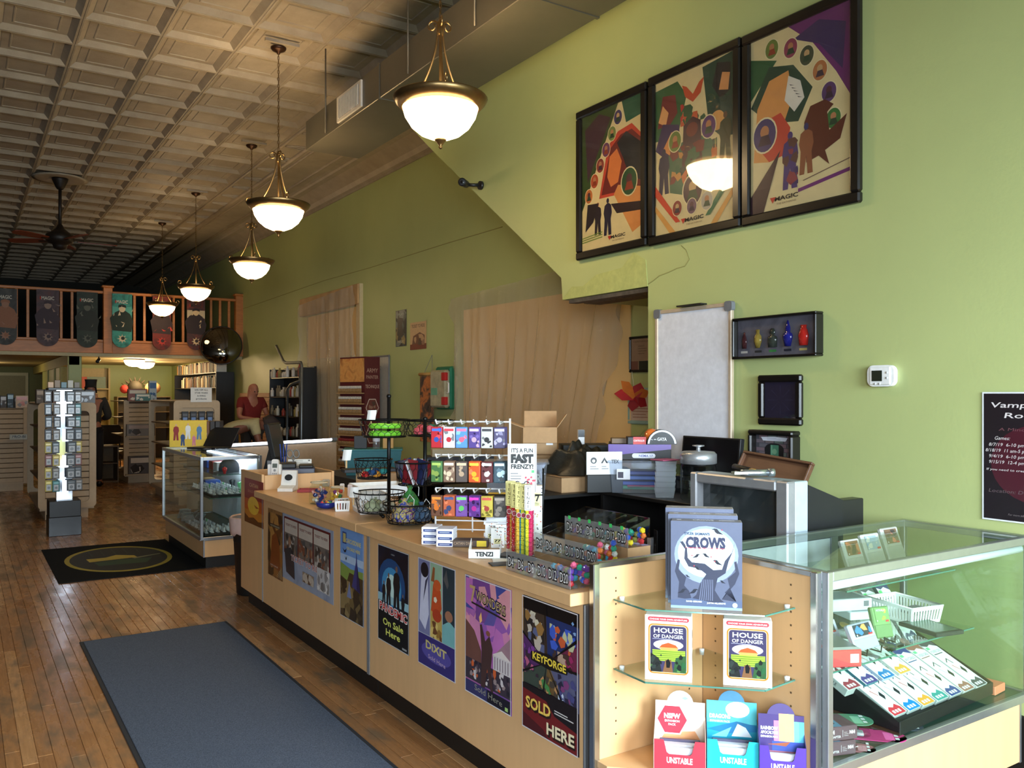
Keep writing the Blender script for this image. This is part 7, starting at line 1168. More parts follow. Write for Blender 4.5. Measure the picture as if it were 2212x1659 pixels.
for k, (y, z, c, l) in enumerate(((8.45, .601, (50, 90, 180), 'blue box on the middle shelf of the aisle case'), (8.66, .601, (190, 150, 80), 'tan box on the middle shelf of the aisle case'), (8.40, .801, (40, 90, 190), 'blue box on the top shelf of the aisle case'), (8.60, .801, (220, 170, 70), 'yellow box on the top shelf of the aisle case'), (8.02, .801, (206, 206, 214), 'white blistered toy pack beside the grey cap'), (8.18, .801, (150, 50, 50), 'dark red pack on the top shelf of the aisle case'))): pbox('toy_box', l, 'box', .14, .14, .075, (1.96, y, z), -PI / 2, c)
for k, (y, c) in enumerate(((7.62, (130, 210, 150)), (7.9, (30, 30, 34)))): tag(MB().lathe([(.03, 0), (.035, .02), (.02, .05), (.03, .09), (.001, .1)], 10).build('toy_figure', mt(c, .3), loc=(2.15, y + .25, .601 + .0)), ('pale green', 'black')[k] + ' toy figure behind the trays in the aisle case', 'toy')
tag(MB().lathe([(.012, 0), (.014, .02), (.02, .03), (.022, .05), (.001, .062)], 10).build('toy_figure', mt((190, 50, 50), .3), loc=(1.95, 7.64, .801)), 'tiny red and white toy beside the cap brim', 'toy')
# things on top of it
yb = pbox('puzzle_box', 'yellow box with a crowd of plain figures on its lid, on the aisle case', 'box', .36, .09, .27, (1.93, 8.98, .967), -.42, (226, 190, 60), front=lambda p, a, b: [person_sil(p, a * x, b * y, b * h, c, (214, 170, 140)) for x, y, h, c in ((.18, .25, .62, (150, 60, 60)), (.5, .3, .6, (226, 226, 226)), (.8, .28, .58, (90, 130, 170)), (.36, .05, .5, (60, 84, 130)), (.66, .05, .42, (214, 130, 150)))])
for k in range(3): pbox('book', '%s dark spined book beside the yellow box on the aisle case' % ('first', 'second', 'third', 'fourth')[k], 'book', .045, .2, .26, (2.10 + .047 * k, 8.91 - .021 * k, .967), -.42, (44, 38, 36) if k else (110, 70, 44), front=lambda p, a, b: p.ft('LORE', a * .5, b * .4, a * .4, (190, 180, 170), b * .3, rot=PI / 2), group='dark books on the aisle case')
lt = thing('laptop', 'open black laptop on the aisle glass case', 'laptop', (2.05, 8.62, .9665), -.9); MB().box(-.17, .17, -.12, .12, 0, .018, bev=.004).build('keyboard_half', BLK2, lt); MB().box(-.17, .17, 0, .012, 0, .23, bev=.004).build('screen_half', BLK2, lt, (0, .12, .018), (-.65, 0, 0))
tag(MB().lathe([(.001, 0), (.03, .004), (.032, .02), (.001, .036)], 12, cap=False, sx=1.6).build('computer_mouse', BLACK, loc=(1.96, 8.36, .9665)), 'black computer mouse before the laptop', 'mouse')
# lit back counter
A, B = at_z(461, 960, .975), at_z(727, 946, .975); ang = math.atan2(B.y - A.y, B.x - A.x); L = (B - A).length
t = thing('back_case', 'tan backed counter case with a glowing white strip along its top edge', 'display case', (A.x, A.y, 0), ang); TAN = mt((196, 172, 146), .55)
for k in range(2): MB().box(L * .5 * k + .003, L * .5 * (k + 1) - .003, 0, .018, .1, .925).build('back_panel', TAN, t)
MB().box(0, L, .02, .5, .08, .9).build('case_body', TAN, t); MB().box(0, L, 0, .5, .9275, .945, bev=.003).build('top_board', ALU, t); MB().box(.0, L - .08, -.012, .012, .946, .972, bev=.004).build('led_strip', emit_mat((235, 240, 255), 9), t); MB().box(L - .079, L + .0, -.016, .02, .946, .980, bev=.003).build('strip_end', GREY, t); MB().box(0.02, L - .02, .06, .48, 0, .08).build('toe_kick', BLACK, t)
tag(MB().grid(lambda a, b: (-.10 + .2 * a, -.06 + .12 * b, .05 * math.sin(PI * a) * math.sin(PI * b) * (1 + .4 * math.sin(9 * a) * math.sin(7 * b))), 14, 10).build('crumpled_cloth', PAPER, loc=(A.x + .10, A.y + .16, .948)), 'crumpled white cloth at the left end of the lit counter', 'cloth')
# work table with teal tub further right
cabinet('work_table', 'dark table behind the counter carrying a teal tub', 'table', 2.95, 4.0, 6.4, 8.1, .74, BK, '-y', 0)
t = thing('teal_tub', 'teal plastic tub with flared sides behind the basket stands', 'tub', (3.30, 7.5, .741), -.45); V = [(sx * .27 * k, sy * .15 * k, z) for k, z in ((.9, 0), (1, .23)) for sx, sy in ((-1, -1), (1, -1), (1, 1), (-1, 1))]; m = MB(); m.add(V, [(0, 3, 2, 1)] + [(i, (i + 1) % 4, 4 + (i + 1) % 4, 4 + i) for i in range(4)]); m.build('tub_body', mt((30, 108, 116), .45), t); MB().box(-.28, .28, -.16, .16, .23, .245, bev=.004).build('tub_lid', mt((34, 118, 124), .45), t)
pbox('black_box', 'black box at the left end of the teal tub lid', 'box', .12, .1, .12, (3.17, 7.50, .988), -.45, (24, 24, 26)); pbox('yellow_box', 'small yellow brown box on the teal tub lid', 'box', .1, .08, .10, (3.40, 7.38, .988), -.45, (200, 150, 70))
t = thing('water_bottle', 'clear plastic drink bottle on the teal tub', 'bottle', (3.28, 7.38, .987)); MB().lathe([(.03, 0), (.034, .01), (.032, .08), (.034, .13), (.03, .17), (.013, .21), (.013, .225)], 16).build('bottle_body', glass_mat((236, 240, 240), .03, 'pet', 1.6, .08), t); MB().lathe([(.015, .222), (.015, .24)], 12).build('cap', WHITE, t); MB().lathe([(.0335, .07), (.0345, .075), (.0345, .125), (.0335, .13)], 16, cap=False).build('paper_label', mt((206, 206, 214), .5), t)
carton('cardboard_box', 'closed tan carton standing left of the middle baskets', 2.62, 5.9, .62, .3, .3, .29, -.5, False, lab=False); cabinet('low_cabinet', 'black low cabinet under the tan carton behind the counter', 'cabinet', 2.44, 3.0, 5.6, 6.35, .615, BK, '-y', 0)
pbox('keyboard', 'black keyboard lying on the tan carton', 'keyboard', .4, .14, .025, (2.60, 5.95, .911), -.2, (24, 24, 26)); pbox('navy_case', 'long navy blue cloth covered case right of the teal tub', 'case', .6, .3, .2, (3.75, 6.6, .741), -.4, (36, 40, 58)); pbox('shoe_box', 'long cream box lying on the navy case', 'box', .44, .16, .07, (3.72, 6.62, .942), -.4, (206, 190, 156))
# ================================================================ shop floor behind: fixtures, racks, people
SLATM = mt((186, 160, 126), .55, var=.06); SLATD = mt((84, 66, 48), .8)
def slatwall(t, w_, z0, z1, y, step=.076, axis='y', off=0, par=None):
    n = int((z1 - z0) / step)
    for i in range(n):
        b = (-w_ / 2 + off, w_ / 2 + off, y, y + .018) if axis == 'y' else (y, y + .018, -w_ / 2 + off, w_ / 2 + off); MB().box(*b, z0 + i * step + .008, z0 + (i + 1) * step - .002, bev=.003).build('slat', SLATM, t)
    b = (-w_ / 2 + off, w_ / 2 + off, y + .012, y + .024) if axis == 'y' else (y + .008, y + .024, -w_ / 2 + off, w_ / 2 + off); MB().box(*b, z0, z1).build('backing_board', SLATD, t)
def gondola(x0, x1, y0, y1, H, label, arch=True, top=None):
    cx = (x0 + x1) / 2; w_ = x1 - x0; L = y1 - y0; t = thing('display_gondola', label, 'display stand', (cx, y0, 0), 0, 'slatted display gondolas'); z0 = .13; r = .05
    def ring(y, d=.02):
        o = rrect(-w_ / 2, z0, w_ / 2, H, r, 4); i = rrect(-w_ / 2 + .075, z0 + .07, w_ / 2 - .075, H - .10, r, 4); n = len(o); V = [(a, y, b) for a, b in o] + [(a, y, b) for a, b in i] + [(a, y + d, b) for a, b in o] + [(a, y + d, b) for a, b in i]; F = []
        for k in range(n): j = (k + 1) % n; F += [(k, n + k, n + j, j), (2 * n + k, 2 * n + j, 3 * n + j, 3 * n + k), (k, j, 2 * n + j, 2 * n + k), (n + k, 3 * n + k, 3 * n + j, n + j)]
        m = MB(); m.add(V, F); return m
    if arch: ring(0).build('end_frame', SLATM, t); ring(L - .02).build('end_frame', SLATM, t); slatwall(t, w_ - .12, z0 + .05, H - .08, .03)
    else:
        for s in (-1, 1): MB().box(s * (w_ / 2 - .04) - .04, s * (w_ / 2 - .04) + .04, 0, .02, z0, H).build('end_post', SLATM, t)
        slatwall(t, w_ - .16, z0, H - .02, .03)
    MB().box(-.012, .012, .06, L - .03, z0, H - .03).build('core_panel', SLATM, t)
    MB().box(-w_ / 2 + .02, w_ / 2 - .02, .04, L - .04, z0 - .02, z0 + .03).build('deck', SLATM, t); MB().box(-w_ / 2 + .08, w_ / 2 - .08, .08, L - .08, 0, z0 - .02).build('base', SLATM, t)
    for s in (-1, 1):
        for z in (.45, .78, 1.08): MB().box(s * .014, s * (w_ / 2 - .03), .07, L - .05, z, z + .015).build('side_shelf', mt((140, 112, 80), .6), t)
    MB().box(-w_ / 2 + .02, w_ / 2 - .02, .05, L - .03, H - .03, H - .01).build('top_shelf', SLATM, t)
    return t
def qbox(label, x, y, z, w_, d, h, c, name='game_box', rz=0, accent=None, group=None, seed=0):
    f = (lambda p, a, b: (p.fr(a * .08, b * .62, a * .92, b * .9, accent), blobs(p, a * .06, b * .06, a * .94, b * .58, [accent, tuple(int(v * .6) for v in c)], 4, a * .22, seed))) if accent else None
    return pbox(name, label, 'box', w_, d, h, (x, y, z), rz, c, front=f, group=group, bev=.003)
G1 = gondola(.766, 1.389, 11.45, 13.4, 1.40, 'beige slatted gondola with a rounded end frame behind the spinner rack'); G2 = gondola(.42, .90, 15.2, 17.0, 1.30, 'beige slatted gondola further back at the left picture edge', False); G3 = gondola(2.30, 2.80, 15.5, 17.2, 1.40, 'beige slatted gondola with boxes stacked high behind the stacking chair', False); G4 = gondola(2.394, 3.0, 12.0, 13.8, 1.42, 'beige slatted gondola with a rounded end frame under a paper sign')
cols = [((110, 96, 84), (190, 170, 150)), ((60, 70, 90), (150, 160, 170)), ((150, 84, 60), (226, 190, 160)), ((70, 60, 54), (150, 130, 110)), ((54, 74, 84), (120, 150, 160)), ((90, 84, 76), (190, 186, 176)), ((44, 42, 46), (130, 120, 110)), ((180, 170, 160), (120, 110, 100))]
nm = ['taupe', 'slate blue', 'rust', 'umber', 'dark teal', 'stone', 'charcoal', 'pale grey']
for i in range(7): c, a = cols[i]; qbox('%s game box standing on top of the rounded beige gondola' % nm[i], .80 + .088 * i, 11.62 + .05 * (i % 2), 1.391, .08, .22, .17 + .03 * ((i * 3) % 3), c, accent=a, group='game boxes on top of the rounded gondola', seed=i)
qbox('large shrink wrapped grey box on the right end of the rounded gondola', 1.285, 11.50, 1.391, .20, .10, .155, (124, 126, 130), accent=(150, 152, 158), seed=9)
for i in range(5): c, a = cols[(i + 2) % 8]; qbox('%s game box on the left gondola top' % nm[(i + 2) % 8], .46 + .095 * i, 15.3, 1.291, .085, .2, .16 + .03 * (i % 3), c, accent=a, group='game boxes on the left gondola', seed=i + 20)
qbox('cream and red box at the front of the left gondola top', .80, 15.22, 1.291, .17, .07, .19, (226, 196, 170), accent=(206, 110, 80), seed=33)
sg = pbox('shelf_sign', 'white shelf strip lettered PRO on the left gondola', 'sign', .26, .02, .085, (.76, 15.12, .80), 0, (190, 190, 176), front=lambda p, a, b: p.ft('PRO-BI', a * .48, b * .35, b * .45, (50, 50, 54), a * .7, bold=.03)); MB().box(-.12, .12, .02, .1, .0, .012).build('shelf_clip', SLATM, sg)
for i, (x, z, w_, h, c, a, l) in enumerate(((2.50, 1.391, .30, .20, (130, 70, 60), (206, 190, 160), 'maroon and white tea set box on the right gondola top'), (2.58, 1.391, .24, .12, (70, 120, 116), (226, 220, 200), 'teal box before the maroon box on the right gondola'), (2.74, 1.391, .12, .34, (170, 184, 190), (40, 90, 140), 'tall blue and white box on the right gondola'), (2.55, .80, .44, .20, (120, 112, 104), (170, 150, 140), 'row of small figure boxes hung on the right gondola'), (2.56, .16, .40, .30, (70, 58, 50), (206, 190, 170), 'large dark boxed set at the foot of the right gondola'))): qbox(l, x, 15.5 - .10 - .03 * (i == 1), z, w_, .10, h, c, accent=a, seed=i + 40)
for i, z in ((3, .785), (4, .145)): MB().box(-.23, .23, -.12, .0, z, z + .014).build('front_shelf', SLATM, G3)
sn = pbox('sale_sign', 'white paper sale sign in four lines on the rounded gondola', 'sign', .28, .006, .20, (2.73, 12.0, 1.40), 0, (226, 222, 214), front=lambda p, a, b: [p.ft(s, a / 2, b * (.78 - .2 * i), b * .10, (30, 28, 26), a * w_, bold=.02) for i, (s, w_) in enumerate((('50% OFF ALL', .62), ('STAR WARS', .6), ('X-WING', .4), ('products', .5)))]) ; bpy.data.objects['sale_sign'].location = (2.75, 11.99, 1.395)
def hung(t, x, y, z, w_, h, c, label, a=(120, 140, 170), group=None, seed=0):
    o = pbox('blister_card', label, 'package', w_, .025, h, (x, y, z), 0, c, front=lambda p, A, B: (p.fr(A * .18, B * .1, A * .82, B * .62, a), p.fr(A * .15, B * .7, A * .85, B * .86, tuple(min(255, v + 60) for v in c)), p.fc(A * .5, B * .35, A * .2, tuple(int(v * .6) for v in a), n=8)), group=group, bev=.002); return o
for r in range(2):
    for k in range(4): hung(G4, 2.535 + .108 * k, 11.965, 1.06 - .27 * r, .085, .21, (30, 30, 34), '%s black blister card in the %s row on the rounded gondola' % (('first', 'second', 'third', 'fourth')[k], ('upper', 'lower')[r]), (110, 140, 190) if r == 0 else (60, 60, 66), 'black blister cards')
# spinner rack with a lit mirrored column
sp = thing('spinner_rack', 'lit mirrored spinner rack on a black base hung with blister packs', 'rack', (.93, 10.27, 0)); MB().box(-.155, .155, -.155, .155, .0, .20, bev=.004).build('base_plinth', BLK2, sp); MB().box(-.15, .15, -.15, .15, .20, .37, bev=.004).build('base_box', BLACK, sp)
MB().box(-.075, .075, -.075, .075, .37, 1.56).build('mirrored_column', mt((226, 232, 240), .06, 1, var=.01), sp); MB().box(-.16, .16, -.16, .16, 1.545, 1.57, bev=.004).build('top_plate', BLK2, sp)
for z in (.45, .72, 1.0, 1.30): MB().box(-.02, .035, -.080, -.0755, z, z + .13).build('lit_strip', emit_mat((226, 232, 255), 6), sp)
q = random.Random(8)
for r in range(8):
    for k in range(4):
        x = (-.155, -.085, .055, .125)[k]; z = 1.42 - .135 * r; c = [(44, 46, 50), (90, 84, 78), (120, 70, 66), (60, 70, 76), (150, 146, 140), (40, 100, 100), (170, 150, 60)][q.randrange(7)] if k != 2 else (40, 44, 46)
        hung(sp, .93 + x + q.uniform(-.008, .008), 10.27 - .135 - .04 * (k in (1, 2)) + q.uniform(0, .02), z, .068 + .02 * (k == 2), .118, c, 'blister pack %s of the lit spinner rack, row %s from the top' % (('at the far left', 'left of the column', 'right of the column', 'at the far right')[k], ('one', 'two', 'three', 'four', 'five', 'six', 'seven', 'eight')[r]), (150, 150, 150), 'blister packs on the spinner rack', r)
for r in range(8): z = 1.54 - .135 * r; MB().tube([(-.16, -.06, z), (.16, -.06, z)], .004, 4).build('peg_bar', GREY, sp)
for k in range(5): qbox('small clear boxed toy on the spinner top, %s' % ('leftmost', 'second', 'middle', 'fourth', 'rightmost')[k], .80 + .062 * k, 10.18, 1.571, .052, .06, .06 + .02 * (k % 2), cols[k + 2][1], name='toy_box', group='toys on the spinner top')
# stacking chair
ch = thing('stacking_chair', 'black padded stacking chair in front of the back room', 'chair', (2.42, 17.5, 0), .25); MB().box(-.22, .22, -.22, .20, .42, .48, bev=.02).build('seat', BLACK, ch); MB().prism(rrect(-.22, .55, .22, .92, .07), .04, axis='y', o=(0, .2, 0)).build('backrest', BLACK, ch)
for x in (-.2, .2):
    for y in (-.19, .2): MB().tube([(x * 1.1, y * 1.15, 0), (x, y, .44), (x, y + (.02 if y > 0 else 0), .56 if y > 0 else .44)], .012, 6).build('leg', BLK2, ch)
# bookcase along the wall
bc = cabinet('bookcase', 'tall black bookcase along the back wall full of books', 'bookcase', 4.25, 4.60, 17.3, 21.2, 1.95, BK, '-x', 5)
q = random.Random(6)
BKC = [(60, 50, 46), (150, 110, 70), (206, 196, 170), (40, 40, 44), (96, 44, 36), (90, 96, 100), (170, 140, 90), (226, 216, 196), (50, 60, 54)]; nb = 0
wd = ['dark brown', 'ochre', 'cream', 'black', 'maroon', 'grey', 'tan', 'ivory', 'deep green']
for r, (z, zmax) in enumerate(((1.951, .24), (1.635, .26), (1.31, .27))):
    y = 17.36
    while y < 21.0 and nb < 130:
        th = q.uniform(.03, .065); h = zmax * q.uniform(.75, .98); k = q.randrange(9)
        if q.random() < .92: tag(MB().box(0, .2, -th / 2 + .001, th / 2 - .001, 0, h).build('book', mt(BKC[k], .6), loc=(4.27 + q.uniform(0, .02), y + th / 2, z)), '%s book standing %s' % (wd[k], ('on top of the black bookcase', 'on the upper shelf of the black bookcase', 'on the second shelf of the black bookcase')[r]), 'book', 'books %s' % ('on the bookcase top', 'on the upper bookcase shelf', 'on the second bookcase shelf')[r]); nb += 1
        y += th + (.02 if q.random() < .1 else 0)
# back room shelving and boxes
bs = thing('wall_shelves', 'cream wall shelving with boxes in the lit back room', 'shelving', (2.55, 23.15, 0)); CW = mt((206, 186, 136), .6)
MB().box(-.7, .55, .2, .24, .2, 2.15).build('back_board', CW, bs); MB().box(.52, .56, -.1, .2, .2, 2.15).build('side_board', CW, bs)
for z in (.55, .95, 1.32, 1.62): MB().box(-.7, .55, -.12, .2, z, z + .03).build('shelf_board', CW, bs)
for i, (x, z, w_, h, c, l) in enumerate(((2.15, 1.651, .34, .3, (214, 190, 160), 'cream box on the top back room shelf'), (2.52, 1.651, .14, .28, (206, 84, 54), 'orange box end on the top back room shelf'), (2.80, 1.651, .42, .28, (130, 150, 130), 'pale green glossy box on the top back room shelf'), (2.75, 1.351, .16, .16, (120, 70, 40), 'brown box on the second back room shelf'), (2.85, .981, .2, .26, (90, 84, 70), 'grey box on the third back room shelf'), (2.3, .981, .3, .2, (150, 120, 90), 'tan box on the third back room shelf'))): qbox(l, x, 23.05, z, w_, .2, h, c, name='shelf_box')
pl = thing('plush_display', 'spiky dark and pale plush creatures on a cabinet in the back room', 'toy', (3.55, 21.0, 1.451)); MB().ball((-.2, 0, .2), .17, n=12).build('dark_creature', mt((50, 44, 34), .8), pl); MB().ball((.18, 0, .2), .18, n=12, sz=.8).build('pale_creature', mt((206, 160, 110), .8), pl); MB().ball((-.42, 0, .17), .1, n=10).build('red_creature', mt((160, 40, 34), .8), pl)
for k in range(9): a = PI * k / 8; MB().lathe([(.03, 0), (.001, .12)], 6).build('spike', mt((60, 50, 36), .8), pl, (-.2 + .2 * math.cos(a), 0, .2 + .15 * math.sin(a)), (0, PI / 2 - a, 0))
cabinet('side_cabinet', 'dark cabinet under the plush creatures', 'cabinet', 2.95, 4.1, 20.8, 21.3, 1.45, mt((96, 80, 54), .6), '-y', 3)
cabinet('side_table', 'low shelf stand at the foot of the right gondola', 'stand', 2.0, 2.28, 15.9, 16.4, .62, mt((120, 96, 66), .6), '-y', 1)
# black paint rack and bent pipe at the wall
pr = thing('paint_rack', 'black wall rack of brushes, paint pots and tools near the man in red', 'rack', (4.24, 12.92, 0), -PI / 2)
MB().box(-.72, .72, .18, .22, 0, 1.92).build('back_panel', BLACK, pr)
for x in (-.72, .70): MB().box(x, x + .02, -.05, .18, 0, 1.9).build('side_panel', BLACK, pr)
for r in range(6): MB().box(-.70, .70, -.04, .18, .25 + .3 * r, .265 + .3 * r).build('rack_shelf', BLK2, pr)
PN = {(190, 186, 170): 'pale', (120, 110, 90): 'khaki', (70, 66, 60): 'dark', (150, 60, 50): 'red', (206, 200, 190): 'white', (150, 130, 70): 'ochre'}; q = random.Random(9); k2 = 0
for r in range(6):
    for i in range(15):
        if q.random() < .12: continue
        c = [(190, 186, 170), (120, 110, 90), (70, 66, 60), (150, 60, 50), (206, 200, 190), (150, 130, 70)][q.randrange(6)]; h = q.uniform(.08, .2)
        o = MB().lathe([(.028, 0), (.03, .01), (.03, h * .7), (.014, h * .8), (.016, h)], 8).build('paint_pot', mt(c, .4), loc=(4.22, 13.58 - .094 * i, .266 + .3 * r)); tag(o, '%s paint pot %d from the left, %s shelf of the black wall rack' % (PN[c], i + 1, ('lowest', 'second', 'third', 'fourth', 'fifth', 'top')[r]), 'paint pot', 'paint pots on the black wall rack'); k2 += 1
pts = [at_x(u, v, 4.12) for u, v in [(597, 747), (612, 780), (618, 784), (650, 783), (652, 790), (651, 945)]]; p2 = [at_x(u, v, 4.12) for u, v in [(651, 822), (628, 830), (621, 840), (620, 945)]]
o0 = Vector((4.12, 12.4, 0)); pp = thing('pipe_rail', 'bent grey metal pipe rail standing before the black wall rack', 'rail', o0); e = [pts[-1].copy(), p2[-1].copy()]
for v in e: v.z = 0
MB().tube([p - o0 for p in pts + [e[0]]], .022, 8).build('long_pipe', mt((112, 116, 116), .35, .7), pp); MB().tube([p - o0 for p in p2 + [e[1]]], .02, 8).build('short_pipe', mt((112, 116, 116), .35, .7), pp)
# tall paint display with maroon side
ad = thing('paint_display', 'tall paint display with white capped rows and a maroon side panel', 'display stand', (4.22, 10.25, 0), -PI / 2 + .25)
MR = mt((92, 34, 36), .5); MB().box(-.26, .26, .0, .24, 0, 1.98).build('cabinet_body', MR, ad); MB().box(-.25, .25, -.01, .0, 1.66, 1.96).build('header_card', painted(((196, 120, 60), (220, 160, 90), (150, 84, 40)), 6), ad)
for r in range(9): z = 1.52 - .135 * r; MB().box(-.25, .25, -.07, 0, z - .012, z).build('row_shelf', mt((176, 140, 96), .6), ad); m = MB(); [m.lathe([(.012, 0), (.012, .05), (.006, .055)], 6, (-.235 + .027 * i, -.035, z)) for i in range(18)]; m.build('bottle_row', mt((150, 116, 70), .4), ad, kind='stuff'); m = MB(); [m.lathe([(.009, .055), (.009, .085), (.004, .09)], 6, (-.235 + .027 * i, -.035, z)) for i in range(18)]; m.build('white_caps', mt((150, 40, 40) if r == 5 else (214, 206, 190), .4), ad, kind='stuff')
p = MB(); p.ft('ARMY', .12, 1.78, .055, (190, 150, 130), .18); p.ft('PAINTER', .12, 1.70, .045, (190, 150, 130), .19); p.ft('TECHNIQUE', .12, 1.58, .045, (206, 170, 150), .22)
for k in range(3):
    zc = 1.33 - .34 * k; hx = lambda r: [(.12 + r * math.cos(PI * j / 3 + PI / 6 * 0), zc + r * 1.25 * math.sin(PI * j / 3)) for j in range(6)]; p.flat(hx(.105), (214, 190, 176)); p.flat(hx(.095), (110, 56, 48)); blobs(p, .06, zc - .08, .17, zc + .08, [(150, 110, 90), (84, 60, 50)], 6, .04, k); p.ft(str(k + 1), .18, zc - .08, .06, (226, 210, 200))
p.build('side_print', PRN, ad, (.2605, 0, 0), (PI / 2, 0, PI / 2))
# things on the back part of the right wall
frame_on_wall(802, 770, 843, 915, .02, 'wall_whiteboard', 'small upright whiteboard with faint writing on the back wall', 'whiteboard', mt((190, 186, 176), .25), lambda p, w_, h: p.lines(w_ * .12, w_ * .6, h * .9, h * .05, 5, h * .008, (120, 116, 110)), .02, XF, glaze=False, mat=GREY)
def d_dk(p, w_, h): blobs(p, 0, 0, w_, h, [(60, 80, 84), (150, 130, 80), (36, 34, 36), (110, 120, 116)], 16, w_ * .3, 3); p.ft('MAGIC', w_ * .5, h * .1, h * .07, (206, 196, 170), w_ * .6); p.ft('PLAY', w_ * .5, h * .85, h * .07, (150, 170, 170), w_ * .5)
poster(855, 672, 878, 747, mt((44, 46, 46), .5), d_dk, 'narrow dark poster on the green wall between the plastic sheets', x=XF - .004, border=(.006, (60, 80, 86)))
def d_tr(p, w_, h): p.flat([(w_ * .1, h * .1), (w_ * .2, h * .5), (w_ * .6, h * .62), (w_ * .9, h * .5), (w_ * .9, h * .1)], (110, 66, 50)); p.fr(0, 0, w_, h * .2, (120, 50, 36)); p.ft('TICKET TO RIDE', w_ * .5, h * .8, h * .12, (80, 40, 30), w_ * .8, bold=.01); blobs(p, w_ * .15, h * .15, w_ * .9, h * .55, [(150, 110, 84), (84, 60, 50), (190, 150, 110)], 10, w_ * .12, 3)
poster(886, 698, 921, 753, mt((206, 170, 126), .5), d_tr, 'tan train poster hung crooked on the green wall', x=XF - .004)
b = at_x(925, 808, 4.5); t = thing('hanging_banner', 'dark picture banner hung from a short wooden rod on the wall', 'banner', b); MB().tube([(0, .22, 0), (0, -.14, 0)], .018, 8).build('wooden_rod', mt((206, 160, 90), .5), t); m = MB().box(-.004, .004, -.13, .2, -.78, -.02); m.build('cloth_panel', painted(((44, 38, 34), (84, 66, 54), (200, 120, 60), (60, 54, 50)), 7, .7), t); MB().tube([(0, .1, .01), (.05, 0, .22), (0, -.1, .01)], .003, 4).build('hang_cord', GREY, t)
b = at_x(951, 838, 4.52); t = thing('carry_case', 'green and clear plastic carry case with red clips hanging on the wall', 'case', b); MB().box(.02, .09, -.2, .16, -.24, .24, bev=.02).build('green_half', mt((30, 120, 90), .4), t); MB().box(-.05, .02, -.2, .16, -.22, .2, bev=.02).build('clear_half', mt((176, 170, 140), .3, var=.3, scale=12), t)
for z in (-.15, .12): MB().box(-.06, -.02, -.22, -.13, z - .04, z + .05, bev=.006).build('red_clip', mt((190, 40, 40), .4), t)
MB().tube([(-.03, -.21, -.06), (-.03, -.25, -.05), (-.03, -.25, .05), (-.03, -.21, .06)], .01, 6).build('handle', WHITE, t); MB().box(-.054, -.05, -.02, .12, -.08, .0).build('paper_label', mt((110, 170, 140), .6), t)
sw = thing('slat_panel', 'pinkish slatted wall panel behind the man in red', 'panel', (XF - .03, 15.9, 0), -PI / 2); 
for i in range(16): MB().box(-.95, .95, -.004, .026, .25 + i * .08, .325 + i * .08, bev=.004).build('slat', mt((196, 140, 104), .6), sw)
# ---- people
def skin(name, P, E, mat, parent=None, lv=2):
    names = list(P); me = bpy.data.meshes.new(name); me.from_pydata([P[n][0] for n in names], [(names.index(a), names.index(b)) for a, b in E], []); o = bpy.data.objects.new(name, me); COL.objects.link(o)
    m = o.modifiers.new('skin', 'SKIN'); m.use_smooth_shade = True; sv = me.skin_vertices[0].data
    for i, n in enumerate(names): r = P[n][1]; sv[i].radius = r if isinstance(r, tuple) else (r, r); sv[i].use_root = (i == 0)
    s = o.modifiers.new('sub', 'SUBSURF'); s.levels = lv; s.render_levels = lv; dg = bpy.context.evaluated_depsgraph_get(); dg.update(); m2 = bpy.data.meshes.new_from_object(o.evaluated_get(dg)); o.modifiers.clear(); o.data = m2; m2.materials.clear(); m2.materials.append(mat)
    for p in m2.polygons: p.use_smooth = True
    o.parent = parent; return o
SK = mt((176, 112, 84), .55, var=.08); SKD = mt((120, 74, 54), .6)
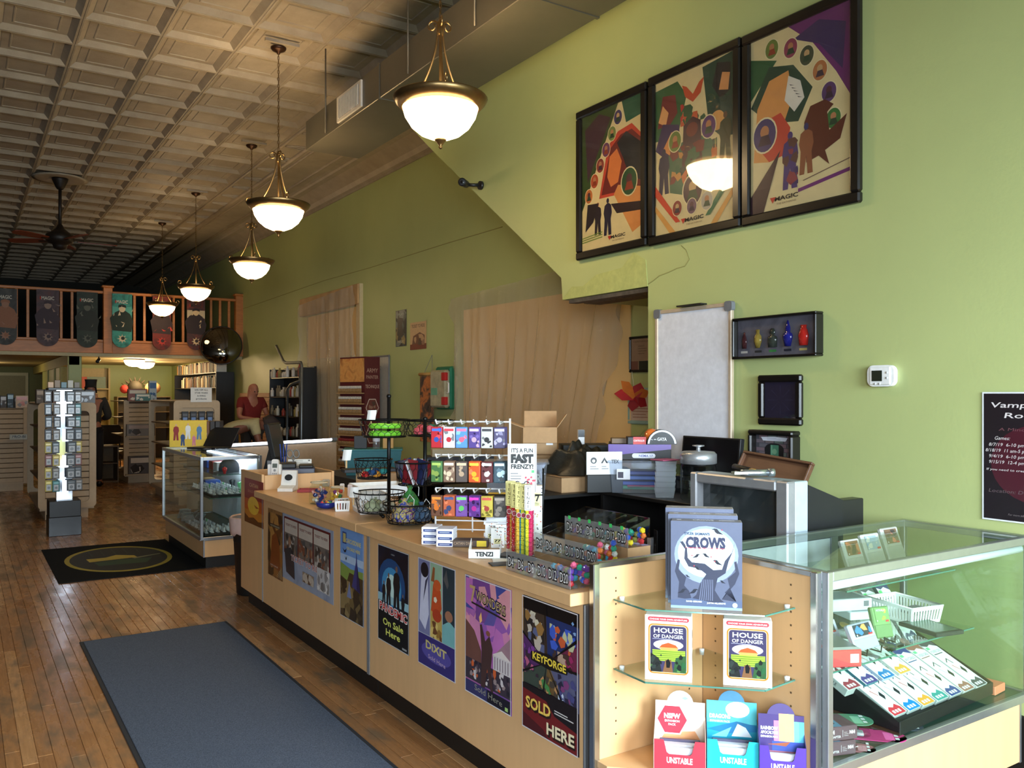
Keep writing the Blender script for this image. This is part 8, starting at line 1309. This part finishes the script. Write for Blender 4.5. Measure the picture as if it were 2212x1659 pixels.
def person(label, loc, rz, J, shirt, trousers, hair=None, skinm=SK, sleeves=.5, name='person'):
    t = thing(name, label, 'person', loc, rz)
    E = [('pelvis', 'waist'), ('waist', 'chest'), ('chest', 'neck'), ('neck', 'jaw'), ('jaw', 'skull'), ('skull', 'crown'), ('jaw', 'nose')]
    for s in 'lr': E += [('chest', 'sh' + s), ('sh' + s, 'el' + s), ('el' + s, 'wr' + s), ('wr' + s, 'palm' + s), ('pelvis', 'hip' + s), ('hip' + s, 'kn' + s), ('kn' + s, 'an' + s), ('an' + s, 'toe' + s)] + [('palm' + s, 'f%d' % k + s) for k in range(4)] + [('wr' + s, 'th' + s)]
    R_ = dict(pelvis=(.15, .11), waist=(.135, .10), chest=(.155, .115), neck=.058, jaw=(.062, .075), skull=(.078, .092), crown=(.05, .06), nose=.016); L_ = dict(sh=.062, el=.043, wr=.028, palm=(.038, .02), hip=.088, kn=.058, an=.042, toe=.036, th=.010, f0=.009, f1=.0095, f2=.009, f3=.008)
    P = {}
    def add(n, co): P[n] = (Vector(co), R_.get(n) or L_.get(n[:-1]))
    for n in ('pelvis', 'waist', 'chest', 'neck', 'jaw', 'skull', 'crown'): add(n, J[n])
    hd = Vector(J.get('face', (0, -1, -.2))).normalized(); add('nose', Vector(J['jaw']).lerp(Vector(J['skull']), .45) + hd * .098)
    for s in 'lr':
        for n in ('sh', 'el', 'wr', 'hip', 'kn', 'an', 'toe'): add(n + s, J[n + s])
        d = (Vector(J['wr' + s]) - Vector(J['el' + s])).normalized(); sd = d.cross(Vector((0, 0, 1))); sd = sd.normalized() if sd.length > .01 else Vector((1, 0, 0)); w_ = Vector(J['wr' + s]); add('palm' + s, w_ + d * .07)
        for k in range(4): add('f%d' % k + s, w_ + d * (.155 - .012 * abs(k - 1.4)) + sd * (.026 - .018 * k) + Vector((0, 0, -.018)))
        add('th' + s, w_ + d * .07 + sd * .055)
    body = skin('body', P, E, skinm, t)
    grow = lambda n, k: (P[n][0], tuple(v * k for v in P[n][1]) if isinstance(P[n][1], tuple) else P[n][1] * k)
    S = {n: grow(n, 1.13) for n in ('pelvis', 'waist', 'chest')}; S['neckline'] = (P['chest'][0].lerp(P['neck'][0], .62), .078); Es = [('pelvis', 'waist'), ('waist', 'chest'), ('chest', 'neckline')]
    for s in 'lr':
        S['sh' + s] = grow('sh' + s, 1.2); S['cuff' + s] = (P['sh' + s][0].lerp(P['el' + s][0], min(1, sleeves)), .064); Es += [('chest', 'sh' + s), ('sh' + s, 'cuff' + s)]
        if sleeves > 1: S['wcuff' + s] = (P['el' + s][0].lerp(P['wr' + s][0], .9), .044); Es += [('cuff' + s, 'wcuff' + s)]
    skin('shirt', S, Es, shirt, t)
    T_ = {'pelvis': grow('pelvis', 1.08)}; Et = []
    for s in 'lr':
        for n in ('hip', 'kn', 'an'): T_[n + s] = grow(n + s, 1.22)
        Et += [('pelvis', 'hip' + s), ('hip' + s, 'kn' + s), ('kn' + s, 'an' + s)]
    skin('trousers', T_, Et, trousers, t)
    for s in 'lr': m = MB(); a, b = P['an' + s][0], P['toe' + s][0]; m.tube([a + Vector((0, .04, -.045)), a + Vector((0, 0, -.03)), b + Vector((0, -.03, -.012))], .048, 10, r2=.034); m.build('shoe', BLACK, t)
    sk, jw = P['skull'][0], P['jaw'][0]; up = (sk - jw).normalized(); rt = hd.cross(up).normalized()
    for s in (-1, 1):
        MB().ball((0, 0, 0), .011, n=8, m=5).build('eye', mt((40, 30, 26), .2), t, jw.lerp(sk, .72) + hd * .088 + rt * s * .030); MB().lathe([(.001, 0), (.02, .004), (.026, .012), (.018, .016)], 10, cap=False, sy=.6).build('ear', skinm, t, jw.lerp(sk, .55) + rt * s * .078, (0, s * PI / 2, 0))
    m = MB().box(-.022, .022, -.004, .004, -.004, .004); mo = m.build('mouth', mt((120, 60, 54), .5), t, jw + hd * .078 + up * .008, (0, 0, math.atan2(hd.y, hd.x) + PI / 2))
    if hair:
        H = {'a': (sk - hd * .025, (.088, .098)), 'b': (P['crown'][0] + up * .012 - hd * .012, (.062, .07))}; 
        H['c'] = (jw.lerp(sk, .35) - hd * .06, (.06, .07)); skin('hair', H, [('a', 'b'), ('a', 'c')], hair, t)
    return t
def standing(h=1.0): 
    return dict(pelvis=(0, 0, .93), waist=(0, .01, 1.08), chest=(0, .01, 1.32), neck=(0, .0, 1.47), jaw=(0, -.03, 1.545), skull=(0, -.02, 1.64), crown=(0, -.01, 1.70), shl=(.19, .01, 1.40), shr=(-.19, .01, 1.40), ell=(.26, .0, 1.14), elr=(-.26, .0, 1.14), wrl=(.2, -.2, 1.05), wrr=(-.2, -.2, 1.05), hipl=(.1, 0, .88), hipr=(-.1, 0, .88), knl=(.11, -.02, .5), knr=(-.11, -.02, .5), anl=(.12, .02, .085), anr=(-.12, .02, .085), toel=(.14, -.13, .04), toer=(-.14, -.13, .04))
J = standing(); J.update(face=(.1, -1, -.55), jaw=(.01, -.07, 1.525), skull=(.0, -.05, 1.615), crown=(0, -.03, 1.675), ell=(.27, -.06, 1.13), wrl=(.08, -.27, 1.12), elr=(-.27, -.08, 1.13), wrr=(-.02, -.30, 1.08))
b = at_y(552, 840, 13.9); person('bald man in a dark red shirt looking down at his hands by the wall', (4.02, 14.05, 0), .25, J, mt((120, 26, 20), .85), mt((50, 46, 44), .9), None, SK, .55)
J = standing(); J.update(face=(0, -1, -.5), wrl=(.16, -.25, 1.1), wrr=(-.16, -.25, 1.1)); person('person in a dark hooded top and cap seen from behind beyond the gondola', (1.78, 15.3, 0), PI - .2, J, mt((52, 48, 42), .9), mt((30, 30, 34), .9), mt((26, 22, 20), .8), SK, 1.2)
J = standing(); J.update(waist=(0, -.06, 1.06), chest=(0, -.30, 1.12), neck=(0, -.47, 1.10), jaw=(0, -.55, 1.03), skull=(0, -.60, 1.09), crown=(0, -.63, 1.14), face=(0, -.7, -.8), shl=(.18, -.36, 1.12), shr=(-.18, -.36, 1.12), ell=(.25, -.42, .86), elr=(-.25, -.42, .86), wrl=(.16, -.58, .80), wrr=(-.16, -.58, .80))
person('person in a pale beige shirt bent forward behind the lit counter', (2.97, 11.58, 0), 1.3, J, mt((170, 158, 116), .9), mt((60, 60, 66), .9), mt((44, 30, 22), .8), SKD, .7)
# ---- mats
mt1 = at_z(177, 1388, 0), at_z(490, 1343, 0), at_z(840, 1659, 0)
fm = thing('floor_mat', 'plain grey blue carpet mat in the aisle before the counter', 'mat', (1.035, 3.86, 0)); 
def carpet(c, sc):
    k = NT('ribbed_carpet'); n = k.noise(260, 2); n2 = k.noise(2.2, 4); r = k.ramp(n.outputs['Fac'], [(.3, tuple(v * .62 for v in lin(c))), (.7, tuple(v * 1.35 for v in lin(c)))]); k.link(r.outputs[0], k.b.inputs['Base Color']); k.b.inputs['Roughness'].default_value = .95; k.b.inputs['Specular IOR Level'].default_value = .1; k.bump(n.outputs['Fac'], .5, .003); return k.m
MB().box(-.435, .435, -1.85, 1.85, .0005, .006, bev=.002).build('rubber_border', mt((34, 36, 40), .8), fm); MB().box(-.415, .415, -1.83, 1.83, .006, .010, bev=.002).build('carpet_pile', carpet((84, 92, 106), 1), fm)
fm = thing('logo_mat', 'black mat with a yellow ring emblem before the aisle glass case', 'mat', (1.21, 8.43, 0)); MB().box(-.56, .56, -.86, .86, .0005, .007, bev=.002).build('mat_body', carpet((26, 27, 28), 1), fm); p = MB(); p.lz = .0002
p.flat(arc(0, 0, .44, 0, 2 * PI, 40)[:-1], (150, 136, 44)); p.flat(arc(0, 0, .40, 0, 2 * PI, 40)[:-1], (24, 26, 24)); p.flat([(-.25, -.05), (.15, -.02), (.14, .05), (.0, .12), (-.1, .06), (-.26, .06)], (170, 150, 60)); p.flat([(-.2, -.2), (.18, -.22), (.26, -.08), (.0, -.05), (-.22, -.08)], (40, 66, 44)); p.flat([(.12, -.06), (.36, .02), (.36, .04), (.1, -.03)], (120, 120, 90))
for k in range(5): p.fr(-.2 + .1 * k, .14, -.19 + .1 * k, .34, (36, 46, 36))
p.v = [(x, y * 1.5, z) for x, y, z in p.v]; p.build('printed_emblem', PRM, fm, (0, 0, .0072), (0, 0, 0))
